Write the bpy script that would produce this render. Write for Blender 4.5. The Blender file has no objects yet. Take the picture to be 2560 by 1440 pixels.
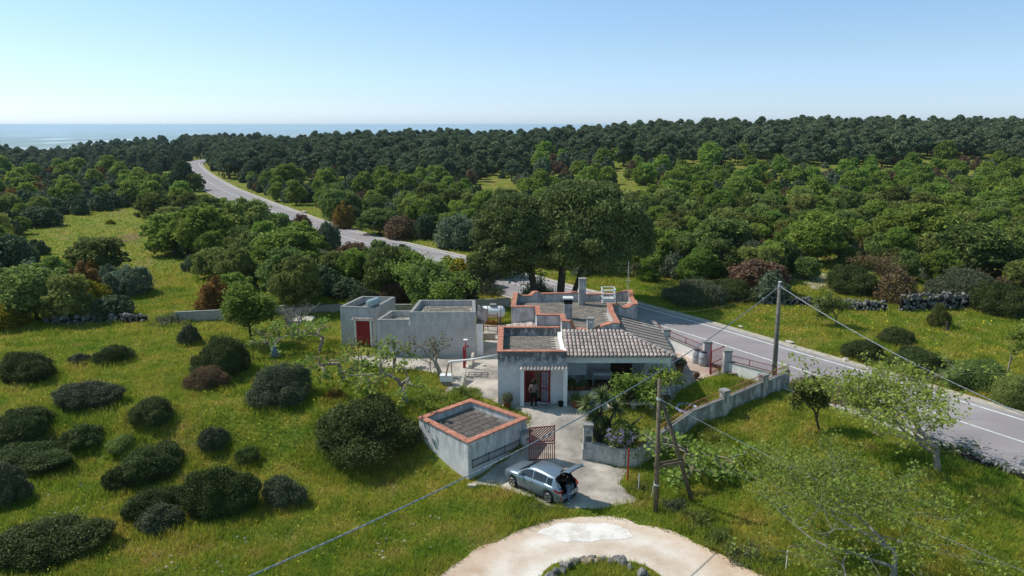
import bpy, math, random
import numpy as np
from mathutils import Vector, Matrix, noise as mnoise
from mathutils.geometry import delaunay_2d_cdt

sc = bpy.context.scene
COL = sc.collection
R = math.radians
random.seed(7)

# ------------------------------------------------------------------ camera
FPX, PITCH, H = 1808.0, math.atan(408.0 / 1808.0), 16.45
cam_d = bpy.data.cameras.new('camera'); cam = bpy.data.objects.new('camera', cam_d)
COL.objects.link(cam); sc.camera = cam
cam_d.sensor_width = 36.0; cam_d.lens = FPX / 2560.0 * 36.0
cam_d.clip_start = 0.2; cam_d.clip_end = 200000.0
cam.location = (0, 0, H); cam.rotation_euler = (math.pi / 2 - PITCH, 0, 0)

# ------------------------------------------------------------------ light
SUN_EL, SUN_AZ = R(51), math.atan2(-0.94, 0.34)      # azimuth measured from +Y towards +X
world = bpy.data.worlds.new('World'); sc.world = world; world.use_nodes = True
wn, wl = world.node_tree.nodes, world.node_tree.links
sky = wn.new('ShaderNodeTexSky'); sky.sky_type = 'NISHITA'; sky.sun_disc = False
sky.sun_elevation = SUN_EL; sky.sun_rotation = SUN_AZ
sky.air_density = 1.0; sky.dust_density = 0.6; sky.ozone_density = 1.6; sky.altitude = 0
tc = wn.new('ShaderNodeTexCoord'); sx = wn.new('ShaderNodeSeparateXYZ'); wl.new(tc.outputs['Generated'], sx.inputs[0])
tint = wn.new('ShaderNodeValToRGB'); wl.new(sx.outputs[2], tint.inputs[0])
mxz = wn.new('ShaderNodeMath'); mxz.operation = 'MAXIMUM'; wl.new(sx.outputs[2], mxz.inputs[0]); mxz.inputs[1].default_value = .004
cxz = wn.new('ShaderNodeCombineXYZ'); wl.new(sx.outputs[0], cxz.inputs[0]); wl.new(sx.outputs[1], cxz.inputs[1]); wl.new(mxz.outputs[0], cxz.inputs[2]); wl.new(cxz.outputs[0], sky.inputs[0])
te = tint.color_ramp.elements; te[0].color = (.96, 1.22, 1.85, 1); te[1].position = .28; te[1].color = (.86, 1.14, 1.0, 1)
for tp_, tcl in ((.045, (.84, 1.03, 1.46, 1)), (.1, (.86, .99, 1.2, 1))): q_ = te.new(tp_); q_.color = tcl
tint.color_ramp.interpolation = 'B_SPLINE' if False else 'EASE'
tmx = wn.new('ShaderNodeMix'); tmx.data_type = 'RGBA'; tmx.blend_type = 'MULTIPLY'; tmx.inputs[0].default_value = 1
wl.new(sky.outputs[0], tmx.inputs[6]); wl.new(tint.outputs[0], tmx.inputs[7])
wl.new(tmx.outputs[2], wn['Background'].inputs[0]); wn['Background'].inputs[1].default_value = 0.135
sd = bpy.data.lights.new('sun', 'SUN'); sd.energy = 4.3; sd.angle = R(0.55); sd.color = (1.0, 0.955, 0.88)
sun = bpy.data.objects.new('sun', sd); COL.objects.link(sun)
sdir = Vector((math.sin(SUN_AZ) * math.cos(SUN_EL), math.cos(SUN_AZ) * math.cos(SUN_EL), math.sin(SUN_EL)))
sun.rotation_euler = sdir.to_track_quat('Z', 'Y').to_euler(); sun.location = sdir * 60
sc.view_settings.view_transform = 'Standard'; sc.view_settings.look = 'None'
sc.view_settings.exposure = 0.0; sc.view_settings.gamma = 1.0; sc.view_settings.use_curve_mapping = False
sc.cycles.max_bounces = 6; sc.cycles.diffuse_bounces = 3; sc.cycles.glossy_bounces = 2
sc.cycles.transmission_bounces = 4; sc.cycles.transparent_max_bounces = 6; sc.cycles.volume_bounces = 1
sc.cycles.use_denoising = True

# ------------------------------------------------------------------ terrain function and pixel <-> place
def ss(a, b, x):
    t = np.clip((np.asarray(x, float) - a) / (b - a), 0, 1); return t * t * (3 - 2 * t)
SKY_X = [-400, 0, 150, 300, 500, 720, 900, 1100, 1250, 1500, 1700, 2000, 2300, 2560, 3000]
SKY_Y = [350, 362, 374, 353, 343, 345, 339, 333, 336, 320, 308, 304, 302, 307, 312]
RID_D = [560, 560, 600, 600, 600, 420, 400, 400, 400, 400, 390, 380, 380, 380, 380]
RID_Z = []
for x_, y_, d_ in zip(SKY_X, SKY_Y, RID_D):
    dep = PITCH - math.atan((720 - y_) / FPX)
    RID_Z.append(H - d_ * math.tan(dep) - 6.4)
def gz(x, y):
    x = np.asarray(x, float); y = np.asarray(y, float)
    near = -1.8 * (1 - ss(35, 41.2, y)) * (1 - ss(8, 20, x))
    D = np.maximum(y, 1.0)
    px = 1280 + FPX * np.clip(x / D, -1.1, 1.1)
    rd = np.interp(px, SKY_X, RID_D); rz = np.interp(px, SKY_X, RID_Z)
    far = rz * ss(120, 1.0 * rd, D)
    drop = -(250 + rz) * np.clip((D - rd * 1.06) / 2300, 0, 1) * (D > rd * 1.06)
    und = 0.12 * np.sin(x * .21 + 1.3) * np.sin(y * .17) * (ss(60, 80, D) * (1 - ss(90, 130, D)))
    near = near - .6 * np.exp(-(((x + 2.4) ** 2 + (y - 39.9) ** 2) / 1.7 ** 2) ** 2)
    return near + far + drop + und
def g1(x, y): return float(gz(x, y))
CP, SP = math.cos(PITCH), math.sin(PITCH)
def ray(px, py):
    u = (px - 1280) / FPX; v = (720 - py) / FPX
    return u, CP + v * SP, -SP + v * CP
def at(px, py, z=0.0):
    dx, dy, dz = ray(px, py); t = (z - H) / dz
    return dx * t, dy * t
def G(px, py):                       # the ground point under a pixel
    dx, dy, dz = ray(px, py); lo = 8.0; t = lo
    while t < 900:
        if H + dz * t < g1(dx * t, dy * t): break
        lo = t; t += 0.8 + t * .01
    hi = t
    for _ in range(14):
        m = (lo + hi) / 2
        if H + dz * m < g1(dx * m, dy * m): hi = m
        else: lo = m
    return Vector((dx * hi, dy * hi, g1(dx * hi, dy * hi)))
def hgt(py, D):                      # height seen at row py at ground distance D
    _, dy, dz = ray(0, py); return H + dz / dy * D
def proj(x, y, z):
    x = np.asarray(x, float); y = np.asarray(y, float); z = np.asarray(z, float) - H
    dep = y * CP - z * SP; up = y * SP + z * CP
    dep = np.where(dep < .1, .1, dep)
    return 1280 + FPX * x / dep, 720 - FPX * up / dep
def inpoly(px, py, poly):
    px = np.asarray(px); py = np.asarray(py); c = np.zeros(px.shape, bool); n = len(poly)
    for i in range(n):
        x1, y1 = poly[i]; x2, y2 = poly[(i + 1) % n]
        if y1 == y2: continue
        c ^= ((y1 > py) != (y2 > py)) & (px < (x2 - x1) * (py - y1) / (y2 - y1) + x1)
    return c

# ------------------------------------------------------------------ materials
MATS = {}
def newmat(name):
    m = bpy.data.materials.new(name); m.use_nodes = True
    nt = m.node_tree; b = nt.nodes['Principled BSDF']; MATS[name] = m
    return m, nt, nt.nodes, nt.links, b
def setspec(b, v):
    b.inputs['Specular IOR Level'].default_value = v
def noise_(ns, ls, vec, scale, detail=4, rough=.55, mapping=None):
    n = ns.new('ShaderNodeTexNoise'); n.inputs['Scale'].default_value = scale
    n.inputs['Detail'].default_value = detail; n.inputs['Roughness'].default_value = rough
    if mapping:
        mp = ns.new('ShaderNodeMapping'); mp.inputs['Scale'].default_value = mapping
        ls.new(vec, mp.inputs['Vector']); vec = mp.outputs[0]
    ls.new(vec, n.inputs['Vector']); return n
def ramp_(ns, ls, fac, stops):
    r = ns.new('ShaderNodeValToRGB'); e = r.color_ramp.elements
    while len(e) < len(stops): e.new(.5)
    for k, (p, c) in enumerate(stops):
        e[k].position = p; e[k].color = (*c, 1) if len(c) == 3 else c
    ls.new(fac, r.inputs[0]); return r
def mix_(ns, ls, fac, a, b, typ='MIX'):
    m = ns.new('ShaderNodeMix'); m.data_type = 'RGBA'; m.blend_type = typ
    for sock, v in ((m.inputs[0], fac), (m.inputs[6], a), (m.inputs[7], b)):
        if isinstance(v, (int, float)): sock.default_value = v
        elif isinstance(v, tuple): sock.default_value = (*v, 1)
        else: ls.new(v, sock)
    return m.outputs[2]
def pos_(ns): return ns.new('ShaderNodeNewGeometry').outputs['Position']
def plain(name, c, rough=.6, spec=.3, metal=0, var=.15, scale=6, bump=0.0, rnd=0.0):
    m, nt, ns, ls, b = newmat(name)
    v = pos_(ns); n = noise_(ns, ls, v, scale, 5)
    d = tuple(x * (1 - var) for x in c); l = tuple(min(1, x * (1 + var)) for x in c)
    col = ramp_(ns, ls, n.outputs[0], [(.3, d), (.7, l)]).outputs[0]
    if rnd:
        oi = ns.new('ShaderNodeObjectInfo')
        rr = ramp_(ns, ls, oi.outputs['Random'], [(0, (1 - rnd,) * 3), (1, (1 + rnd * .6, 1 + rnd * .5, 1 + rnd * .45))]).outputs[0]
        col = mix_(ns, ls, 1.0, col, rr, 'MULTIPLY')
    ls.new(col, b.inputs['Base Color'])
    b.inputs['Roughness'].default_value = rough; b.inputs['Metallic'].default_value = metal; setspec(b, spec)
    if bump:
        bp = ns.new('ShaderNodeBump'); bp.inputs['Strength'].default_value = bump; bp.inputs['Distance'].default_value = .02
        n2 = noise_(ns, ls, v, scale * 5, 4); ls.new(n2.outputs[0], bp.inputs['Height']); ls.new(bp.outputs[0], b.inputs['Normal'])
    return m
def stained(name, base, dark, top_z, fall, amt=.8, thr=(.44, .6), zs=.3, sc_=2.3):
    """plaster with vertical run-off stains under the coping (top_z) and general blotches"""
    m, nt, ns, ls, b = newmat(name); v = pos_(ns)
    n1 = noise_(ns, ls, v, 1.3, 6); n2 = noise_(ns, ls, v, sc_, 8, .72, (1, 1, zs)); n3 = noise_(ns, ls, v, 22, 4)
    c = ramp_(ns, ls, n1.outputs[0], [(.3, tuple(x * .8 for x in base)), (.65, base)]).outputs[0]
    sep = ns.new('ShaderNodeSeparateXYZ'); ls.new(v, sep.inputs[0])
    mr = ns.new('ShaderNodeMapRange'); mr.inputs[1].default_value = top_z - fall; mr.inputs[2].default_value = top_z
    mr.inputs[3].default_value = 0.12; mr.inputs[4].default_value = 1.8
    ls.new(sep.outputs[2], mr.inputs[0])
    st = ramp_(ns, ls, n2.outputs[0], [(thr[0], (0, 0, 0)), (thr[1], (1, 1, 1))]).outputs[0]
    mu = ns.new('ShaderNodeMath'); mu.operation = 'MULTIPLY'; ls.new(mr.outputs[0], mu.inputs[0]); ls.new(st, mu.inputs[1])
    mu2 = ns.new('ShaderNodeMath'); mu2.operation = 'MULTIPLY'; mu2.use_clamp = True; mu.use_clamp = True; ls.new(mu.outputs[0], mu2.inputs[0]); mu2.inputs[1].default_value = amt
    c = mix_(ns, ls, mu2.outputs[0], c, dark)
    c = mix_(ns, ls, .25, c, ramp_(ns, ls, n3.outputs[0], [(.35, (.35, .35, .35)), (.65, (1, 1, 1))]).outputs[0], 'MULTIPLY')
    ls.new(c, b.inputs['Base Color']); b.inputs['Roughness'].default_value = .92; setspec(b, .15)
    bp = ns.new('ShaderNodeBump'); bp.inputs['Strength'].default_value = .25; bp.inputs['Distance'].default_value = .02
    ls.new(n3.outputs[0], bp.inputs['Height']); ls.new(bp.outputs[0], b.inputs['Normal'])
    return m

def grass_color(ns, ls, v):
    big = noise_(ns, ls, v, .11, 3); mid = noise_(ns, ls, v, .55, 5, .6); fin = noise_(ns, ls, v, 5.5, 5, .65)
    c1 = ramp_(ns, ls, big.outputs[0], [(.36, (.12, .175, .026)), (.5, (.18, .2, .034)), (.62, (.25, .22, .05))]).outputs[0]
    c2 = ramp_(ns, ls, mid.outputs[0], [(.34, (.075, .14, .02)), (.46, (.15, .19, .03)), (.57, (.245, .225, .05)), (.68, (.3, .22, .095))]).outputs[0]
    c = mix_(ns, ls, .6, c1, c2)
    f = ramp_(ns, ls, fin.outputs[0], [(.3, (.62, .66, .6)), (.7, (1.22, 1.18, 1.15))]).outputs[0]
    return mix_(ns, ls, 1.0, c, f, 'MULTIPLY'), mid, fin
m, nt, ns, ls, b = newmat('meadow_ground'); v = pos_(ns)
c, mid, fin = grass_color(ns, ls, v)
dry = noise_(ns, ls, v, .23, 6, .68)
c = mix_(ns, ls, ramp_(ns, ls, dry.outputs[0], [(.54, (0, 0, 0)), (.66, (1, 1, 1))]).outputs[0], c, (.25, .19, .09))
ls.new(c, b.inputs['Base Color']); b.inputs['Roughness'].default_value = 1; setspec(b, .05)
bp = ns.new('ShaderNodeBump'); bp.inputs['Strength'].default_value = .7; bp.inputs['Distance'].default_value = .12
ls.new(fin.outputs[0], bp.inputs['Height']); ls.new(bp.outputs[0], b.inputs['Normal'])
m, nt, ns, ls, b = newmat('grass_blades'); v = pos_(ns)
c, mid, fin = grass_color(ns, ls, v)
a = ns.new('ShaderNodeAttribute'); a.attribute_name = 'v'
c = mix_(ns, ls, 1.0, c, ramp_(ns, ls, a.outputs['Fac'], [(0, (1.2, 1.32, 1.0)), (.6, (2.05, 2.05, 1.65)), (1, (3.1, 2.7, 2.0))]).outputs[0], 'MULTIPLY')
tr = ns.new('ShaderNodeBsdfTranslucent'); df = ns.new('ShaderNodeBsdfDiffuse'); mx = ns.new('ShaderNodeMixShader')
ls.new(c, tr.inputs[0]); ls.new(c, df.inputs[0]); mx.inputs[0].default_value = .45
ls.new(df.outputs[0], mx.inputs[1]); ls.new(tr.outputs[0], mx.inputs[2]); ls.new(mx.outputs[0], ns['Material Output'].inputs[0])

def leafmat(name, dark, mid, light, trans=.35, rnd=.25, spec=0):
    m, nt, ns, ls, b = newmat(name)
    a = ns.new('ShaderNodeAttribute'); a.attribute_name = 'v'
    c = ramp_(ns, ls, a.outputs['Fac'], [(0, dark), (.5, mid), (1, light)]).outputs[0]
    oi = ns.new('ShaderNodeObjectInfo')
    hs = ns.new('ShaderNodeHueSaturation')
    mr = ns.new('ShaderNodeMapRange'); mr.inputs[3].default_value = 1 - rnd; mr.inputs[4].default_value = 1 + rnd
    ls.new(oi.outputs['Random'], mr.inputs[0]); ls.new(mr.outputs[0], hs.inputs['Value'])
    m2 = ns.new('ShaderNodeMath'); m2.operation = 'MULTIPLY'; m2.inputs[1].default_value = 7.31; ls.new(oi.outputs['Random'], m2.inputs[0])
    m3 = ns.new('ShaderNodeMath'); m3.operation = 'FRACT'; ls.new(m2.outputs[0], m3.inputs[0])
    mh = ns.new('ShaderNodeMapRange'); mh.inputs[3].default_value = .5 - rnd * .11; mh.inputs[4].default_value = .5 + rnd * .05
    ls.new(m3.outputs[0], mh.inputs[0]); ls.new(mh.outputs[0], hs.inputs['Hue'])
    ls.new(c, hs.inputs['Color']); c = hs.outputs[0]
    tr = ns.new('ShaderNodeBsdfTranslucent'); mx = ns.new('ShaderNodeMixShader')
    ls.new(c, b.inputs['Base Color']); b.inputs['Roughness'].default_value = .55; setspec(b, .05 + spec * .4)
    ls.new(c, tr.inputs[0]); mx.inputs[0].default_value = trans
    ls.new(b.outputs[0], mx.inputs[1]); ls.new(tr.outputs[0], mx.inputs[2]); ls.new(mx.outputs[0], ns['Material Output'].inputs[0])
    return m
leafmat('leaf_mastic', (0.026, 0.040, 0.013), (0.079, 0.106, 0.031), (0.176, 0.209, 0.066), .2, .2, .1)
leafmat('leaf_mastic_grey', (.045, .052, .028), (.115, .132, .07), (.21, .225, .135), .2, .15, .2)
leafmat('leaf_brown', (0.084, 0.063, 0.028), (0.196, 0.140, 0.070), (0.308, 0.224, 0.112), .25, .15)
leafmat('leaf_oak', (0.069, 0.100, 0.029), (0.176, 0.228, 0.061), (0.321, 0.375, 0.110), .35, .38)
leafmat('leaf_oak_bright', (0.085, 0.151, 0.025), (0.214, 0.302, 0.055), (0.371, 0.468, 0.104), .42, .2)
leafmat('leaf_olive', (0.068, 0.094, 0.055), (0.158, 0.199, 0.117), (0.261, 0.309, 0.199), .25, .2)
leafmat('leaf_pine', (0.062, 0.091, 0.048), (0.143, 0.186, 0.097), (0.268, 0.308, 0.167), .2, .22)
leafmat('leaf_holm', (0.036, 0.056, 0.029), (0.090, 0.129, 0.061), (0.177, 0.217, 0.109), .2, .25)
leafmat('leaf_red', (.1, .062, .035), (.2, .13, .078), (.31, .21, .125), .3, .15)
leafmat('leaf_orange', (0.120, 0.084, 0.018), (0.240, 0.150, 0.036), (0.360, 0.228, 0.072), .35, .2)
leafmat('leaf_yellow', (.12, .13, .012), (.26, .235, .02), (.5, .4, .03), .35, .2)
leafmat('leaf_fig', (.1, .16, .028), (.22, .31, .055), (.36, .44, .12), .45, .2)
leafmat('leaf_pale', (.09, .1, .05), (.15, .17, .09), (.24, .25, .16), .35, .2)
leafmat('leaf_yucca', (.05, .08, .02), (.12, .17, .05), (.28, .3, .13), .2, .1, .2)
leafmat('blossom', (.2, .17, .3), (.38, .34, .52), (.6, .56, .72), .35, .1)
leafmat('leaf_umbrella', (.06, .08, .028), (.15, .185, .062), (.28, .32, .11), .2, .05)
plain('bark', (.075, .062, .05), .95, .1, 0, .4, 5, .6)
plain('bark_pale', (.3, .25, .2), .95, .1, 0, .35, 6, .5)
plain('twig_grey', (.26, .24, .215), .95, .1, 0, .25, 6)
plain('road_paint', (.66, .66, .64), .7, .2, 0, .18, 3)
plain('road_shoulder', (.42, .37, .31), .95, .1, 0, .25, 2.5, .4)
stained('plaster_shed', (.74, .73, .74), (.2, .2, .205), .45, 1.6, .5)
stained('plaster_house', (.84, .79, .78), (.1, .105, .11), 3.35, 1.15, .92, (.3, .56), .6, 3.4)
stained('plaster_main', (.64, .60, .59), (.12, .12, .125), 4.3, 1.6, .6)
stained('plaster_out', (.62, .58, .57), (.25, .245, .25), 3.0, 2.2, .35)
stained('plaster_fence', (.62, .59, .57), (.17, .165, .155), 1.3, 3.4, .8)
plain('white_plaster', (.82, .79, .78), .9, .15, 0, .1, 3, .15)
plain('porch_plaster', (.8, .79, .82), .9, .15, 0, .08, 3, .1)
plain('coping_red', (.42, .185, .13), .95, .08, 0, .35, 3, .4)
plain('concrete_grey', (.27, .265, .25), .95, .1, 0, .25, 5, .4)
plain('cap_white', (.62, .62, .6), .8, .2, 0, .1, 5)
plain('roof_mortar', (.36, .33, .29), .95, .1, 0, .3, 4, .3)
plain('roof_slab', (.21, .185, .16), .95, .1, 0, .35, 6, .5, .28)
plain('roof_slab_brown', (.125, .11, .1), .95, .1, 0, .35, 6, .5, .14)
plain('roof_mortar_brown', (.17, .155, .135), .95, .1, 0, .3, 4, .3)
plain('roof_panel', (.27, .235, .215), .95, .1, 0, .45, 14, .8, .1)
plain('tile', (.52, .42, .375), .85, .2, 0, .45, 9, .4, .3)
plain('red_paint', (.27, .014, .018), .5, .4, 0, .15, 6)
plain('red_paint_old', (.2, .028, .028), .7, .3, 0, .3, 7)
plain('rust_paint', (.3, .13, .06), .85, .2, 0, .35, 9)
plain('dark_metal', (.035, .03, .04), .6, .4, 0, .15, 8)
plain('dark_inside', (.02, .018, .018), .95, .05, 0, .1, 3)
plain('warm_lit_inside', (.5, .36, .24), .9, .1, 0, .1, 3)  # warm colour stands for the light inside the front room
plain('glass_lilac', (.33, .3, .36), .3, .5, 0, .1, 5)
plain('terracotta', (.33, .12, .06), .85, .2, 0, .2, 8)
plain('floor_terracotta', (.12, .045, .03), .6, .3, 0, .2, 8)
plain('door_wood', (.06, .02, .014), .6, .3, 0, .25, 12)
plain('stone_pale', (.46, .42, .35), .95, .1, 0, .25, 5, .5)
plain('stone_grey', (.2, .195, .185), .95, .1, 0, .45, 6, .9, .45)
plain('stone_tan', (.42, .32, .24), .95, .1, 0, .3, 6, .8, .3)
plain('block_wall', (.38, .35, .31), .95, .1, 0, .2, 5, .4, .12)
plain('galvanised', (.55, .6, .62), .45, .5, .3, .1, 6)
plain('tank_blue', (.31, .4, .42), .5, .4, 0, .12, 5)
plain('barrel_grey', (.36, .39, .42), .5, .4, 0, .12, 5)
plain('barrel_blue', (.14, .2, .3), .5, .4, 0, .15, 5)
plain('gloss_white', (.78, .78, .78), .35, .5, 0, .05, 3)
plain('pipe_white', (.72, .7, .68), .5, .4, 0, .08, 6)
plain('pipe_pink', (.5, .33, .26), .6, .3, 0, .15, 6)
plain('pole_wood', (.16, .13, .095), .95, .1, 0, .35, 7, .6)
plain('pole_concrete', (.17, .16, .14), .95, .1, 0, .25, 5, .4)
plain('cable', (.22, .25, .29), .5, .4, 0, .2, 10)
plain('skin', (.46, .27, .19), .6, .3, 0, .05, 8)
plain('hair_dark', (.022, .014, .011), .8, .2, 0, .3, 30, .6)
plain('top_taupe', (.17, .125, .12), .9, .1, 0, .1, 12, .3)
plain('cloth_black', (.012, .012, .014), .9, .1, 0, .2, 12, .3)
plain('jeans', (.105, .16, .24), .9, .1, 0, .2, 12, .3)
plain('shoe_white', (.6, .6, .6), .6, .3, 0, .05, 8)
plain('tyre', (.018, .018, .019), .85, .2, 0, .1, 20)
plain('trim_black', (.012, .012, .013), .55, .3, 0, .1, 8)
plain('rim_alloy', (.45, .45, .46), .3, .5, .8, .05, 8)
plain('lamp_red', (.42, .012, .012), .2, .6, 0, .05, 8)
plain('sign_blue', (.03, .08, .42), .4, .4, 0, .05, 5)
plain('pool_blue', (.4, .43, .68), .5, .4, 0, .2, 4)
plain('soil', (.2, .13, .085), 1, .05, 0, .3, 3, .6)
plain('flower_yellow', (.75, .58, .05), .8, .1, 0, .15, 9)
plain('flower_white', (.7, .7, .58), .8, .1, 0, .1, 9)
m, nt, ns, ls, b = newmat('car_paint')
b.inputs['Base Color'].default_value = (.23, .285, .34, 1); b.inputs['Metallic'].default_value = .55
b.inputs['Roughness'].default_value = .3; b.inputs['Coat Weight'].default_value = .7; b.inputs['Coat Roughness'].default_value = .05
m, nt, ns, ls, b = newmat('car_glass')
b.inputs['Base Color'].default_value = (.012, .015, .018, 1); b.inputs['Roughness'].default_value = .06; setspec(b, .7)

def two_tone(name, stops, scale, mapping=None, bump=.4, fine=18):
    m, nt, ns, ls, b = newmat(name); v = pos_(ns)
    n = noise_(ns, ls, v, scale, 8, .65, mapping); f = noise_(ns, ls, v, fine, 4, .7)
    c = ramp_(ns, ls, n.outputs[0], stops).outputs[0]
    c = mix_(ns, ls, .5, c, ramp_(ns, ls, f.outputs[0], [(.3, (.55, .55, .55)), (.7, (1.25, 1.25, 1.25))]).outputs[0], 'MULTIPLY')
    ls.new(c, b.inputs['Base Color']); b.inputs['Roughness'].default_value = .97; setspec(b, .08)
    bp = ns.new('ShaderNodeBump'); bp.inputs['Strength'].default_value = bump; bp.inputs['Distance'].default_value = .03
    ls.new(f.outputs[0], bp.inputs['Height']); ls.new(bp.outputs[0], b.inputs['Normal']); return m
two_tone('yard_concrete', [(.34, (.23, .205, .185)), (.48, (.4, .36, .315)), (.62, (.57, .5, .43))], .42)
two_tone('apron_concrete', [(.34, (.27, .235, .21)), (.47, (.43, .375, .325)), (.58, (.63, .55, .47))], .36)
two_tone('side_concrete', [(.35, (.35, .26, .21)), (.6, (.52, .41, .34))], .6)
two_tone('asphalt', [(.35, (.27, .24, .245)), (.5, (.31, .275, .28)), (.65, (.36, .325, .32))], .35, (.25, 1, 1), .15, 25)
two_tone('track_dirt', [(.33, (.48, .36, .27)), (.5, (.65, .555, .47)), (.66, (.76, .69, .63))], .35)
m = MATS['track_dirt']; nt = m.node_tree; ns, ls = nt.nodes, nt.links; b = ns['Principled BSDF']; src = b.inputs['Base Color'].links[0].from_socket
vd = ns.new('ShaderNodeVectorMath'); vd.operation = 'DISTANCE'; ls.new(pos_(ns), vd.inputs[0]); vd.inputs[1].default_value = (*at(1506, 1500, -1.8), -1.8)
nz = noise_(ns, ls, pos_(ns), .8, 5); ad = ns.new('ShaderNodeMath'); ad.operation = 'MULTIPLY_ADD'; ls.new(nz.outputs[0], ad.inputs[0]); ad.inputs[1].default_value = 1.1; ls.new(vd.outputs['Value'], ad.inputs[2])
dv = ns.new('ShaderNodeMath'); dv.operation = 'DIVIDE'; ls.new(ad.outputs[0], dv.inputs[0]); dv.inputs[1].default_value = 10
rr = ramp_(ns, ls, dv.outputs[0], [(.28, (1.0, .98, .97)), (.36, (1.08, 1.1, 1.12)), (.44, (.9, .84, .78)), (.52, (1.05, 1.04, 1.04)), (.60, (.92, .82, .74)), (.75, (1, .9, .82))])
ls.new(mix_(ns, ls, 1.0, src, rr.outputs[0], 'MULTIPLY'), b.inputs['Base Color'])
two_tone('gravel_white', [(.35, (.62, .55, .5)), (.5, (.78, .72, .67)), (.65, (.84, .78, .74))], 1.4)
two_tone('rubble_path', [(.35, (.3, .24, .18)), (.5, (.46, .39, .31)), (.65, (.56, .5, .42))], .9)

m, nt, ns, ls, b = newmat('plain_fields'); v = pos_(ns)
n1 = noise_(ns, ls, v, .0016, 8, .7, (1, .25, 1)); n2 = noise_(ns, ls, v, .0012, 7, .7, (1, .3, 1))
c = ramp_(ns, ls, n1.outputs[0], [(.4, (.01, .035, .02)), (.48, (.05, .09, .04)), (.54, (.22, .22, .13)), (.6, (.04, .08, .04))]).outputs[0]
c = mix_(ns, ls, ramp_(ns, ls, n2.outputs[0], [(.56, (0, 0, 0)), (.585, (1, 1, 1))]).outputs[0], c, (.9, .9, .9))
ls.new(c, b.inputs['Base Color']); b.inputs['Roughness'].default_value = 1
m, nt, ns, ls, b = newmat('sea_water')
b.inputs['Base Color'].default_value = (.03, .12, .16, 1); b.inputs['Roughness'].default_value = .35

# ------------------------------------------------------------------ mesh helpers
def npmesh(name, V, F, attr=None, mats=(), midx=None, smooth=False):
    me = bpy.data.meshes.new(name); V = np.asarray(V, np.float32); F = np.asarray(F, np.int32)
    me.vertices.add(len(V)); me.vertices.foreach_set('co', V.ravel())
    k = F.shape[1]; me.loops.add(F.size); me.loops.foreach_set('vertex_index', F.ravel())
    me.polygons.add(len(F)); me.polygons.foreach_set('loop_start', np.arange(0, F.size, k, dtype=np.int32))
    if smooth: me.polygons.foreach_set('use_smooth', np.ones(len(F), bool))
    for mm in mats: me.materials.append(MATS[mm])
    if midx is not None: me.polygons.foreach_set('material_index', np.asarray(midx, np.int32))
    me.update(calc_edges=True)
    if attr is not None:
        at_ = me.attributes.new('v', 'FLOAT', 'POINT'); at_.data.foreach_set('value', np.asarray(attr, np.float32))
    me.validate(); return me
def link(name, data, parent=None, loc=(0, 0, 0), rot=(0, 0, 0), sca=(1, 1, 1)):
    o = bpy.data.objects.new(name, data); COL.objects.link(o); o.location = loc; o.rotation_euler = rot; o.scale = sca
    if parent is not None: o.parent = parent
    return o
def tag(o, label=None, cat=None, group=None, kind=None):
    if label: o['label'] = label
    if cat: o['category'] = cat
    if group: o['group'] = group
    if kind: o['kind'] = kind
    return o
def thing(name, label, cat, loc=(0, 0, 0), rz=0, group=None):
    o = link(name, None, None, loc, (0, 0, rz)); o.empty_display_size = .2
    return tag(o, label, cat, group)
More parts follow.
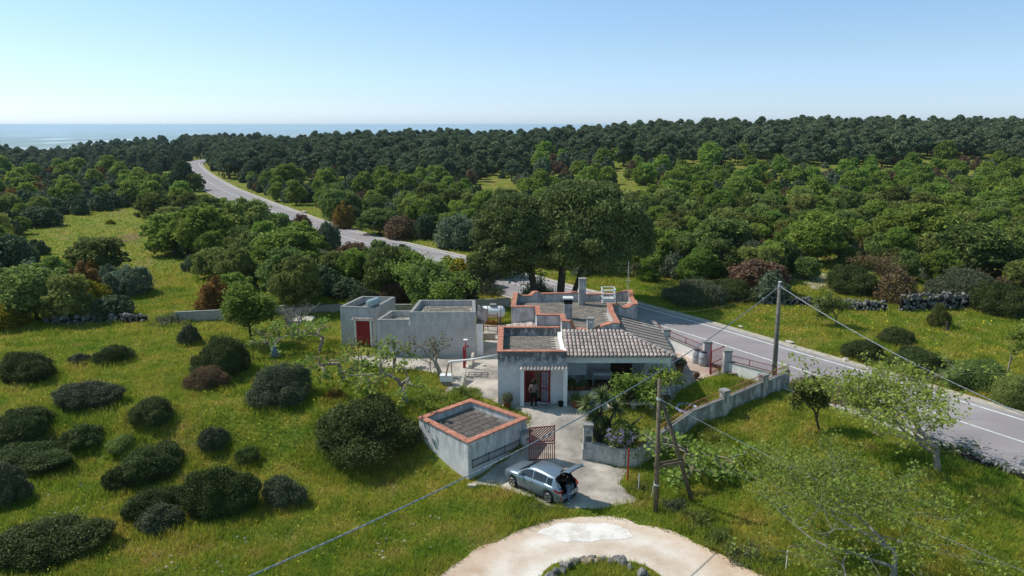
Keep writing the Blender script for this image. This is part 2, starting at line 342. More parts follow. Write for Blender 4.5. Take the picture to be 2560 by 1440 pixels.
class MB:
    """collects shapes; build() links them as one mesh object (local to `parent` when parent is unrotated)"""
    def __init__(s): s.v = []; s.f = []; s.m = []; s.cur = 0
    def add(s, vs, fs):
        o = len(s.v); s.v += [tuple(p) for p in vs]; s.f += [tuple(i + o for i in f) for f in fs]; s.m += [s.cur] * len(fs); return s
    def box(s, x0, x1, y0, y1, z0, z1):
        return s.hexa([(x0, y0), (x1, y0), (x1, y1), (x0, y1)], z0, z1)
    def hexa(s, q, z0, z1):
        n = len(q); zb = z0 if hasattr(z0, '__len__') else [z0] * n; zt = z1 if hasattr(z1, '__len__') else [z1] * n
        vs = [(p[0], p[1], zb[i]) for i, p in enumerate(q)] + [(p[0], p[1], zt[i]) for i, p in enumerate(q)]
        fs = [tuple(range(n - 1, -1, -1)), tuple(range(n, 2 * n))] + [(i, (i + 1) % n, n + (i + 1) % n, n + i) for i in range(n)]
        return s.add(vs, fs)
    def tube(s, pts, rad, n=6, cap=True):
        pts = [Vector(p) for p in pts]; rad = rad if hasattr(rad, '__len__') else [rad] * len(pts)
        vs = []; u = None
        for i, p in enumerate(pts):
            d = (pts[min(i + 1, len(pts) - 1)] - pts[max(i - 1, 0)])
            if d.length < 1e-9: d = Vector((0, 0, 1))
            d.normalize()
            if u is None: u = d.cross(Vector((0, 0, 1)) if abs(d.z) < .9 else Vector((1, 0, 0))).normalized()
            else:
                u = (u - d * u.dot(d))
                if u.length < 1e-6: u = d.orthogonal()
                u.normalize()
            w = d.cross(u)
            for k in range(n):
                a = 2 * math.pi * k / n; vs.append(p + (u * math.cos(a) + w * math.sin(a)) * rad[i])
        fs = []
        for i in range(len(pts) - 1):
            for k in range(n): fs.append((i * n + k, i * n + (k + 1) % n, (i + 1) * n + (k + 1) % n, (i + 1) * n + k))
        if cap: fs.append(tuple(range(n - 1, -1, -1))); fs.append(tuple(range((len(pts) - 1) * n, len(pts) * n)))
        return s.add(vs, fs)
    def bar(s, a, b, r, n=4): return s.tube([a, b], [r, r], n)
    def beam(s, a, b, w, h):
        a = Vector(a); b = Vector(b); d = (b - a).normalized(); u = d.cross(Vector((0, 0, 1)))
        if u.length < .01: u = Vector((1, 0, 0))
        u.normalize(); t = u.cross(d); vs = []
        for p in (a, b):
            for i, j in ((-1, -1), (1, -1), (1, 1), (-1, 1)): vs.append(p + u * i * w / 2 + t * j * h / 2)
        return s.add(vs, [(3, 2, 1, 0), (4, 5, 6, 7), (0, 1, 5, 4), (1, 2, 6, 5), (2, 3, 7, 6), (3, 0, 4, 7)])
    def lathe(s, prof, n=16, c=(0, 0, 0)):
        vs = []
        for r, z in prof:
            for k in range(n):
                a = 2 * math.pi * k / n; vs.append((c[0] + r * math.cos(a), c[1] + r * math.sin(a), c[2] + z))
        fs = []
        for i in range(len(prof) - 1):
            for k in range(n): fs.append((i * n + k, i * n + (k + 1) % n, (i + 1) * n + (k + 1) % n, (i + 1) * n + k))
        fs.append(tuple(range(n - 1, -1, -1))); fs.append(tuple(range((len(prof) - 1) * n, len(prof) * n)))
        return s.add(vs, fs)
    def build(s, name, mat, parent=None, smooth=False, local=True, loc=None):
        me = bpy.data.meshes.new(name); vs = s.v
        if parent is not None and local:
            o = parent
            off = Vector(o.location)
            if o.parent is not None: off = off + Vector(o.parent.location)
            vs = [(p[0] - off.x, p[1] - off.y, p[2] - off.z) for p in vs]
        me.from_pydata(vs, [], s.f)
        for mm in (mat if isinstance(mat, (list, tuple)) else [mat]): me.materials.append(MATS[mm])
        me.polygons.foreach_set('material_index', s.m)
        if smooth: me.polygons.foreach_set('use_smooth', [True] * len(s.f))
        me.update()
        return link(name, me, parent)
def copy_tree(src, loc=None, rz=None, label=None, sca=None):
    r = src.copy(); COL.objects.link(r)
    if loc is not None: r.location = loc
    if rz is not None: r.rotation_euler = (0, 0, rz)
    if sca is not None: r.scale = sca
    if label: r['label'] = label
    for ch in src.children:
        c = ch.copy(); COL.objects.link(c); c.parent = r
        for g in ch.children:
            d = g.copy(); COL.objects.link(d); d.parent = c
    return r
def rock_mesh(seed, mat, sub=2):
    import bmesh
    bm = bmesh.new(); bmesh.ops.create_icosphere(bm, subdivisions=sub, radius=1)
    rnd = random.Random(seed); off = Vector((rnd.random() * 50, rnd.random() * 50, 0))
    cuts = [Vector((rnd.uniform(-1, 1), rnd.uniform(-1, 1), rnd.uniform(-1, 1))).normalized() for _ in range(7)]
    for v in bm.verts:
        p = v.co.copy()
        for c in cuts:
            d = p.dot(c)
            if d > .62: p -= c * (d - .62)
        p *= 1 + .16 * mnoise.noise(p * 2.1 + off); v.co = p
    me = bpy.data.meshes.new('rock'); bm.to_mesh(me); bm.free(); me.materials.append(MATS[mat]); return me
ROCKS = [rock_mesh(i, 'stone_grey', 2) for i in range(6)] + [rock_mesh(20 + i, 'stone_tan', 2) for i in range(2)]
SMALL = [rock_mesh(40 + i, 'stone_grey', 1) for i in range(5)]
PALE = [rock_mesh(60 + i, 'stone_pale', 1) for i in range(3)]

def sheet(name, poly, mat, lift, step=.8, subs=1):
    """a ground sheet that follows the terrain inside a world polygon"""
    pts = []; n = len(poly)
    for i in range(n):
        a = Vector(poly[i][:2]); b_ = Vector(poly[(i + 1) % n][:2]); k = max(1, int((b_ - a).length / step))
        for j in range(k): pts.append(a.lerp(b_, j / k))
    nb = len(pts); edges = [(i, (i + 1) % nb) for i in range(nb)]
    arr = np.array([tuple(p) for p in pts]); x0, y0 = arr.min(0); x1, y1 = arr.max(0)
    gx, gy = np.meshgrid(np.arange(x0, x1, step), np.arange(y0, y1, step)); gx = gx.ravel(); gy = gy.ravel()
    ok = inpoly(gx, gy, [tuple(p) for p in arr])
    for x, y in zip(gx[ok], gy[ok]): pts.append(Vector((x, y)))
    r = delaunay_2d_cdt(pts, edges, [], 1, 1e-5)
    vs = [(p.x, p.y, g1(p.x, p.y) + lift) for p in r[0]]
    me = bpy.data.meshes.new(name); me.from_pydata(vs, [], [tuple(f) for f in r[2]]); me.materials.append(MATS[mat]); me.update()
    return tag(link(name, me), kind='structure')
def wob(poly, amp=.15, step=.6, seed=0):
    rnd = random.Random(seed); out = []; n = len(poly)
    for i in range(n):
        a = Vector(poly[i][:2]); b_ = Vector(poly[(i + 1) % n][:2]); L = (b_ - a).length; k = max(1, int(L / step))
        nn = Vector((-(b_ - a).y, (b_ - a).x)); nn.normalize()
        for j in range(k):
            p = a.lerp(b_, j / k); out.append(p + nn * amp * (mnoise.noise(Vector((p.x * .9, p.y * .9, seed))) * 1.6 + rnd.uniform(-.4, .4)))
    return [(p.x, p.y) for p in out]

# ------------------------------------------------------------------ terrain, plain, sea
def grow(a, b, f, end):
    out = [b]; s = f
    while out[-1] < end: s *= 1.16; out.append(out[-1] + s)
    return out
xs = np.array(sorted([-v_ for v_ in grow(0, 46, .6, 5200)] + list(np.arange(-45.5, 50, .6)) + grow(0, 50.5, .6, 5200)))
ys = np.array(sorted([12 - (v_ - 12) for v_ in grow(0, 12.5, .8, 120)] + list(np.arange(12.6, 90, .6)) + grow(0, 90.5, .8, 6500)))
X, Y = np.meshgrid(xs, ys); Z = gz(X, Y)
V = np.stack([X.ravel(), Y.ravel(), Z.ravel()], 1); nx, ny = len(xs), len(ys)
idx = np.arange(nx * ny).reshape(ny, nx)
F = np.stack([idx[:-1, :-1].ravel(), idx[:-1, 1:].ravel(), idx[1:, 1:].ravel(), idx[1:, :-1].ravel()], 1)
tag(link('ground', npmesh('ground', V, F, None, ['meadow_ground'], None, True)), kind='structure')
def flat(name, pts, z, mat):
    me = bpy.data.meshes.new(name); me.from_pydata([(x, y, z) for x, y in pts], [], [tuple(range(len(pts)))]); me.materials.append(MATS[mat]); me.update()
    return tag(link(name, me), kind='structure')
flat('sea', [(-70000, -500), (70000, -500), (70000, 41500), (-70000, 41500)], -254.5, 'sea_water')
flat('plain', [(-45000, 1500), (40000, 1500), (30000, 9000), (6000, 14000), (-2500, 17000), (-5500, 26000), (-16000, 34000), (-45000, 40000)], -252.6, 'plain_fields')
hz = MB(); hz.box(-76000, 76000, -600, 43000, -262, 26)
m = bpy.data.materials.new('haze_air'); m.use_nodes = True; nt = m.node_tree; nt.nodes.remove(nt.nodes['Principled BSDF'])
pv = nt.nodes.new('ShaderNodeVolumePrincipled'); pv.inputs['Color'].default_value = (.62, .79, 1, 1)
pv.inputs['Density'].default_value = 8e-5; pv.inputs['Anisotropy'].default_value = .2
nt.links.new(pv.outputs[0], nt.nodes['Material Output'].inputs['Volume']); MATS['haze_air'] = m
tag(hz.build('haze', 'haze_air'), kind='stuff')

# ------------------------------------------------------------------ road
def catmull(P, k=10):
    P = [Vector(p) for p in P]; P = [P[0] * 2 - P[1]] + P + [P[-1] * 2 - P[-2]]; out = []
    for i in range(1, len(P) - 2):
        for j in range(k):
            t = j / k; a, b_, c_, d = P[i - 1:i + 3]
            out.append(.5 * ((2 * b_) + (c_ - a) * t + (2 * a - 5 * b_ + 4 * c_ - d) * t * t + (3 * b_ - a - 3 * c_ + d) * t ** 3))
    out.append(P[-2]); return out
RPX = [(2560, 1108), (2150, 973), (1935, 905), (1770, 852), (1640, 812), (1500, 772), (1400, 744), (1300, 716), (1200, 686), (1090, 652),
       (970, 622), (850, 592), (760, 562), (690, 535), (610, 502), (550, 475), (512, 452), (488, 433), (478, 420), (482, 410), (520, 402)]
RC = [G(*p).xy for p in RPX]
RC = [RC[0] + (RC[0] - RC[1]) * 1.6] + RC
RL = catmull(RC, 8)
def ribbon(name, line, o0, o1, lift, mat, dash=None):
    vs = []; fs = []
    for i, p in enumerate(line):
        d = (line[min(i + 1, len(line) - 1)] - line[max(i - 1, 0)]).normalized(); nrm = Vector((d.y, -d.x))
        K = max(1, int(abs(o1 - o0) / 1.5))
        for k in range(K + 1):
            q = p + nrm * (o0 + (o1 - o0) * k / K); vs.append((q.x, q.y, g1(q.x, q.y) + lift * (1 + max(0, q.y - 60) * .05)))
    for i in range(len(line) - 1):
        for k in range(K):
            a = i * (K + 1) + k; fs.append((a, a + 1, a + K + 2, a + K + 1))
    me = bpy.data.meshes.new(name); me.from_pydata(vs, [], fs); me.materials.append(MATS[mat]); me.update()
    return tag(link(name, me), kind='structure')
# fine resampling so that the ribbons hug the ground
def resample(line, step):
    out = [line[0]]; 
    for a, b_ in zip(line[:-1], line[1:]):
        L = (b_ - a).length; k = max(1, int(L / step))
        for j in range(1, k + 1): out.append(a.lerp(b_, j / k))
    return out
RF = resample(RL, 1.5)
ribbon('road_shoulder', RF, -4.1, 4.7, .03, 'road_shoulder')
ribbon('road', RF, -3.6, 3.9, .045, 'asphalt')
ribbon('road_centre_line', RF, -.07, .07, .055, 'road_paint')
ribbon('road_edge_line', RF, 3.15, 3.32, .055, 'road_paint')
RFN = np.array([(p.x, p.y) for p in RF])
def road_dist(x, y):
    x = np.atleast_1d(x).astype(float); y = np.atleast_1d(y).astype(float); out = np.full(x.shape, 1e9)
    S = RFN[::2]
    for i in range(0, len(x), 20000):
        dx = x[i:i + 20000, None] - S[None, :, 0]; dy = y[i:i + 20000, None] - S[None, :, 1]
        out[i:i + 20000] = np.sqrt((dx * dx + dy * dy).min(1))
    return out

def road_far_side(x, y):
    S = RFN[::2]; T = np.gradient(S, axis=0); out = np.zeros(len(x), bool)
    for i in range(0, len(x), 20000):
        dx = x[i:i + 20000, None] - S[None, :, 0]; dy = y[i:i + 20000, None] - S[None, :, 1]; k = (dx * dx + dy * dy).argmin(1); j = np.arange(len(k))
        out[i:i + 20000] = (T[k, 0] * dy[j, k] - T[k, 1] * dx[j, k]) < 0
    return out
# ------------------------------------------------------------------ yard, apron, dirt track (pixel outlines turned into places)
YARD = [(1322, 1152), (1296, 1095), (1330, 1045), (1180, 985), (1105, 990), (1128, 940), (1040, 925), (900, 915), (860, 895), (940, 885), (1190, 885), (1212, 850),
        (1210, 812), (1290, 812), (1400, 860), (1650, 880), (1672, 1000), (1560, 1012), (1500, 1030), (1468, 1048), (1470, 1150)]
SIDE = [(1672, 905), (1690, 868), (1750, 895), (1810, 935), (1760, 945), (1705, 975), (1672, 1010)]
APRON = [(1176, 1208), (1250, 1158), (1318, 1118), (1360, 1118), (1470, 1150), (1570, 1172), (1548, 1212), (1592, 1250), (1500, 1274), (1430, 1276), (1378, 1266), (1330, 1245), (1285, 1232), (1240, 1216)]
TRACK = [(1080, 1450), (1180, 1380), (1285, 1330), (1395, 1300), (1450, 1288), (1510, 1292), (1600, 1308), (1700, 1338), (1800, 1388), (1925, 1450), (2010, 1520), (980, 1520)]
ISLAND = [(1350, 1445), (1385, 1412), (1440, 1400), (1500, 1397), (1560, 1401), (1610, 1413), (1648, 1440), (1640, 1520), (1340, 1520)]
WHITE = [(1342, 1335), (1352, 1322), (1400, 1312), (1460, 1308), (1530, 1312), (1572, 1326), (1575, 1340), (1545, 1354), (1480, 1356), (1400, 1354)]
def W(poly): return [tuple(G(*p).xy) for p in poly]
sheet('yard', wob(W(YARD), .1, .7, 1), 'yard_concrete', .02, .7)
sheet('side_yard', wob(W(SIDE), .08, .7, 2), 'side_concrete', .026, .7)
sheet('apron', wob(W(APRON), .16, .4, 3), 'apron_concrete', .02, .6)
sheet('dirt_track', wob(W(TRACK), .22, .4, 4), 'track_dirt', .02, .6)
sheet('gravel_patch', wob(wob(W(WHITE), .16, .3, 5), .06, .07, 15), 'gravel_white', .03, .4)
sheet('grass_island', wob(W(ISLAND), .1, .4, 6), 'meadow_ground', .034, .4)
sheet('dirt_bank', wob(W([(1700, 560), (1680, 660), (1900, 690), (2060, 720), (2060, 690), (1900, 640)][1:]), .3, 1.5, 7), 'rubble_path', .03, 1.5)
sheet('stony_path', wob(W([(2020, 722), (2010, 680), (2120, 690), (2230, 716), (2300, 742), (2200, 745)]), .3, 1.2, 8), 'rubble_path', .04, 1.2)
sheet('soil_patch', wob(W([(270, 596), (350, 582), (356, 596), (310, 606)]), .3, 1.0, 9), 'soil', .03, 1.0)
BARE = [YARD, SIDE, APRON, TRACK]

# ================================================================== BUILDINGS
def inset(poly, t):
    n = len(poly); out = []
    for i in range(n):
        a, b_, c = Vector(poly[i - 1]), Vector(poly[i]), Vector(poly[(i + 1) % n])
        d1 = (b_ - a).normalized(); d2 = (c - b_).normalized(); n1 = Vector((-d1.y, d1.x)); n2 = Vector((-d2.y, d2.x))
        k = 1 + n1.dot(n2); out.append(b_ + (n1 + n2) * (t / max(k, .2)))
    return out
def lerp2(a, b_, t): return (a[0] + (b_[0] - a[0]) * t, a[1] + (b_[1] - a[1]) * t)
def edge_walls(root, poly, z0, z1, t, mat, openings={}, skip=(), mats={}):
    q = inset(poly, t); n = len(poly)
    for i in range(n):
        if i in skip: continue
        a, b_, c, d = poly[i], poly[(i + 1) % n], q[(i + 1) % n], q[i]
        mb = MB(); cuts = [0.0]
        for (s0, s1, zb, zt) in openings.get(i, []):
            mb.hexa([lerp2(a, b_, cuts[-1]), lerp2(a, b_, s0), lerp2(d, c, s0), lerp2(d, c, cuts[-1])], z0, z1)
            if zb > z0: mb.hexa([lerp2(a, b_, s0), lerp2(a, b_, s1), lerp2(d, c, s1), lerp2(d, c, s0)], z0, zb)
            mb.hexa([lerp2(a, b_, s0), lerp2(a, b_, s1), lerp2(d, c, s1), lerp2(d, c, s0)], zt, z1)
            cuts.append(s1)
        mb.hexa([lerp2(a, b_, cuts[-1]), b_, c, lerp2(d, c, cuts[-1])], z0, z1)
        mb.build('wall', mats.get(i, mat), root)
def parapets(root, poly, z0, tops, t, mat, cmat, skip=(), over=.05, ch=.06):
    q = inset(poly, t); o = inset(poly, -over); p = inset(poly, t + over); n = len(poly)
    for i in range(n):
        if i in skip: continue
        prof = tops.get(i, tops['all'])
        if not hasattr(prof, '__len__'): prof = [(0, prof), (1, prof)]
        if len(prof) > 2:
            S = []
            for (s0, za), (s1, zb) in zip(prof[:-1], prof[1:]):
                for k in range(4):
                    f = k / 4; g = f * f * (3 - 2 * f); S.append((s0 + (s1 - s0) * f, za + (zb - za) * g))
            prof = S + [prof[-1]]
        j = (i + 1) % n; mw = MB(); mc = MB()
        for (s0, za), (s1, zb) in zip(prof[:-1], prof[1:]):
            A = [lerp2(poly[i], poly[j], s0), lerp2(poly[i], poly[j], s1), lerp2(q[i], q[j], s1), lerp2(q[i], q[j], s0)]
            mw.hexa(A, z0, [za - ch, zb - ch, zb - ch, za - ch])
            B = [lerp2(o[i], o[j], s0), lerp2(o[i], o[j], s1), lerp2(p[i], p[j], s1), lerp2(p[i], p[j], s0)]
            mc.hexa(B, [za - ch, zb - ch, zb - ch, za - ch], [za, zb, zb, za])
        w = mw.build('parapet', mat, root); mc.build('coping', cmat, w)
SLABM = {}
def slab_mesh(w, d, mat):
    k = (round(w, 3), round(d, 3), mat)
    if k not in SLABM:
        mb = MB(); e = .012
        vs = [(-w / 2, -d / 2, 0), (w / 2, -d / 2, 0), (w / 2, d / 2, 0), (-w / 2, d / 2, 0), (-w / 2 + e, -d / 2 + e, .03), (w / 2 - e, -d / 2 + e, .03), (w / 2 - e, d / 2 - e, .03), (-w / 2 + e, d / 2 - e, .03)]
        mb.add(vs, [(0, 1, 5, 4), (1, 2, 6, 5), (2, 3, 7, 6), (3, 0, 4, 7), (4, 5, 6, 7)])
        me = bpy.data.meshes.new('paving_slab'); me.from_pydata(mb.v, [], mb.f); me.materials.append(MATS[mat]); SLABM[k] = me
    return SLABM[k]
def roof_slabs(parent, off, poly, z, w, d, mat, ang=0, gap=.022, limit=295):
    rnd = random.Random(len(poly) * 7 + int(w * 100)); me = slab_mesh(w - gap, d - gap, mat); c, s_ = math.cos(ang), math.sin(ang)
    loc = [(p[0] * c + p[1] * s_, -p[0] * s_ + p[1] * c) for p in poly]
    xs_ = [p[0] for p in loc]; ys_ = [p[1] for p in loc]; k = 0; row = 0; y = min(ys_) + d / 2
    while y < max(ys_):
        x = min(xs_) + (w / 2 if row % 2 else w * .98)
        while x < max(xs_):
            if all(bool(inpoly(x + dx * w * .48, y + dy * d * .48, loc)) for dx in (-1, 1) for dy in (-1, 1)) and k < limit:
                o = link('paving_slab', me, parent, (x * c - y * s_ - off[0], x * s_ + y * c - off[1], z - off[2] + rnd.uniform(-.006, .006)),
                         (rnd.uniform(-.012, .012), rnd.uniform(-.012, .012), ang + rnd.uniform(-.01, .01))); k += 1
            x += w
        y += d; row += 1
def flat_roof(root, poly, z, mat, sw, sd_, smat, ang=0, t=.25, slabs=True):
    q = [tuple(p) for p in inset(poly, t - .002)]
    mb = MB(); n = len(q); mb.add([(p[0], p[1], z) for p in q] + [(p[0], p[1], z - .12) for p in q], [tuple(range(n)), tuple(range(2 * n - 1, n - 1, -1))] + [(i, n + i, n + (i + 1) % n, (i + 1) % n) for i in range(n)])
    r = mb.build('roof', mat, root)
    if slabs: roof_slabs(r, root.location, [tuple(p) for p in inset(poly, t + .03)], z, sw, sd_, smat, ang)
    return r
def tile_mesh():
    vs = []; fs = []; n = 6
    for j, (y, rr, zz) in enumerate(((-.22, .105, .02), (.22, .085, .0))):
        for layer in (0, 1):
            for k in range(n + 1):
                a = math.pi * k / n; r_ = rr - layer * .018
                vs.append((-r_ * math.cos(a) * 1.05, y, r_ * math.sin(a) * .78 + zz))
    m_ = n + 1
    for k in range(n):
        fs.append((k, k + 1, 2 * m_ + k + 1, 2 * m_ + k)); fs.append((m_ + k, 3 * m_ + k, 3 * m_ + k + 1, m_ + k + 1)); fs.append((k, m_ + k, m_ + k + 1, k + 1))
    me = bpy.data.meshes.new('roof_tile'); me.from_pydata(vs, [], fs); me.materials.append(MATS['tile']); me.polygons.foreach_set('use_smooth', [True] * len(fs)); return me
TILE = tile_mesh()
def tile_field(root_part, off, origin, right, up, ncol, nrow, wx=.24, ly=.4, keep=None, sc_=1.0):
    """tiles laid on a sloping plane: origin = lower left, right = unit vector along the eave, up = unit vector up the slope"""
    nrm = right.cross(up).normalized(); Mx = Matrix((right, up, nrm)).transposed().to_4x4(); rnd = random.Random(ncol * 31 + nrow); k = 0
    for r_ in range(nrow):
        for c_ in range(ncol):
            p = origin + right * ((c_ + .5) * wx) + up * ((r_ + .45) * ly) + nrm * (.02 + .004 * r_)
            if keep and not keep(p): continue
            o = link('roof_tile', TILE, root_part); k += 1
            Mr = Mx @ Matrix.Rotation(rnd.uniform(-.03, .03), 4, 'Z') @ Matrix.Scale(sc_, 4); Mr.translation = p - Vector(off); o.matrix_local = Mr
            if k >= 298: return
# ---------------------------------------------------------------- country house
HL = Vector((0, 0, 0))
house = thing('country_house', 'low white country house with terracotta copings, tiled porch roof and three chimneys', 'house', (4.0, 46.0, 0))
A = [(-.85, 41.15), (3.25, 41.15), (3.25, 46.6), (-.85, 46.6)]
edge_walls(house, A, -.6, 2.72, .25, 'plaster_house', {0: [(.385, .77, 0.04, 2.12)]})
parapets(house, A, 2.72, {'all': 3.32, 1: [(0, 3.32), (.18, 3.3), (.3, 2.95), (1, 2.95)]}, .25, 'plaster_house', 'coping_red', skip=(1,))
mb = MB(); mb.box(3.02, 3.25, 42.0, 46.6, 2.722, 3.0); mb.box(3.02, 3.25, 41.42, 41.998, 2.722, 3.24); mb.build('parapet', 'white_plaster', house)
flat_roof(house, A, 2.74, 'roof_mortar', .56, .26, 'roof_slab')
mb = MB(); mb.box(-.6, 3.0, 41.4, 46.35, -.1, .02); mb.build('floor', 'floor_terracotta', house)
mb = MB(); mb.box(-.6, 3.0, 41.9, 42.0, .02, 2.6); mb.build('lit_room_backing', 'warm_lit_inside', house)  # backing added close behind the door; its colour imitates a warmly lit room
M_ = [(-.05, 49.1), (1.65, 49.1), (1.65, 46.85), (3.25, 46.85), (3.25, 45.35), (6.95, 45.1), (6.95, 49.2), (8.8, 49.2), (9.05, 53.5), (.15, 52.9)]
edge_walls(house, M_, -.3, 3.42, .25, 'plaster_main', {4: [(.9, .985, -.3, -.29)]}, mats={4: 'porch_plaster', 1: 'white_plaster', 3: 'white_plaster'})
MT = {'all': 4.05, 0: 4.05, 1: 4.05, 2: 4.05, 3: 4.05, 4: [(0, 4.05), (.12, 4.02), (.2, 3.52), (.56, 3.5), (.78, 3.86), (.88, 3.98), (1, 3.98)],
      5: [(0, 3.98), (.75, 3.98), (.86, 4.15), (1, 4.2)], 6: [(0, 4.2), (.22, 4.2), (.45, 3.95), (.6, 3.95), (.85, 4.2), (1, 4.2)],
      7: [(0, 4.2), (.3, 4.2), (.4, 4.0), (.7, 4.0), (.8, 4.25), (1, 4.25)],
      8: [(0, 4.25), (.1, 4.25), (.2, 4.0), (.5, 4.02), (.6, 4.28), (.64, 4.05), (.78, 4.05), (.86, 4.35), (.9, 4.3), (.93, 4.0), (1, 4.0)][:0] or
         [(0, 4.25), (.06, 4.22), (.14, 4.02), (.42, 4.02), (.5, 4.22), (.54, 4.12), (.62, 4.12), (.78, 4.12), (.81, 4.28), (.84, 4.25), (.88, 3.98), (.95, 3.98), (1, 4.2)],
      9: [(0, 4.2), (.5, 4.12), (1, 4.05)]}
parapets(house, M_, 3.42, MT, .25, 'plaster_main', 'coping_red')
flat_roof(house, M_, 3.44, 'roof_mortar', .44, .3, 'roof_slab')
mb = MB(); mb.hexa([(-.3, 46.86), (1.64, 46.86), (1.64, 49.08), (-.3, 49.08)], -.2, [2.62, 2.9, 2.9, 2.62]); mb.build('side_porch', 'white_plaster', house)
sp = MB(); sp.hexa([(-.35, 46.7), (1.62, 46.7), (1.62, 49.05), (-.35, 49.05)], [2.63, 2.92, 2.92, 2.63], [2.68, 2.97, 2.97, 2.68]); sp = sp.build('side_roof', 'roof_panel', house)
u_ = Vector((1.97, 0, .29)).normalized()
tile_field(sp, house.location, Vector((-.35, 49.05, 2.68)), Vector((0, -1, 0)), u_, 9, 4, .26, .46)
# chimneys
def chimney(px0, px1, pyb, zb, pytop, mat, capmat, capw, depth=.5, vent=False):
    x0, y0 = at(px0, pyb, zb); x1, _ = at(px1, pyb, zb); zt = hgt(pytop, y0)
    mb = MB(); mb.box(x0, x1, y0, y0 + depth, zb - .5, zt - .1); c = mb.build('chimney', mat, house)
    mb = MB(); mb.box(x0 - capw, x1 + capw, y0 - capw, y0 + depth + capw, zt - .1, zt); mb.build('cap', capmat, c)
    if vent:
        mb = MB(); mb.box(x0 - .01, x1 + .01, y0 - .01, y0 + depth + .01, zt - .42, zt - .12); mb.build('vent', 'dark_inside', c)
    return c, (x0, x1, y0, zt)
chimney(1447, 1464, 764, 3.44, 697, 'plaster_main', 'concrete_grey', .02, .5)
chimney(1410, 1430, 800, 3.44, 745, 'plaster_main', 'cap_white', .07, .5, True)
c3, q3 = chimney(1468, 1484, 836, 3.15, 796, 'plaster_main', 'concrete_grey', .02, .42)
mb = MB(); mb.box(q3[0] + .1, q3[1] - .1, q3[2] - .06, q3[2], q3[3] - .32, q3[3] - .14); mb.build('vent', 'cap_white', c3)
# door canopy, pilasters and double door of the front block
cn = MB(); cn.hexa([(.47, 40.72), (3.33, 40.72), (3.33, 41.15), (.47, 41.15)], [2.26, 2.26, 2.44, 2.44], [2.31, 2.31, 2.49, 2.49]); cn = cn.build('canopy', 'white_plaster', house)
tile_field(cn, house.location, Vector((.47, 40.66, 2.29)), Vector((1, 0, 0)), Vector((0, .43, .18)).normalized(), 14, 2, .205, .27, None, .72)
for x0, x1 in ((.5, .72), (3.06, 3.3)):
    mb = MB(); mb.box(x0, x1, 40.74, 41.148, -.55, 2.26); mb.build('pilaster', 'white_plaster', house)
dx0, dx1 = -.85 + 4.1 * .385, -.85 + 4.1 * .77
fr = MB(); fr.box(dx0, dx0 + .06, 41.1, 41.2, .04, 2.12); fr.box(dx1 - .06, dx1, 41.1, 41.2, .04, 2.12); fr.box(dx0 + .061, dx1 - .061, 41.1, 41.2, 2.05, 2.12)
fr.build('door_frame', 'red_paint', house)
def grille(x0, x1, z0, z1, y, parent, back):
    d = MB(); w = .05
    d.box(x0, x0 + w, y, y + .05, z0, z1); d.box(x1 - w, x1, y, y + .05, z0, z1)
    for z in (z0, z0 + (z1 - z0) * .42, z1 - w): d.box(x0 + w + .001, x1 - w - .001, y, y + .05, z, z + w)
    d = d.build('door', 'red_paint', parent)
    b_ = MB(); b_.box(x0 + w, x1 - w, y + .055, y + .07, z0 + .03, z1 - .03); b_.build('pane', back, d)
    for k in range(1, 4):
        x = x0 + w + (x1 - x0 - 2 * w) * k / 4; q = MB(); q.bar((x, y + .02, z0 + .05), (x, y + .02, z1 - .05), .011); q.build('bar', 'dark_metal', d)
    for k in range(9):
        z = z0 + .15 + k * (z1 - z0 - .25) / 9; xa = x0 + w + (x1 - x0 - 2 * w) * ((k % 2) * 2) / 4; q = MB(); q.bar((xa, y + .018, z), (xa + (x1 - x0 - 2 * w) / 2, y + .018, z), .011); q.build('bar', 'dark_metal', d)
    return d
grille(dx0 + .07, dx0 + .53, .06, 2.04, 41.2, house, 'red_paint_old')
grille(dx1 - .56, dx1 - .07, .06, 2.04, 41.2, house, 'glass_lilac')
mb = MB(); mb.box(dx0 + .54, dx0 + .64, 41.2, 41.24, .06, 2.04); mb.build('door_edge', 'red_paint', house)
# porch
mb = MB(); mb.box(3.26, 9.76, 41.76, 45.08, -.3, .1); mb.build('porch_floor', 'floor_terracotta', house)
mb = MB(); mb.box(3.26, 9.2, 42.32, 42.58, 2.18, 2.62); mb.build('beam', 'white_plaster', house)
mb = MB(); mb.box(9.2, 9.76, 42.3, 42.8, -.6, 2.6); mb.add([(9.2, 42.33, 2.18), (9.2, 42.57, 2.18), (9.2, 42.57, 1.85), (9.2, 42.33, 1.85), (8.9, 42.33, 2.18), (8.9, 42.57, 2.18)], [(0, 3, 4), (1, 5, 2), (3, 2, 5, 4)]); mb.build('column', 'white_plaster', house)
mb = MB(); mb.box(9.5, 9.76, 42.82, 49.3, 2.2, 2.6); mb.box(9.45, 9.76, 49.31, 49.7, -.2, 2.6); mb.build('side_beam', 'white_plaster', house)
mb = MB(); mb.box(3.31, 6.35, 41.5, 41.74, -.6, .7); mb.build('porch_wall', 'plaster_fence', house)
mb = MB(); mb.box(3.28, 6.4, 41.46, 42.2, .702, .75); mb.build('ledge', 'floor_terracotta', house)
mb = MB(); mb.box(3.27, 4.75, 43.9, 45.1, .101, 2.6); mb.build('porch_pier', 'porch_plaster', house)
mb = MB(); mb.box(3.27, 4.77, 43.84, 43.898, .102, .85); mb.build('stone_dado', 'plaster_fence', house)
mb = MB(); mb.box(3.6, 4.0, 43.82, 43.898, 1.95, 2.2); mb.build('meter_box', 'rust_paint', house)
dr = MB(); dr.box(6.45, 7.85, 44.98, 45.06, .1, 2.15); dr = dr.build('porch_door', 'door_wood', house)
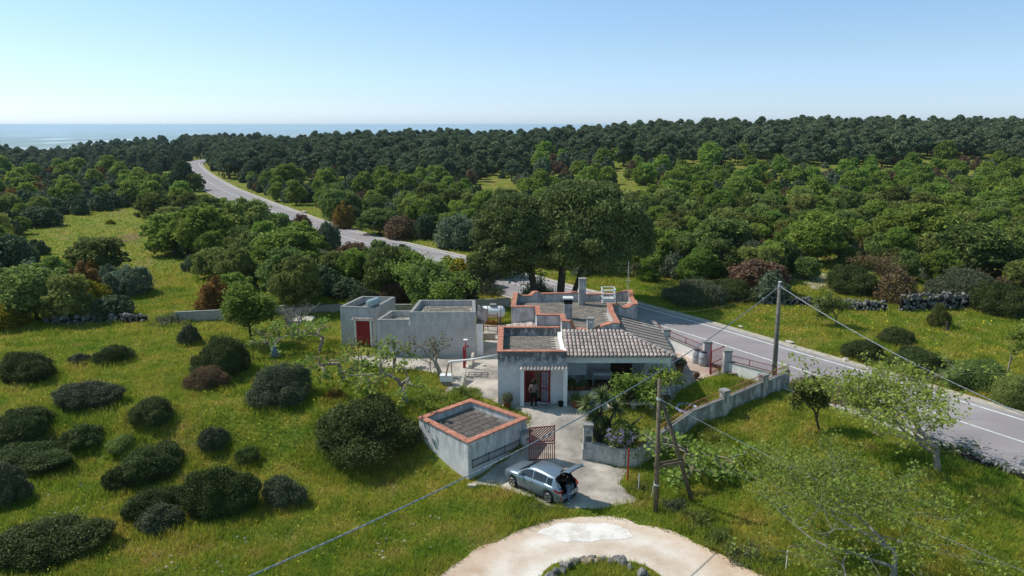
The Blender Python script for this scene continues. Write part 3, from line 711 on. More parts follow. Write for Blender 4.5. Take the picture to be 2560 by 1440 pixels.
for k in range(6):
    x = 6.5 + k * .22; q = MB(); q.box(x, x + .17, 44.955, 44.978, .2, 2.05); q.build('panel', 'door_wood', dr)
mb = MB(); mb.add([(8.1, 43.7, .1), (9.0, 43.7, .1), (9.15, 45.0, .1), (8.1, 45.0, .1), (8.85, 44.1, 2.5), (9.4, 44.1, 2.5), (9.4, 45.0, 2.5), (8.85, 45.0, 2.5), (8.1, 43.7, .75), (9.0, 43.7, .75)],
   [(3, 2, 1, 0), (4, 5, 6, 7), (0, 1, 9, 8), (8, 9, 5, 4), (1, 2, 6, 5, 9), (2, 3, 7, 6), (3, 0, 8, 4, 7)])
mb.build('oven_hood', 'porch_plaster', house)
# porch roof: front slope of single tiles, hip caps, weathered right slope
pr = MB()
pr.add([(3.27, 42.02, 2.68), (9.9, 42.02, 2.68), (6.96, 45.08, 3.42), (3.27, 45.33, 3.46), (3.27, 42.02, 2.62), (9.9, 42.02, 2.62), (6.96, 45.08, 3.36), (3.27, 45.33, 3.4)],
       [(0, 1, 2, 3), (7, 6, 5, 4), (0, 4, 5, 1), (3, 7, 4, 0)])
pr.add([(9.9, 42.02, 2.678), (10.35, 50.2, 2.678), (8.85, 49.9, 3.1), (6.97, 49.15, 3.42), (6.97, 45.08, 3.42), (9.9, 42.02, 2.618), (10.35, 50.2, 2.618), (8.85, 49.9, 3.04), (6.97, 49.15, 3.36), (6.97, 45.08, 3.36)],
       [(0, 1, 2, 3, 4), (9, 8, 7, 6, 5), (0, 5, 6, 1), (1, 6, 7, 2)])
pr = pr.build('porch_roof', 'roof_mortar', house)
upv = Vector((0, 3.06, .76)).normalized()
def keepf(p): return p.x < 9.9 - (p.y - 42.02) * .955 - .02
tile_field(pr, house.location, Vector((3.3, 41.96, 2.70)), Vector((1, 0, 0)), upv, 27, 8, .243, .398, keepf)
for k in range(12):
    f = (k + .3) / 12; p = Vector((9.9, 42.02, 2.76)).lerp(Vector((6.96, 45.08, 3.5)), f); o = link('hip_tile', TILE, pr)
    d = Vector((-2.94, 3.06, .74)).normalized(); r_ = Vector((3.06, 2.94, 0)).normalized(); Mr = Matrix((r_, d, r_.cross(d))).transposed().to_4x4() @ Matrix.Scale(1.15, 4); Mr.translation = p - house.location; o.matrix_local = Mr
for k in range(10):                   # the right slope: broad weathered strips with raised edges
    y0 = 42.6 + k * .74; w = .7
    xt = max(6.99, 9.9 - (y0 - 42.02) * .955 + .16) if y0 < 45.1 else 6.99 + max(0, y0 - 49.0) * .8
    def zz(x): return 2.70 + (10.0 - x) / 3.05 * .74
    xe = 10.0 + k * .035
    q = MB()
    for (ya, yb, h_) in ((y0, y0 + w * .8, .03), (y0 + w * .8, y0 + w, .085)):
        xa = max(xt, 9.9 - (ya - 42.02) * .955 + .14) if ya < 45.1 else xt
        xb = max(6.99, 9.9 - (yb - 42.02) * .955 + .14) if yb < 45.1 else xt
        q.add([(xe, ya, zz(xe)), (xe, yb, zz(xe)), (xb, yb, zz(xb)), (xa, ya, zz(xa)), (xe, ya, zz(xe) + h_), (xe, yb, zz(xe) + h_), (xb, yb, zz(xb) + h_), (xa, ya, zz(xa) + h_)],
              [(0, 4, 5, 1), (1, 5, 6, 2), (2, 6, 7, 3), (3, 7, 4, 0), (4, 7, 6, 5)])
    q.build('roof_panel', 'roof_panel', pr)
mb = MB(); mb.box(6.72, 6.948, 45.4, 49.1, 3.425, 3.7); mb.build('flashing', 'white_plaster', house)
# right side low gate and steps of the porch
sg = MB(); sg.hexa([(9.78, 42.4), (10.9, 43.6), (10.9, 43.85), (9.78, 42.65)], -.4, .35); sg.build('side_wall', 'plaster_fence', house)
# things on the roofs
def antenna(p, h):
    t = thing('antenna', 'thin television aerial mast at the rear corner of the house roof', 'antenna', p)
    mb = MB(); mb.bar(p, p + Vector((0, 0, h)), .018); mb.build('mast', 'galvanised', t)
    mb = MB(); mb.bar(p + Vector((-.2, 0, h * .45)), p + Vector((.25, 0, h * .45)), .012); mb.build('boom', 'galvanised', t)
x_, y_ = at(1566, 745, 3.9); antenna(Vector((8.7, 53.0, 3.9)), 2.6)
mb = MB(); c_ = at(1520, 754, 3.5); cx, cy = c_; w_, d_, h_ = .48, .5, 1.05
t = thing('metal_cage', 'white metal cage frame standing on the rear roof by the parapet', 'cage', (cx, cy, 3.5))
for sx_ in (-1, 1):
    for sy_ in (-1, 1): mb.bar((cx + sx_ * w_, cy + sy_ * d_, 3.47), (cx + sx_ * w_ * .9, cy + sy_ * d_, 3.47 + h_), .03)
for z in (.08, .45, .75, h_):
    for sy_ in (-1, 1): mb.bar((cx - w_, cy + sy_ * d_, 3.47 + z), (cx + w_, cy + sy_ * d_, 3.47 + z), .026)
    for sx_ in (-1, 1): mb.bar((cx + sx_ * w_, cy - d_, 3.47 + z), (cx + sx_ * w_, cy + d_, 3.47 + z), .026)
mb.build('frame', 'gloss_white', t)
mb = MB(); mb.box(cx - w_ * .85, cx + w_ * .85, cy - d_ * .8, cy + d_ * .8, 3.6, 3.82); mb.build('tray', 'cap_white', t)

# ---------------------------------------------------------------- outbuilding (three flat-roofed blocks)
ob = thing('outbuilding', 'long grey rendered outbuilding of three flat-roofed blocks with a dark red door', 'outbuilding', (-8, 52, 0))
B1 = [(-13.05, 53.2), (-10.3, 52.75), (-9.36, 56.3), (-12.07, 56.56)]
B2 = [(-9.78, 50.45), (-7.42, 50.45), (-7.42, 53.1), (-9.2, 53.1)]
B3 = [(-7.4, 50.43), (-2.62, 50.43), (-2.85, 54.2), (-7.15, 54.2)]
edge_walls(ob, B1, -.4, 2.5, .22, 'plaster_out', {0: [(.425, .83, 0, 1.95)]}); parapets(ob, B1, 2.5, {'all': 3.02}, .22, 'plaster_out', 'concrete_grey', over=.01, ch=.05)
flat_roof(ob, B1, 2.52, 'roof_slab', .4, .4, 'roof_slab', slabs=False)
edge_walls(ob, B2, -.4, 2.25, .22, 'plaster_out', skip=()); parapets(ob, B2, 2.25, {'all': 2.72}, .22, 'plaster_out', 'concrete_grey', over=.01, ch=.05, skip=(1,))
flat_roof(ob, B2, 2.27, 'roof_mortar', .46, .46, 'roof_slab')
edge_walls(ob, B3, -.4, 2.85, .22, 'plaster_out'); parapets(ob, B3, 2.85, {'all': 3.28}, .22, 'plaster_out', 'concrete_grey', over=.01, ch=.05)
flat_roof(ob, B3, 2.87, 'roof_mortar', .5, .5, 'roof_slab')
e = Vector((B1[1][0] - B1[0][0], B1[1][1] - B1[0][1])); a0 = Vector(B1[0]) + e * .425; a1 = Vector(B1[0]) + e * .83; nn = Vector((-e.y, e.x)).normalized()
mb = MB(); mb.hexa([a0 + nn * .08, a1 + nn * .08, a1 + nn * .12, a0 + nn * .12], 0, 1.95); d1 = mb.build('door', 'red_paint', ob)
mb = MB(); mb.bar((*(a1 - e.normalized() * .1 + nn * .05), .95), (*(a1 - e.normalized() * .1 + nn * .05), 1.15), .02); mb.build('handle', 'dark_metal', d1)
cn = MB(); c0 = Vector(B1[0]) + e * .36; c1 = Vector(B1[0]) + e * .95
cn.hexa([c0 - nn * .3, c1 - nn * .3, c1, c0], [2.05, 2.05, 2.2, 2.2], [2.09, 2.09, 2.24, 2.24]); cn = cn.build('canopy', 'white_plaster', ob)
tile_field(cn, ob.location, Vector((*(c0 - nn * .33), 2.1)), Vector((*e.normalized(), 0)), Vector((nn.x * .3, nn.y * .3, .14)).normalized(), 10, 1, .165, .34, None, .72)
for s0 in (.385, .832):
    p0 = Vector(B1[0]) + e * s0; p1 = Vector(B1[0]) + e * (s0 + .038); q = MB(); q.hexa([p0 - nn * .03, p1 - nn * .03, p1 - nn * .002, p0 - nn * .002], 0, 2.05); q.build('door_surround', 'white_plaster', ob)
mb = MB(); mb.hexa([(-2.6, 50.6), (-2.1, 50.6), (-2.2, 52.4), (-2.65, 52.4)], -.2, 2.35); mb.build('end_wall', 'white_plaster', ob)
er = MB(); er.add([(-2.6, 50.45, 2.98), (-1.9, 50.45, 2.55), (-2.1, 53.8, 2.55), (-2.8, 53.8, 2.98), (-2.6, 50.45, 2.9), (-1.9, 50.45, 2.47), (-2.1, 53.8, 2.47), (-2.8, 53.8, 2.9)], [(0, 1, 2, 3), (7, 6, 5, 4), (0, 4, 5, 1), (1, 5, 6, 2), (2, 6, 7, 3), (3, 7, 4, 0)])
er = er.build('lean_to_roof', 'roof_panel', ob)
tile_field(er, ob.location, Vector((-1.88, 50.45, 2.55)), Vector((0, 1, 0)), Vector((-.87, 0, .49)).normalized(), 12, 2, .27, .44)
mb = MB(); x_, y_ = at(990, 768, 2.6)
mb.bar((-10.55, 52.74, .8), (-10.55, 52.74, 2.4), .012); mb.build('pipe', 'dark_metal', ob)
# round tank on the roof, lamp
x_, y_ = at(936, 772, 2.62)
t = thing('water_tank', 'pale blue-green round tank lying on the outbuilding roof edge', 'tank', (-10.55, 53.35, 3.3))
def lying(parent, c, axis, r, L, mat, caps=.12, n=20):
    axis = Vector(axis).normalized(); c = Vector(c); mb = MB()
    P = [(-L / 2 - caps, .02), (-L / 2 - caps * .8, r * .55), (-L / 2 - caps * .3, r * .88), (-L / 2, r), (-L / 4, r), (L / 4, r), (L / 2, r), (L / 2 + caps * .3, r * .88), (L / 2 + caps * .8, r * .55), (L / 2 + caps, .02)]
    mb.tube([c + axis * a for a, _ in P], [b_ for _, b_ in P], n); return mb.build('body', mat, parent, True)
lying(t, (-10.55, 53.35, 3.3), (.5, 1, 0), .29, 1.0, 'tank_blue', .04)
for k in (-.32, 0, .32):
    mb = MB(); a_ = Vector((.5, 1, 0)).normalized(); c = Vector((-10.55, 53.35, 3.3)) + a_ * k; mb.tube([c - a_ * .03, c + a_ * .03], [.305, .305], 20); mb.build('band', 'tank_blue', t)
for k in (-.35, .35):
    c = Vector((-10.55, 53.35, 0)) + a_ * k; mb = MB(); mb.box(c.x - .28, c.x + .28, c.y - .06, c.y + .06, 2.52, 3.04); mb.build('foot', 'concrete_grey', t)
# ---------------------------------------------------------------- gate shed
sh = thing('flat_roofed_shed', 'square flat-roofed shed with terracotta coping beside the entrance gate', 'shed', (-2.2, 38, -1.8))
S_ = [(-2.29, 34.9), (.83, 38.1), (-2.49, 41.0), (-5.25, 38.2)]
edge_walls(sh, S_, -2.6, -.12, .25, 'plaster_shed'); parapets(sh, S_, -.12, {'all': .37}, .25, 'plaster_shed', 'coping_red', over=.06, ch=.07)
flat_roof(sh, S_, -.1, 'roof_mortar_brown', .62, .5, 'roof_slab_brown', math.atan2(S_[1][1] - S_[0][1], S_[1][0] - S_[0][0]))
e = (Vector(S_[1]) - Vector(S_[0])); el = e.length; ed = e.normalized(); on = Vector((ed.y, -ed.x))
rl = MB(); q0 = Vector(S_[0]) + ed * .25 + on * .06; q1 = Vector(S_[0]) + ed * el * .86 + on * .06
for z in (-1.14, -.76): rl.beam((*q0, z), (*q1, z), .03, .03)
for f in (0, .33, .67, 1): p = q0.lerp(q1, f); rl.beam((*p, -1.2), (*p, -.66), .035, .035)
rl = rl.build('railing', 'dark_metal', sh)
for k in range(1, 30):
    p = q0.lerp(q1, k / 30); q = MB(); q.bar((*p, -1.13), (*p, -.77), .009); q.build('bar', 'dark_metal', rl)
mb = MB(); pa = Vector(S_[1]) + on * .02 - ed * .5; pb = Vector(S_[1]) + on * .02 + ed * .12
mb.hexa([pa + on * .22, pb + on * .22, pb - on * .02, pa - on * .0], -2.3, -.42); gp = mb.build('gate_pillar', 'plaster_shed', sh)
mb = MB(); mb.hexa([pa + on * .3 - ed * .05, pb + on * .3 + ed * .05, pb - on * .0 + ed * .05, pa + on * .0 - ed * .05], -.42, -.3); mb.build('cap', 'concrete_grey', gp)
def plaque(base, ed_, on_, z0, z1, w, mat, parent, name, u=0):
    c = base + ed_ * u; q = MB(); q.hexa([c - ed_ * w / 2 + on_ * .03, c + ed_ * w / 2 + on_ * .03, c + ed_ * w / 2 + on_ * .002, c - ed_ * w / 2 + on_ * .002], z0, z1); return q.build(name, mat, parent)
pm = (pa + pb) / 2 + on * .22
plaque(pm, ed, on, -.85, -.72, .28, 'concrete_grey', gp, 'lamp'); plaque(pm, ed, on, -1.3, -.98, .44, 'plaster_fence', gp, 'letter_box')
# ---------------------------------------------------------------- gate leaf
p0 = G(1323, 1152); p1 = G(1386, 1147); zt = hgt(1070, p0.y); zb = p0.z + .04
gt = thing('iron_gate', 'open red iron driveway gate leaf with slanting bars over upright bars', 'gate', tuple(p0))
L = (p1 - p0).xy.length; gd = (p1 - p0).xy.normalized()
def gpnt(s, z): return Vector((p0.x + gd.x * s, p0.y + gd.y * s, z))
mb = MB(); zm = zb + (zt - zb) * .5
for a_, b_ in (((0, zb), (L, zb)), ((0, zt), (L, zt + .06)), ((0, zm), (L, zm)), ((0, zm + .12), (L, zm + .12)), ((0, zb - .03), (0, zt + .02)), ((L, zb - .03), (L, zt + .1))):
    mb.beam(gpnt(*a_), gpnt(*b_), .05, .05)
fr = mb.build('gate_frame', 'red_paint_old', gt)
for k in range(1, 13):
    s = L * k / 13; q = MB(); q.beam(gpnt(s, zb + .03), gpnt(s, zm - .02), .045, .05); q.build('bar', 'red_paint_old', gt)
hh = zt - zm - .15
for k in range(-4, 9):
    s0 = L * k / 9; s1 = s0 + hh * 1.1; za = zm + .14; zc = zt
    if s0 < 0: za += (0 - s0) / 1.1; s0 = 0
    if s1 > L: zc -= (s1 - L) / 1.1; s1 = L
    if za < zc - .05: q = MB(); q.beam(gpnt(s0, za), gpnt(s1, zc), .04, .05); q.build('slanting_bar', 'red_paint_old', gt)

# ---------------------------------------------------------------- boundary walls with railings
def post(root, p, w, h, mat='plaster_fence', base=None, ang=0):
    mb = MB(); c, s_ = math.cos(ang), math.sin(ang)
    def sq(w_): return [(p.x + (a * c - b_ * s_) * w_, p.y + (a * s_ + b_ * c) * w_) for a, b_ in ((-.5, -.5), (.5, -.5), (.5, .5), (-.5, .5))]
    mb.hexa(sq(w), p.z - .4, p.z + h - .12)
    if base: mb.hexa(sq(w + .1), p.z - .41, p.z + base)
    o = mb.build('post', mat, root); q = MB(); q.hexa(sq(w + .08), p.z + h - .12, p.z + h); q.build('cap', 'concrete_grey', o); return o
def wall_run(root, a, b_, h, th=.22, mat='plaster_fence', cap=True, rail=None, railmat='rust_paint', spacing=.13, rh=.42, name='wall'):
    d = (b_ - a).xy; L_ = d.length; d.normalize(); n_ = Vector((-d.y, d.x)); mb = MB(); k = max(1, int(L_ / 1.5)); mc = MB()
    def zf(f): return (a.z + (b_.z - a.z) * f)
    for i in range(k):
        f0, f1 = i / k, (i + 1) / k; P0 = a.xy.lerp(b_.xy, f0); P1 = a.xy.lerp(b_.xy, f1)
        z0, z1 = zf(f0), zf(f1)
        mb.hexa([P0 - n_ * th / 2, P1 - n_ * th / 2, P1 + n_ * th / 2, P0 + n_ * th / 2], [z0 - .5, z1 - .5, z1 - .5, z0 - .5], [z0 + h, z1 + h, z1 + h, z0 + h])
        t2 = th / 2 + .03
        mc.hexa([P0 - n_ * t2, P1 - n_ * t2, P1 + n_ * t2, P0 + n_ * t2], [z0 + h + .001, z1 + h + .001, z1 + h + .001, z0 + h + .001], [z0 + h + .06, z1 + h + .06, z1 + h + .06, z0 + h + .06])
    w_ = mb.build(name, mat, root)
    if cap: mc.build('coping', 'concrete_grey', w_)
    if rail:
        r_ = MB(); A_ = lambda f, z: Vector((*a.xy.lerp(b_.xy, f), zf(f) + h + .06 + z))
        r_.beam(A_(0, rh), A_(1, rh), .04, .03); r_.beam(A_(0, .06), A_(1, .06), .03, .03)
        nb = max(2, int(L_ / 1.9))
        for i in range(nb + 1): r_.beam(A_(i / nb, 0), A_(i / nb, rh + .03), .035, .035)
        r_ = r_.build('railing', railmat, root); me = None
        nbar = int(L_ / spacing)
        for i in range(1, nbar):
            p = A_(i / nbar, 0)
            if me is None:
                q = MB(); q.bar(p + Vector((0, 0, .05)), p + Vector((0, 0, rh)), .009); o = q.build('bar', railmat, r_); me = o.data; base = p
            else:
                o = link('bar', me, r_); o.location = p - base
    return w_
gw = thing('garden_wall', 'low rendered garden wall with rusty railing running from the gate post to the field corner', 'wall', tuple(G(1480, 1150)))
gpp = G(1468, 1140)
post(gw, gpp, .5, hgt(1058, gpp.y) - gpp.z, base=.55)
plaque(Vector((gpp.x, gpp.y - .25)), Vector((1, 0)), Vector((0, -1)), gpp.z + 1.45, gpp.z + 1.6, .26, 'concrete_grey', gw, 'lamp')
plaque(Vector((gpp.x + .02, gpp.y - .25)), Vector((1, 0)), Vector((0, -1)), gpp.z + .95, gpp.z + 1.28, .34, 'stone_grey', gw, 'letter_box')
w0 = G(1482, 1148); w1 = G(1562, 1166); w2 = G(1592, 1164); w3 = G(1725, 1070); w4 = G(1808, 1036); w5 = G(1905, 992); w6 = G(1968, 964)
wall_run(gw, w0, w1, .95); wall_run(gw, w1, w2, .95); wall_run(gw, w2, w3, 1.0, rail=1, rh=.36)
wall_run(gw, w3, w4, 1.02, rail=1); wall_run(gw, w4, w5, 1.0, rail=1); wall_run(gw, w5, w6, .95, rail=1)
post(gw, w4, .42, 1.55, ang=.5); post(gw, w5, .42, 1.5, ang=.5)
rw = thing('roadside_wall', 'white rendered wall with faded red railing between the garden and the asphalt road', 'wall', tuple(G(1820, 920)))
r0 = G(1664, 868); r1 = G(1765, 912); r2 = G(1815, 932); r3 = G(1930, 963)
wall_run(rw, r0, r1, .85, mat='white_plaster', rail=1, railmat='red_paint_old', rh=.45); wall_run(rw, r2, r3, .8, mat='white_plaster', rail=1, railmat='red_paint_old', rh=.45)
post(rw, r0, .5, 1.45, 'white_plaster'); post(rw, r1, .5, 1.75, 'plaster_main'); post(rw, r2, .5, 1.65, 'plaster_main'); 
wall_run(rw, G(1640, 850), G(1655, 862), .85, mat='white_plaster', rail=1, railmat='red_paint_old', rh=.45)
gg = thing('garden_gate', 'small red iron garden gate standing half open between the roadside wall posts', 'gate', tuple(r1))
def small_gate(a, b_, h):
    L_ = (b_ - a).xy.length; mb = MB(); P = lambda f, z: Vector((*a.xy.lerp(b_.xy, f), a.z + (b_.z - a.z) * f + z))
    for z in (.08, .75, h): mb.beam(P(0, z), P(1, z), .04, .04)
    for f in (0, 1): mb.beam(P(f, .03), P(f, h + .05), .05, .05)
    mb.build('leaf_frame', 'red_paint', gg)
    n_ = int(L_ / .14)
    for i in range(1, n_): q = MB(); q.bar(P(i / n_, .1), P(i / n_, h), .012); q.build('bar', 'red_paint', gg)
small_gate(G(1774, 936), G(1806, 921), 1.6); small_gate(G(1776, 938), G(1776, 915), 1.55)
# grey block wall at the back of the plot
bw = thing('block_wall', 'long grey concrete block wall closing off the back of the garden', 'wall', tuple(G(1000, 780)))
def ptop(px, py_t, py_b): p = G(px, py_b); return p, hgt(py_t, p.y) - p.z
pts = [(440, 782, 806), (560, 775, 800), (640, 770, 795), (720, 767, 786), (833, 765, 780), (1065, 760, 779), (1130, 751, 776), (1232, 751, 772), (1276, 745, 770)]
PT = [ptop(*p) for p in pts]; bricks = 0
bme = slab_mesh(.46, .2, 'block_wall')
for i in range(len(PT) - 1):
    a, ha = PT[i]; b_, hb = PT[i + 1]; h_ = (ha + hb) / 2 if i not in () else ha
    w_ = wall_run(bw, a, b_, h_, .2, 'block_wall', cap=True)
    if i >= 3:
        d = (b_ - a).xy; L_ = d.length; d.normalize(); nn = Vector((d.y, -d.x, 0)); ex = Vector((*d, 0)); Mx = Matrix((ex, Vector((0, 0, 1)), nn)).transposed().to_4x4()
        for row in range(int(h_ / .22)):
            for k in range(int(L_ / .48)):
                if bricks > 290: break
                s = (k + .5 + .5 * (row % 2)) * .48
                if s > L_ - .25: continue
                o = link('block', bme, bw); bricks += 1
                Mr = Mx.copy(); Mr.translation = Vector((*(a.xy + d * s), a.z + (b_.z - a.z) * s / L_ + h_ - .12 - row * .22)) + nn * .095 - bw.location; o.matrix_local = Mr

# ---------------------------------------------------------------- dry stone walls and loose rocks
def dry_wall(label, a, b_, h, n, w=.5, size=.22, meshes=None, bow=0):
    t = thing('dry_stone_wall', label, 'stone wall', tuple(a)); rnd = random.Random(int(a.x * 10)); meshes = meshes or SMALL + ROCKS[:3]
    for i in range(n):
        f = rnd.random(); lay = rnd.random() ** 1.3; hw = w * (1 - .5 * lay)
        p = a.lerp(b_, f); z = g1(p.x, p.y) + h * lay * rnd.uniform(.85, 1.05); s = size * rnd.uniform(.6, 1.25)
        o = link('stone', rnd.choice(meshes), t, (p.x - a.x + rnd.uniform(-.5, .5) * hw * .3, p.y - a.y + rnd.uniform(-.5, .5) * hw, z - a.z), (rnd.random() * 6, rnd.random() * 6, rnd.random() * 6), (s, s * rnd.uniform(.7, 1), s * rnd.uniform(.55, .9)))
    d = (b_ - a).normalized(); nn = Vector((-d.y, d.x, 0)); mb = MB(); k = 12   # inner core, coloured near-black to paint in the shade between stones
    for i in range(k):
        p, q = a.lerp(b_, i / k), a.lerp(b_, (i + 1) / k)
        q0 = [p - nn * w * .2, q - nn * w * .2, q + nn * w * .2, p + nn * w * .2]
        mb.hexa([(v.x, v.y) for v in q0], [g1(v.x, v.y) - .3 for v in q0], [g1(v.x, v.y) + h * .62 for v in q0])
    mb.build('shade_core', 'dark_inside', t)
dry_wall('low dry stone wall along the top of the left meadow', G(112, 812), G(368, 806), .75, 190, .55, .22)
dry_wall('high dry stone wall behind the flowery verge, lit along its top', G(2250, 778), G(2432, 772), 1.6, 295, .6, .21)
dry_wall('broken dry stone wall between the brown bushes and the verge', G(2040, 772), G(2215, 778), 1.0, 260, .6, .2)
dry_wall('short stretch of dry stone wall under the dark roadside bushes', G(1862, 757), G(2030, 765), .8, 190, .6, .19)
dry_wall('low tumbled stone wall beside the road in the lower corner', G(2405, 1140), G(2600, 1212), .3, 110, .8, .12)
dry_wall('distant stone wall in a woodland clearing', G(1115, 440), G(1215, 436), 1.0, 40, .8, .45)
rnd = random.Random(5)
for i in range(64):
    a = rnd.random(); th_ = math.pi * (1.02 - 1.04 * a); cx_, cy_ = at(1506, 1486, -1.8)
    p = Vector((cx_ + 2.15 * math.cos(th_) * rnd.uniform(.9, 1.08), cy_ + 2.25 * math.sin(th_) * rnd.uniform(.9, 1.06), 0))
    s = rnd.uniform(.1, .2) if rnd.random() < .6 else rnd.uniform(.2, .33)
    tan = .42 < a < .62 and rnd.random() < .6
    o = link('rock', rnd.choice(ROCKS[6:] if tan else ROCKS[:6]), None, (p.x, p.y, g1(p.x, p.y) + s * .45), (rnd.random() * 6, rnd.random() * 6, rnd.random() * 6), (s * (.6 if tan else 1), s * .75, s * .8))
    tag(o, 'small tan stone in the ring around the grass island' if tan else 'jagged grey limestone rock in the ring around the grass island', 'rock', 'rocks ringing the grass island')
# scattered field stones (too many to count)
def scatter_stones(name, boxes, n, smin, smax, meshes, seed):
    rnd = random.Random(seed); vs = []; fs = []; off = 0; allv = []; allf = []
    for i in range(n):
        x0, y0, x1, y1 = rnd.choice(boxes); p = G(rnd.uniform(x0, x1), rnd.uniform(y0, y1)); me = rnd.choice(meshes); s = rnd.uniform(smin, smax)
        Rm = Matrix.Rotation(rnd.random() * 6, 3, 'Z') @ Matrix.Rotation(rnd.random() * 6, 3, 'X')
        for v in me.vertices: q = Rm @ (v.co * s); allv.append((q.x + p.x, q.y + p.y, q.z * .7 + p.z + s * .3))
        for f in me.polygons: allf.append(tuple(k + off for k in f.vertices))
        off += len(me.vertices)
    me = bpy.data.meshes.new(name); me.from_pydata(allv, [], allf); me.materials.append(MATS['stone_pale']); tag(link(name, me), kind='stuff')
scatter_stones('field_stones', [(300, 1330, 640, 1435), (380, 1310, 620, 1400), (0, 1200, 330, 1300), (880, 1290, 1100, 1400)], 170, .04, .11, PALE, 3)
scatter_stones('patch_gravel', [(1325, 1300, 1590, 1365)], 900, .012, .035, PALE, 9)
scatter_stones('track_pebbles', [(1120, 1300, 1880, 1436), (1200, 1290, 1700, 1330), (1480, 1150, 1580, 1270), (1330, 1040, 1460, 1120)], 700, .012, .04, PALE, 4)

# ================================================================== VEGETATION
def rvec(rng, n):
    v = rng.normal(size=(n, 3)); return v / np.linalg.norm(v, axis=1)[:, None]
def leaf_quads(rng, c, nrm, size, aspect=1.6):
    """one folded leaf clump (two triangles as a quad) per point"""
    n = len(c); t = rvec(rng, n); t -= nrm * (t * nrm).sum(1)[:, None]; t /= np.maximum(np.linalg.norm(t, axis=1), 1e-6)[:, None]
    b_ = np.cross(nrm, t); L = (size * aspect * .5)[:, None]; Wd = (size * .5)[:, None]
    bend = nrm * (size * rng.uniform(-.25, .25, n))[:, None]
    V = np.stack([c - t * L, c + b_ * Wd + bend, c + t * L, c - b_ * Wd + bend], 1).reshape(-1, 3)
    F = np.arange(4 * n).reshape(n, 4); return V, F
def crown_pts(rng, lobes, n, inner=.25, up=0.0, zmin=None):
    lobes = np.array(lobes, float); area = (lobes[:, 3] * lobes[:, 4] + lobes[:, 3] * lobes[:, 5] + lobes[:, 4] * lobes[:, 5]); k = rng.choice(len(lobes), int(n * 1.9), p=area / area.sum())
    d = rvec(rng, len(k)); d[:, 2] += up; d /= np.linalg.norm(d, axis=1)[:, None]
    r = np.where(rng.random(len(k)) < inner, rng.uniform(.35, .85, len(k)), rng.normal(.96, .085, len(k))); r = np.where(rng.random(len(k)) < .1, rng.uniform(1.08, 1.36, len(k)), r)
    L = lobes[k]; p = L[:, :3] + d * L[:, 3:6] * r[:, None]; keep = np.ones(len(p), bool)
    for j in range(len(lobes)):
        q = np.linalg.norm((p - lobes[j, :3]) / lobes[j, 3:6], axis=1); keep &= ~((q < .68) & (k != j))
    if zmin is not None: keep &= p[:, 2] > zmin
    p, d, k = p[keep][:n], d[keep][:n], k[keep][:n]; nr = d / L[keep][:n][:, 3:6]; nr /= np.linalg.norm(nr, axis=1)[:, None]
    return p, nr, k
def lobes_dome(rng, r, h, n, flat=.6, jit=.25, z0=0.0):
    out = [(0, 0, z0 + h * .42, r * .8, r * .8, h * .52)]
    for i in range(n):
        a = rng.random() * 6.283; e_ = rng.random() ** .7 * 1.35; rr = r * .66 * math.cos(e_ * .9); s = r * rng.uniform(.3, .48)
        out.append((rr * math.cos(a), rr * math.sin(a), z0 + h * (.22 + .52 * math.sin(e_)), s, s, s * flat * h / r * 1.2))
    return out
def foliage(rng, lobes, n, size, inner=.2, up=0, out=.65, zmin=.02, sd=.3, aspect=1.6):
    p, nr, k = crown_pts(rng, lobes, n, inner, up, zmin)
    nn_ = nr * out + rvec(rng, len(p)) * (1 - out) * 1.3; nn_ /= np.linalg.norm(nn_, axis=1)[:, None]
    sz = size * rng.uniform(1 - sd, 1 + sd * 1.4, len(p)); V, F = leaf_quads(rng, p, nn_, sz, aspect)
    lobec = rng.uniform(-.14, .14, len(lobes))[k]; v = np.clip(.5 + lobec + rng.normal(0, .17, len(p)), 0, 1); return V, F, np.repeat(v, 4)
def tri_tubes(polys, nside=5):
    Vs = []; Fs = []; o = 0
    for pts, rads in polys:
        pts = np.array(pts, float); m_ = len(pts); d = np.gradient(pts, axis=0); d /= np.maximum(np.linalg.norm(d, axis=1), 1e-6)[:, None]
        ref = np.where(np.abs(d[:, 2:3]) < .9, np.array([[0, 0, 1.]]), np.array([[1., 0, 0]])); u = np.cross(d, ref); u /= np.maximum(np.linalg.norm(u, axis=1), 1e-6)[:, None]; w = np.cross(d, u)
        a = np.arange(nside) / nside * 2 * np.pi
        ring = pts[:, None, :] + (u[:, None, :] * np.cos(a)[None, :, None] + w[:, None, :] * np.sin(a)[None, :, None]) * np.array(rads)[:, None, None]
        Vs.append(ring.reshape(-1, 3)); i = np.arange(m_ - 1)[:, None] * nside; k = np.arange(nside)[None, :]; k2 = (k + 1) % nside
        Fs.append(np.stack([i + k, i + k2, i + nside + k2, i + nside + k], -1).reshape(-1, 4) + o); o += m_ * nside
    return np.concatenate(Vs), np.concatenate(Fs)
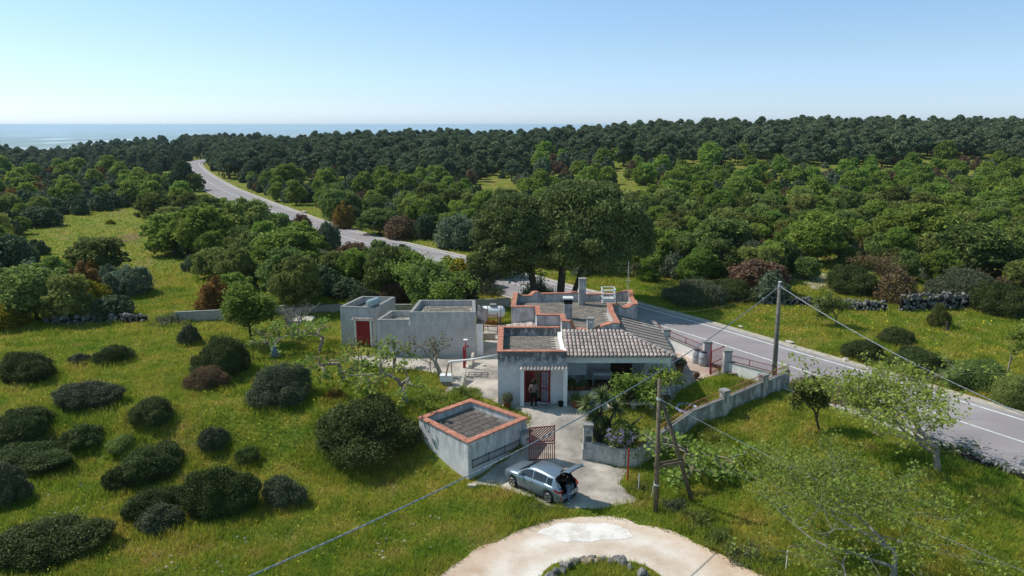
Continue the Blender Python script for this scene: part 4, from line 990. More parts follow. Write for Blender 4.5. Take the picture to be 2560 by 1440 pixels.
def limbs(rng, base, d0, L, r, levels, nb=(2, 3), spread=.7, curl=.25, droop=0., shrink=.72, up=.1):
    """recursive limbs -> list of (points, radii) and tip list"""
    out = []; tips = []
    def go(p, d, L, r, lv):
        n = 5; pts = [p]; dd = d
        for i in range(n):
            dd = dd + rng.normal(0, curl if lv > 1 else curl * .3, 3) * .5 + np.array([0, 0, up - droop * lv * .1]); dd = dd / np.linalg.norm(dd); pts.append(pts[-1] + dd * L / n)
        r1 = r * (.62 if lv < levels else .35); out.append((pts, np.linspace(r, r1, n + 1)))
        if lv >= levels: tips.append((pts[-1], dd, pts)); return
        k = rng.integers(nb[0], nb[1] + 1)
        for j in range(k):
            a = rng.random() * 6.283; u = np.cross(dd, [0, 0, 1.]); u = u / max(np.linalg.norm(u), 1e-6); w = np.cross(dd, u)
            nd = dd * rng.uniform(.55, 1) + (u * math.cos(a) + w * math.sin(a)) * spread * rng.uniform(.6, 1.2); nd = nd / np.linalg.norm(nd)
            q = pts[-1] if j < 2 else pts[rng.integers(max(1, 4 - lv), n)]
            go(q, nd, L * shrink * rng.uniform(.75, 1.15), r1 * rng.uniform(.7, .95), lv + 1)
    go(np.array(base, float), np.array(d0, float), L, r, 1); return out, tips
def tip_leaves(rng, tips, per, size, spreadr, aspect=1.4, along=True):
    P = []
    for q, dd, pts in tips:
        for _ in range(per):
            b_ = pts[rng.integers(2, len(pts))] if along else q; P.append(b_ + rng.normal(0, spreadr, 3))
    P = np.array(P); nr = rvec(rng, len(P)); nr[:, 2] = np.abs(nr[:, 2]) + .3; nr /= np.linalg.norm(nr, axis=1)[:, None]
    V, F = leaf_quads(rng, P, nr, size * rng.uniform(.6, 1.4, len(P)), aspect); return V, F, np.repeat(np.clip(rng.normal(.5, .22, len(P)), 0, 1), 4)
def crown_mesh(name, V, F, v, mat): return npmesh(name, V, F, v, [mat])
def joined(name, parts, mats):
    Vs = []; Fs = []; vs = []; mi = []; o = 0
    for k, (V, F, v) in enumerate(parts):
        Vs.append(V); Fs.append(F + o); vs.append(v if v is not None else np.full(len(V), .5)); mi.append(np.full(len(F), k)); o += len(V)
    return npmesh(name, np.concatenate(Vs), np.concatenate(Fs), np.concatenate(vs), mats, np.concatenate(mi))
rng = np.random.default_rng(11)
# --- near field bushes: unit dome r=1 h=1 variants, several leaf materials (colour set per object slot)
def lumpy(rng, nl, ns_):
    sx_, sy_ = rng.uniform(.85, 1.1, 2); lb = [(rng.uniform(-.12, .12), rng.uniform(-.12, .12), .4, .55, .55, .5)]; k0 = rng.random() * 6.283; nm_ = rng.integers(5, 8)
    for i in range(nm_):                # several merged mounds of different height make one bush
        a = k0 + i * 6.283 / nm_ + rng.uniform(-.4, .4); d = rng.uniform(.38, .62); r_ = rng.uniform(.3, .46); h_ = rng.uniform(.42, .86); cx_, cy_ = d * math.cos(a), d * math.sin(a); lb.append((cx_, cy_, h_ * .45, r_, r_, h_ * .52))
        for j in range(ns_ // 6):
            b_ = rng.random() * 6.283; e_ = rng.uniform(.1, 1.45); s = rng.uniform(.09, .19); lb.append((cx_ + r_ * .9 * math.cos(b_) * math.cos(e_), cy_ + r_ * .9 * math.sin(b_) * math.cos(e_), h_ * (.42 + .55 * math.sin(e_)), s, s, s * .8))
    for i in range(ns_ // 3):
        a = rng.random() * 6.283; e_ = rng.uniform(.05, 1.4); s = rng.uniform(.1, .2); q = rng.uniform(.5, .66)
        lb.append((q * math.cos(a) * math.cos(e_), q * math.sin(a) * math.cos(e_), .3 + .6 * math.sin(e_) * rng.uniform(.8, 1.1), s, s, s * .8))
    return [(a * sx_, b * sy_, c, d, e, f) for a, b, c, d, e, f in lb]
DOMES = {'l': [crown_mesh('bush_foliage', *foliage(rng, lumpy(rng, 12, 46), 52000, .023, .12, .2, .42), 'leaf_mastic') for i in range(3)],
         'm': [crown_mesh('bush_foliage', *foliage(rng, lumpy(rng, 10, 34), 19000, .037, .12, .2, .42), 'leaf_mastic') for i in range(4)],
         's': [crown_mesh('bush_foliage', *foliage(rng, lumpy(rng, 8, 24), 6000, .068, .15, .2, .42), 'leaf_mastic') for i in range(3)]}
def weed_mesh(seed):
    r = np.random.default_rng(seed); n = 1500; a = r.random(n) * 6.283; q = np.sqrt(r.random(n)); x, y = q * np.cos(a), q * np.sin(a)
    top = (1 - q * .6) * (.55 + .45 * np.sin(x * 4 + seed) * np.cos(y * 5)) * r.uniform(.35, 1.15, n); w_ = r.uniform(.015, .035, n); b_ = r.random(n) * 6.283; lx, ly = r.normal(0, .14, n), r.normal(0, .14, n)
    z0 = top * r.uniform(0, .45, n); cx_, cy_ = np.cos(b_) * w_, np.sin(b_) * w_
    V = np.stack([np.stack([x, y, z0], 1), np.stack([x + lx * .5 + cx_, y + ly * .5 + cy_, (z0 + top) / 2], 1), np.stack([x + lx, y + ly, top], 1), np.stack([x + lx * .5 - cx_, y + ly * .5 - cy_, (z0 + top) / 2], 1)], 1).reshape(-1, 3)
    P = np.stack([x + lx, y + ly, top], 1)[:900]; nn_ = rvec(r, 900); nn_[:, 2] = abs(nn_[:, 2]); V2, F2 = leaf_quads(r, P + r.normal(0, .05, P.shape), nn_, r.uniform(.03, .07, 900), 1.5)
    v = np.clip(r.normal(.5, .25, n + 900), 0, 1); return npmesh('weeds', np.concatenate([V, V2]), np.concatenate([np.arange(4 * n).reshape(n, 4), F2 + 4 * n]), np.repeat(v, 4), ['leaf_oak'])
WEEDM = [weed_mesh(i) for i in range(3)]
def recolour(o, mat):
    o.material_slots[0].link = 'OBJECT'; o.material_slots[0].material = MATS[mat]
STEM = MB()
for k in range(5): a = k * 1.26; STEM.tube([(0, 0, -.1), (.1 * math.cos(a), .1 * math.sin(a), .15), (.45 * math.cos(a), .45 * math.sin(a), .5)], [.03, .025, .01], 4)
stem_me = bpy.data.meshes.new('stem'); stem_me.from_pydata(STEM.v, [], STEM.f); stem_me.materials.append(MATS['bark'])
rnd = random.Random(3)
FOOT = []
def bush(px, pyb, wpx, pyt, mat, label, name='mastic_bush', cat='bush', var=None, small=False, group=None, depth=1.0, hmul=1.0):
    f = G(px, pyb); s = wpx / FPX * math.hypot(f.y, H - f.z); r = s / 2; y = f.y + r * .62 * depth; x = f.x * y / f.y; z = g1(x, y)
    h = max(.3, (hgt(pyt, y + r * .15) - z)) * hmul
    o = thing(name, label, cat, (x, y, z - .03), rnd.random() * 6.28, group)
    me = rnd.choice(WEEDM) if small else rnd.choice(DOMES['l' if r > 1.5 else 'm' if r > .8 else 's'])
    c = link('foliage', me, o, (0, 0, 0), (0, 0, 0), (r * .97, r * .97 * depth, h * .95)); o.rotation_euler = (0, 0, rnd.random() * 6.28 if depth == 1 else 0)
    recolour(c, mat)
    st = link('stem', stem_me, o, (0, 0, 0), (0, 0, 0), (r * .8, r * .8, h * .9))
    FOOT.append((x, y, r * .8)); return o
NB = [
 (75, 966, 170, 876, 'leaf_mastic', 'wide dark bush at the left picture edge below the meadow wall'),
 (200, 914, 62, 880, 'leaf_mastic_grey', 'small grey-green bush between two dark bushes in the upper meadow'),
 (290, 913, 112, 856, 'leaf_mastic', 'rounded dark bush in the upper left meadow beneath the stone wall'),
 (232, 1034, 175, 948, 'leaf_mastic_grey', 'broad grey-green bush alone in the middle of the left meadow'),
 (66, 1124, 175, 1012, 'leaf_mastic', 'large dark bush at the left edge, above the longest dark thicket'),
 (214, 1134, 112, 1056, 'leaf_mastic', 'dark bush leaning against the right end of the long thicket'),
 (100, 1200, 230, 1100, 'leaf_mastic', 'longest low dark bush stretching across the lower left meadow'),
 (18, 1275, 120, 1150, 'leaf_mastic_grey', 'grey-blue bush cut by the left picture edge above the lowest bush'),
 (380, 1084, 138, 988, 'leaf_mastic', 'bush with tan shoots on its top in the middle of the meadow'),
 (517, 982, 130, 912, 'leaf_brown', 'low brown-tipped bush in front of a tall dark bush'),
 (560, 950, 160, 828, 'leaf_mastic', 'tall dark bush behind the low brown-tipped bush'),
 (475, 866, 60, 806, 'leaf_mastic_grey', 'small round blue-green bush near the left end of the block wall'),
 (700, 1020, 172, 900, 'leaf_mastic_grey', 'big glossy dark bush left of the orchard fence'),
 (536, 1138, 76, 1060, 'leaf_mastic_grey', 'small upright bush alone between the meadow thickets'),
 (312, 1140, 82, 1085, 'leaf_oak', 'small bright green bush touching a big dark mound'),
 (385, 1215, 190, 1105, 'leaf_mastic', 'big dark mound right of the long thicket'),
 (305, 1235, 92, 1160, 'leaf_mastic', 'low dark bush at the left foot of the big mound'),
 (390, 1308, 155, 1215, 'leaf_mastic', 'smooth dark green bush left of the widest central mound'),
 (560, 1310, 200, 1158, 'leaf_mastic', 'widest dark mound in the centre of the lower meadow'),
 (402, 1338, 125, 1255, 'leaf_mastic_grey', 'pale grey bush in front of the smooth dark one'),
 (714, 1274, 118, 1182, 'leaf_mastic_grey', 'round grey-green bush left of the gate shed'),
 (622, 1166, 76, 1112, 'leaf_oak', 'loose light green shrub above the round grey-green bush'),
 (145, 1432, 285, 1290, 'leaf_mastic', 'lowest and largest dark bush at the bottom left'),
 (915, 1182, 296, 992, 'leaf_mastic', 'huge dark bush pressed against the left wall of the gate shed'),
 (2240, 868, 112, 815, 'leaf_mastic', 'rounded dark cushion bush on the flowery verge beyond the road'),
 (2150, 905, 135, 845, 'leaf_mastic', 'low dark bush at the road edge beside the cushion bush'),
 (2300, 950, 190, 868, 'leaf_mastic', 'middle bush of the thicket between verge and road'),
 (2430, 985, 190, 895, 'leaf_oak', 'greener bush at the right of the roadside thicket'),
 (2530, 1020, 150, 930, 'leaf_oak', 'last bush of the roadside thicket at the right picture edge'),
 (1735, 768, 175, 690, 'leaf_mastic_grey', 'wide grey-green bush by the road beyond the house'),
 (1830, 760, 130, 690, 'leaf_mastic', 'dark bush right of the wide grey-green one beyond the road'),
 (2130, 745, 150, 660, 'leaf_mastic', 'dark bush on the stony bank above the verge'),
 (2345, 402 + 420, 60, 755, 'leaf_oak', 'small pointed green shrub in front of the high stone wall'),
 (2500, 800, 160, 700, 'leaf_mastic', 'dark bush right of the high stone wall'),
 (2400, 760, 190, 660, 'leaf_mastic_grey', 'grey-green bush behind the high stone wall'),
]
for px, b_, w, t_, mt_, lb in NB: bush(px, b_, w, t_, mt_, lb)
# long thicket pieces and hedge-like weeds
def weeds(px, pyb, wpx, pyt, mat, label, **k): return bush(px, pyb, wpx, pyt, mat, label, 'weed_clump', 'weeds', small=True, **k)
weeds(1345, 1294, 120, 1262, 'leaf_oak', 'tall green weeds left of the white gravel patch')
weeds(1300, 1310, 80, 1282, 'leaf_oak', 'lower clump of weeds left of the white gravel patch')
weeds(1605, 1240, 80, 1195, 'leaf_oak', 'weeds between the parking apron and the forked wooden pole')
weeds(1690, 1290, 90, 1235, 'leaf_mastic_grey', 'grey thorny weeds at the foot of the leaning pole brace')
weeds(1745, 1330, 110, 1262, 'leaf_oak', 'weeds right of the leaning pole brace')
weeds(1800, 1372, 100, 1308, 'leaf_oak', 'flowering weeds half way along the track edge')
weeds(1870, 1412, 110, 1345, 'leaf_mastic_grey', 'dark weeds along the track near the short white post')
weeds(1940, 1440, 110, 1378, 'leaf_oak', 'weeds around the short white post')
weeds(1080, 1015, 130, 965, 'leaf_oak_bright', 'leafy green bush behind the gate shed by the yard')
weeds(1160, 1000, 90, 955, 'leaf_fig', 'bright leaning shoots at the yard edge behind the shed')
weeds(835, 1005, 80, 965, 'leaf_orange', 'rusty dry weeds beside the big glossy bush')
weeds(1868, 975, 88, 940, 'leaf_oak', 'clump of sword-leaved iris in the front garden')
weeds(2040, 985, 130, 935, 'leaf_brown', 'bare brown brambles at the corner of the garden wall')
weeds(2110, 1010, 150, 958, 'leaf_brown', 'brown brambles along the road fence')
weeds(1215, 740, 90, 690, 'leaf_mastic_grey', 'grey-leaved shrub behind the block wall beneath the pines')
weeds(430, 815, 90, 770, 'leaf_pale', 'pale scrub at the left end of the block wall')
weeds(560, 870, 70, 832, 'leaf_pale', 'pale dry scrub behind the tall dark bush')
weeds(1770, 1100, 70, 1062, 'leaf_oak', 'green weeds under the garden wall railing')
weeds(1655, 705 + 30, 70, 700, 'leaf_fig', 'bright yellow-green sapling bush beyond the road')
weeds(2140, 1200, 160, 1165, 'leaf_oak', 'low green growth under the sparse walnut tree')
weeds(2400, 1170, 230, 1120, 'leaf_mastic', 'dark undergrowth under the sparse walnut tree')
# --- woodland tree kinds (single meshes shared by copies)
def oak_mesh(seed, n, size, nl=13, mat='leaf_oak'):
    r = np.random.default_rng(seed); lb = [(0, 0, 2.6, 1.7, 1.7, 1.7)]
    for i in range(nl):
        a = r.random() * 6.283; e_ = r.uniform(-.65, 1.3); rr = 1.5 * math.cos(e_) * r.uniform(.8, 1.3); s = r.uniform(.6, 1.05); lb.append((rr * math.cos(a), rr * math.sin(a), 2.5 + 1.9 * math.sin(e_) * r.uniform(.7, 1.2), s, s, s * .85))
    for i in range(26):
        a = r.random() * 6.283; e_ = r.uniform(-.5, 1.4); s = r.uniform(.22, .45); q = r.uniform(.85, 1.12); rr = 2.3 * q * math.cos(e_); lb.append((rr * math.cos(a), rr * math.sin(a), 2.55 + 2.3 * q * math.sin(e_), s, s, s * .8))
    F_ = foliage(r, lb, n, size, .22, .15, .3, .3)
    w, _ = limbs(r, (0, 0, -.2), (0, 0, 1), 1.9, .16, 3, (2, 3), .8); Vt, Ft = tri_tubes(w, 5)
    return joined('oak_tree', [F_, (Vt, Ft, None)], [mat, 'bark'])
def pine_mesh(seed, n, size, mat='leaf_pine'):
    r = np.random.default_rng(seed); lb = []
    for i in range(20):
        a = r.random() * 6.283; zz_ = r.uniform(2.6, 6.2); rr = r.uniform(.3, 1.9) * (1.25 - abs(zz_ - 4.2) / 3); s = r.uniform(.5, 1.0); lb.append((rr * math.cos(a), rr * math.sin(a), zz_, s, s, s * .55))
    F_ = foliage(r, lb, n, size, .25, .2, .3, .5, aspect=2.2)
    Vt, Ft = tri_tubes([([(0, 0, -.3), (.1, 0, 2), (0, .1, 4.5), (0, 0, 6)], [.2, .16, .1, .04])] + [([(0, 0, 2 + k * .5), (1.3 * math.cos(k * 2.4), 1.3 * math.sin(k * 2.4), 2.6 + k * .5)], [.06, .02]) for k in range(7)], 5)
    return joined('pine_tree', [F_, (Vt, Ft, None)], [mat, 'bark'])
def bushy_mesh(seed, n, size, mat):
    r = np.random.default_rng(seed); lb = [(a * 2, b * 2, c * 3.4, d * 2, e * 2, f * 3.0) for a, b, c, d, e, f in lumpy(r, 9, 26)]; F_ = foliage(r, lb, n, size, .2, .2, .4, .1)
    w, _ = limbs(r, (0, 0, -.2), (0, 0, 1), 1.2, .09, 3, (2, 3), .8); Vt, Ft = tri_tubes(w, 4)
    return joined('shrub', [F_, (Vt, Ft, None)], [mat, 'bark'])
NEARV = {'oak': [oak_mesh(s, 9000, .17) for s in (1, 2, 3)], 'oakb': [oak_mesh(s, 9000, .17, 14, 'leaf_oak_bright') for s in (4, 5)],
         'pine': [pine_mesh(s, 8000, .15) for s in (7, 8, 9)], 'holm': [bushy_mesh(s, 7500, .14, 'leaf_holm') for s in (10, 11, 12)],
         'olive': [bushy_mesh(s, 7500, .14, 'leaf_olive') for s in (13, 14)], 'red': [bushy_mesh(15, 6500, .13, 'leaf_red')], 'orange': [bushy_mesh(16, 6500, .13, 'leaf_orange')],
         'yellow': [bushy_mesh(17, 6500, .13, 'leaf_yellow')], 'brown': [bushy_mesh(18, 3500, .12, 'leaf_brown')], 'pale': [bushy_mesh(19, 3500, .12, 'leaf_pale')]}
FARV = {'oak': [oak_mesh(s, 2600, .3) for s in (31, 32)], 'oakb': [oak_mesh(34, 2600, .3, 13, 'leaf_oak_bright')], 'pine': [pine_mesh(s, 2800, .28) for s in (37, 38)],
        'holm': [bushy_mesh(s, 2400, .26, 'leaf_holm') for s in (40, 41)], 'olive': [bushy_mesh(43, 2400, .26, 'leaf_olive')], 'red': [bushy_mesh(45, 2200, .24, 'leaf_red')],
        'orange': [bushy_mesh(46, 2200, .24, 'leaf_orange')], 'brown': [bushy_mesh(48, 1600, .22, 'leaf_brown')]}
SIZE = {'oak': (4.9, 5.0), 'oakb': (4.9, 5.0), 'pine': (4.4, 6.9)}
def place(kind, x, y, s, far, sz=None):
    me = rnd.choice((FARV if far else NEARV)[kind]); nm = {'oak': 'oak_tree', 'oakb': 'downy_oak', 'pine': 'pine_tree', 'holm': 'holm_oak', 'olive': 'olive_tree'}.get(kind, 'shrub')
    return link(nm, me, None, (x, y, g1(x, y) - .1), (0, 0, rnd.random() * 6.28), sz or (s, s, s * rnd.uniform(.85, 1.15)))
# named trees: base pixel of the front foot, width, top
def tree(kind, px, pyb, wpx, pyt, label, group=None):
    f = G(px, pyb); r = wpx / FPX * math.hypot(f.y, H - f.z) / 2; y = f.y + r * .5; x = f.x * y / f.y; z = g1(x, y); h = hgt(pyt, y + r * .1) - z
    W0, H0 = SIZE.get(kind, (4.2, 3.6)); o = place(kind, x, y, 1, False, (2 * r / W0, 2 * r / W0, max(h, 1) / H0))
    tag(o, label, 'shrub' if o.name.startswith('shrub') else 'tree', group); FOOT.append((x, y, r * .85)); return o
NT = [
 ('red', 1890, 740, 175, 636, 'large rust-red bush in front of the oaks beyond the road'),
 ('brown', 2235, 765, 135, 662, 'brown twiggy bush above the dry stone wall'),
 ('yellow', 112, 492, 62, 462, 'flowering yellow broom among the dark hillside trees'),
 ('yellow', 277, 561, 24, 547, 'tiny yellow broom alone on the far meadow'),
 ('oak', 95, 812, 170, 662, 'large green oak at the left edge above the dry stone wall'),
 ('yellow', 25, 830, 110, 742, 'yellow-flowering shrub at the left picture edge'),
 ('oak', 250, 690, 150, 592, 'dark green oak standing in the upper meadow'),
 ('orange', 208, 760, 120, 650, 'tan-orange shrub in the middle of the left copse'),
 ('olive', 325, 745, 122, 652, 'rounded grey-green tree at the right of the left copse'),
 ('yellow', 235, 780, 110, 690, 'olive-yellow shrub in front of the tan-orange one'),
 ('holm', 280, 806, 120, 730, 'dark shrub just above the meadow stone wall'),
 ('holm', 40, 700, 150, 575, 'big dark holm oak at the left edge'),
 ('holm', 90, 640, 70, 592, 'small black-green holm oak right of the big one'),
 ('yellow', 20, 640, 90, 560, 'yellow-topped shrub behind the big holm oak'),
 ('holm', 100, 570, 120, 510, 'purple-brown thicket at the head of the meadow'),
 ('oak', 400, 570, 110, 480, 'blue-green oak at the top of the meadow copse'),
 ('oakb', 440, 640, 150, 530, 'bright oak at the left front of the meadow copse'),
 ('oakb', 520, 660, 160, 512, 'tallest bright oak of the meadow copse'),
 ('oak', 620, 640, 170, 502, 'broad oak in the centre of the meadow copse'),
 ('oakb', 720, 715, 190, 572, 'broad yellow-green oak right of the meadow copse'),
 ('oak', 540, 700, 110, 620, 'low dark oak in front of the meadow copse'),
 ('olive', 620, 705, 78, 632, 'small silvery tree under the meadow copse'),
 ('olive', 560, 690, 60, 632, 'tiny silvery bush at the meadow edge'),
 ('olive', 705, 735, 95, 632, 'round silvery tree under the yellow-green oak'),
 ('holm', 800, 745, 120, 655, 'dark shrub behind the block wall, left of the outbuilding'),
 ('holm', 870, 748, 130, 685, 'dark spreading shrub behind the outbuilding end'),
 ('orange', 548, 785, 125, 682, 'orange-leaved tree behind the block wall'),
 ('oakb', 590, 770, 90, 680, 'bright green tree right of the orange-leaved one'),
 ('red', 757, 590, 66, 528, 'small red bush beside the road bend'),
 ('red', 885, 655, 92, 598, 'red bush against the near road edge'),
 ('olive', 824, 640, 66, 540, 'slim grey tree standing in front of the road'),
 ('olive', 1000, 665, 140, 603, 'grey-green tree hiding the road left of the pines'),
 ('yellow', 1135, 720, 150, 630, 'yellow-green tree in front of the road below the pines'),
 ('red', 1000, 600, 105, 532, 'wide red bush on the far side of the road'),
 ('holm', 1060, 600, 60, 530, 'dark round shrub right of the wide red bush'),
 ('olive', 1150, 625, 125, 525, 'tall silvery tree left of the umbrella pines'),
 ('oak', 950, 590, 110, 520, 'green oak by the road sign'),
 ('orange', 858, 575, 66, 500, 'rust-tinged shrub by the far road verge'),
 ('oakb', 725, 472, 80, 408, 'lone bright green oak among dark woodland'),
 ('oak', 1070, 545, 70, 455, 'bright round oak in the middle of the wood'),
 ('holm', 460, 480, 80, 392, 'dark pine-like tree beside the far road bend'),
 ('oak', 488, 480, 50, 432, 'small oak at the road bend'),
 ('red', 1690, 505, 160, 452, 'pinkish bush row at the edge of the woodland clearing'),
 ('oakb', 1620, 705, 60, 665, 'small bright sapling by the verge beyond the house'),
 ('pale', 1600, 695, 90, 645, 'pale grey shrub beyond the road behind the house'),
 ('oak', 2440, 705, 200, 560, 'broad oak above the high stone wall'),
 ('oakb', 2300, 660, 190, 510, 'bright oak in the wood above the verge'),
 ('oakb', 2040, 665, 150, 530, 'bright oak above the stony bank'),
 ('oak', 1800, 660, 170, 545, 'oak above the rust-red bush'),
 ('pale', 1880, 690 - 20, 80, 590, 'grey thin-leaved tree beside the rust-red bush'),
]
for a in NT: tree(*a)
# --- light tree with clear trunk in the garden, sparse figs, bare tree, walnuts
def branchy(px, py, height, wpx, seed, label, name, cat='tree', leaf='leaf_fig', per=9, size=.16, levels=4, trunk=.13, nb=(3, 4), spread=.8, clear=.35, sr=.16, wood='bark', dir0=(0, 0, 1), curl=.3, up=.08, shrink=.75):
    r = np.random.default_rng(seed); p = G(px, py); t = thing(name, label, cat, tuple(p))
    L = height * clear
    if name == 'fig_tree': trunk *= 1.3; wood = 'bark_pale'
    w, tips = limbs(r, (0, 0, -.15), dir0, L, trunk, levels, nb, spread, curl, 0, shrink, up)
    A_ = np.concatenate([np.array(q[0]) for q in w]); ext = max(A_[:, 0].max() - A_[:, 0].min(), .5); want = wpx / FPX * math.hypot(p.y, H - p.z)
    sx_ = want / ext; sz_ = height / max(A_[:, 2].max(), .5)
    def sc_(q): q = np.array(q); return q * np.array([sx_, sx_, sz_])
    w = [(sc_(a), b_) for a, b_ in w]; tips = [(sc_(a), b_, sc_(c)) for a, b_, c in tips]
    V, F = tri_tubes(w, 5); link('trunk', npmesh('trunk', V, F, None, [wood]), t)
    if per:
        V, F, v = tip_leaves(r, tips, per, size, sr); link('leaves', crown_mesh('leaves', V, F, v, leaf), t)
    FOOT.append((p.x, p.y, .3)); return t
branchy(628, 855, 4.6, 128, 4, 'round light green tree with forked bare trunk inside the block wall', 'almond_tree', leaf='leaf_oak_bright', per=70, size=.14, levels=5, sr=.24, clear=.3, up=.12)
branchy(735, 848, 3.4, 130, 5, 'leafless grey tree with upright twigs in the back garden', 'bare_tree', per=0, levels=5, trunk=.2, spread=.8, clear=.28, up=.3, wood='twig_grey')
branchy(797, 884, 2.6, 150, 6, 'small fig tree with bright leaves left of the outbuilding door', 'fig_tree', per=13, size=.18, levels=4, clear=.42, up=-.02)
branchy(700, 892, 2.3, 95, 7, 'small fig tree leaning over the blue barrel', 'fig_tree', per=7, size=.17, levels=4, dir0=(-.3, 0, 1), clear=.42)
branchy(862, 952, 2.5, 200, 8, 'gnarled fig tree with long level limbs in the orchard', 'fig_tree', per=13, size=.17, levels=4, trunk=.16, spread=1.1, clear=.32, up=-.06, wood='bark_pale')
branchy(1020, 1010, 3.1, 230, 9, 'tall-trunked fig tree nearest the gate shed in the orchard', 'fig_tree', per=13, size=.17, levels=4, trunk=.15, spread=1.1, clear=.4, up=-.08, dir0=(-.15, 0, 1))
branchy(1110, 945, 2.9, 110, 10, 'twisted fig tree beside the white pipe with few leaves', 'fig_tree', per=6, size=.14, levels=4, trunk=.15, spread=.8, leaf='leaf_pale', dir0=(-.5, 0, 1), clear=.4, wood='bark_pale')
branchy(905, 915, 2.1, 110, 11, 'thin leafy fig shoots in front of the outbuilding door', 'fig_tree', per=8, size=.14, levels=4, trunk=.05, clear=.3)
branchy(985, 925, 2.4, 100, 12, 'young fig tree in front of the red iron post', 'fig_tree', per=6, size=.16, levels=4, trunk=.1, clear=.35, up=.05)
branchy(1045, 762, 4.0, 240, 13, 'wide sparse tree with pale green leaves behind the outbuilding', 'plum_tree', per=55, size=.13, levels=5, trunk=.14, leaf='leaf_fig', clear=.3, sr=.3, wood='bark_pale')
branchy(2050, 1077, 3.2, 100, 14, 'small dark-leaved citrus tree alone on the right lawn', 'citrus_tree', leaf='leaf_oak', per=60, size=.12, levels=4, trunk=.08, dir0=(-.4, 0, 1), clear=.45, sr=.15)
branchy(2345, 1180, 5.4, 520, 15, 'large half-bare walnut tree between the lawn and the road', 'walnut_tree', leaf='leaf_fig', per=17, size=.11, levels=6, trunk=.2, nb=(3, 4), spread=.72, clear=.2, sr=.15, wood='bark_pale', up=.2, shrink=.8, curl=.2)
branchy(2235, 1465, 4.9, 560, 16, 'large half-bare walnut tree in the bottom right corner', 'walnut_tree', leaf='leaf_fig', per=30, size=.08, levels=6, trunk=.14, nb=(3, 4), spread=.72, clear=.2, sr=.15, wood='twig_grey', up=.2, shrink=.8, curl=.2)
branchy(1740, 1165, 2.3, 300, 17, 'low spreading fig tree outside the garden wall behind the forked pole', 'fig_tree', leaf='leaf_fig', per=8, size=.17, levels=5, trunk=.13, spread=1.0, clear=.3, sr=.16, up=-.02)
branchy(1668, 1010, 2.2, 150, 18, 'vine with pale green leaves trained below the porch', 'grape_vine', leaf='leaf_fig', per=14, size=.12, levels=5, trunk=.05, spread=.9, clear=.3, sr=.16)
branchy(1575, 1020, 1.9, 120, 19, 'leafy vine climbing over the porch front', 'grape_vine', leaf='leaf_fig', per=14, size=.12, levels=5, trunk=.05, spread=.9, clear=.3, sr=.16)
branchy(2090, 822, 2.9, 90, 20, 'small grey fruit tree on the verge beyond the road', 'fruit_tree', leaf='leaf_oak', per=18, size=.1, levels=5, trunk=.08, clear=.4, wood='bark')
branchy(2520, 930, 3.6, 110, 21, 'thin bright-leaved tree at the right edge of the verge', 'fruit_tree', leaf='leaf_fig', per=22, size=.13, levels=5, trunk=.07, clear=.35, wood='bark_pale')
branchy(2220, 735, 3.8, 120, 22, 'bare brown thicket tree above the stony bank', 'bare_tree', per=10, leaf='leaf_brown', size=.1, levels=6, trunk=.08, clear=.25, up=.2)
branchy(1620, 700, 3.4, 80, 23, 'slim yellow-green sapling behind the verge', 'sapling', leaf='leaf_fig', per=30, size=.14, levels=5, trunk=.06, clear=.35)
# lilac / wisteria over the gate wall
lc = thing('wisteria', 'wisteria with lilac flower clusters spilling over the garden wall', 'wisteria', tuple(G(1560, 1150)))
r = np.random.default_rng(50); p = G(1548, 1140)
V, F, v = foliage(r, [(-.3, .2, .9, .75, .6, .6), (.3, .1, .6, .7, .6, .55), (.8, .2, .35, .6, .5, .5), (-.1, .3, 1.6, .55, .5, .5), (.2, .4, 1.3, .6, .5, .5)], 4200, .1, .2, .1, .35)
link('foliage', crown_mesh('foliage', V, F, v, 'leaf_oak'), lc)
P = []; 
for _ in range(44):
    c = np.array([r.uniform(-.95, .45), r.uniform(-.5, .1), r.uniform(.75, 1.95)])
    for k in range(26): P.append(c + np.array([r.normal(0, .06), r.normal(0, .06), -abs(r.normal(0, .12))]))
P = np.array(P); V, F = leaf_quads(r, P, rvec(r, len(P)), r.uniform(.04, .08, len(P)), 1.2); link('blossom', crown_mesh('blossom', V, F, np.repeat(r.random(len(P)), 4), 'blossom'), lc)
mb = MB(); q = [(0, 0, 0), (.25, .05, .8), (.3, .2, 1.4), (.8, .4, 1.75), (1.3, .6, 2.1)]; mb.tube([(x + p.x, y + p.y, z + p.z) for x, y, z in q], [.1, .09, .08, .06, .04], 6); mb.build('trunk', 'bark', lc)
# yucca
yc = thing('yucca', 'spiky yucca with several heads beside the gate post', 'yucca', tuple(G(1500, 1120)))
def yucca_head(r, c, n, L):
    Vs = []; o = 0; Fs = []
    for i in range(n):
        a = r.random() * 6.283; e_ = r.uniform(-.7, 1.45); d = np.array([math.cos(a) * math.cos(e_), math.sin(a) * math.cos(e_), math.sin(e_)]); s = np.cross(d, [0, 0, 1.]); s /= max(np.linalg.norm(s), 1e-6); l = L * r.uniform(.75, 1.1)
        mid = c + d * l * .5; tip = c + d * l + np.array([0, 0, -.12 * l]); Vs += [c - s * .025, c + s * .025, mid + s * .042, mid - s * .042, tip, tip + s * .004]; Fs += [(o, o + 1, o + 2, o + 3), (o + 3, o + 2, o + 5, o + 4)]; o += 6
    return np.array(Vs), np.array(Fs), np.repeat(r.random(n), 6)
yp = G(1500, 1120); r = np.random.default_rng(3)
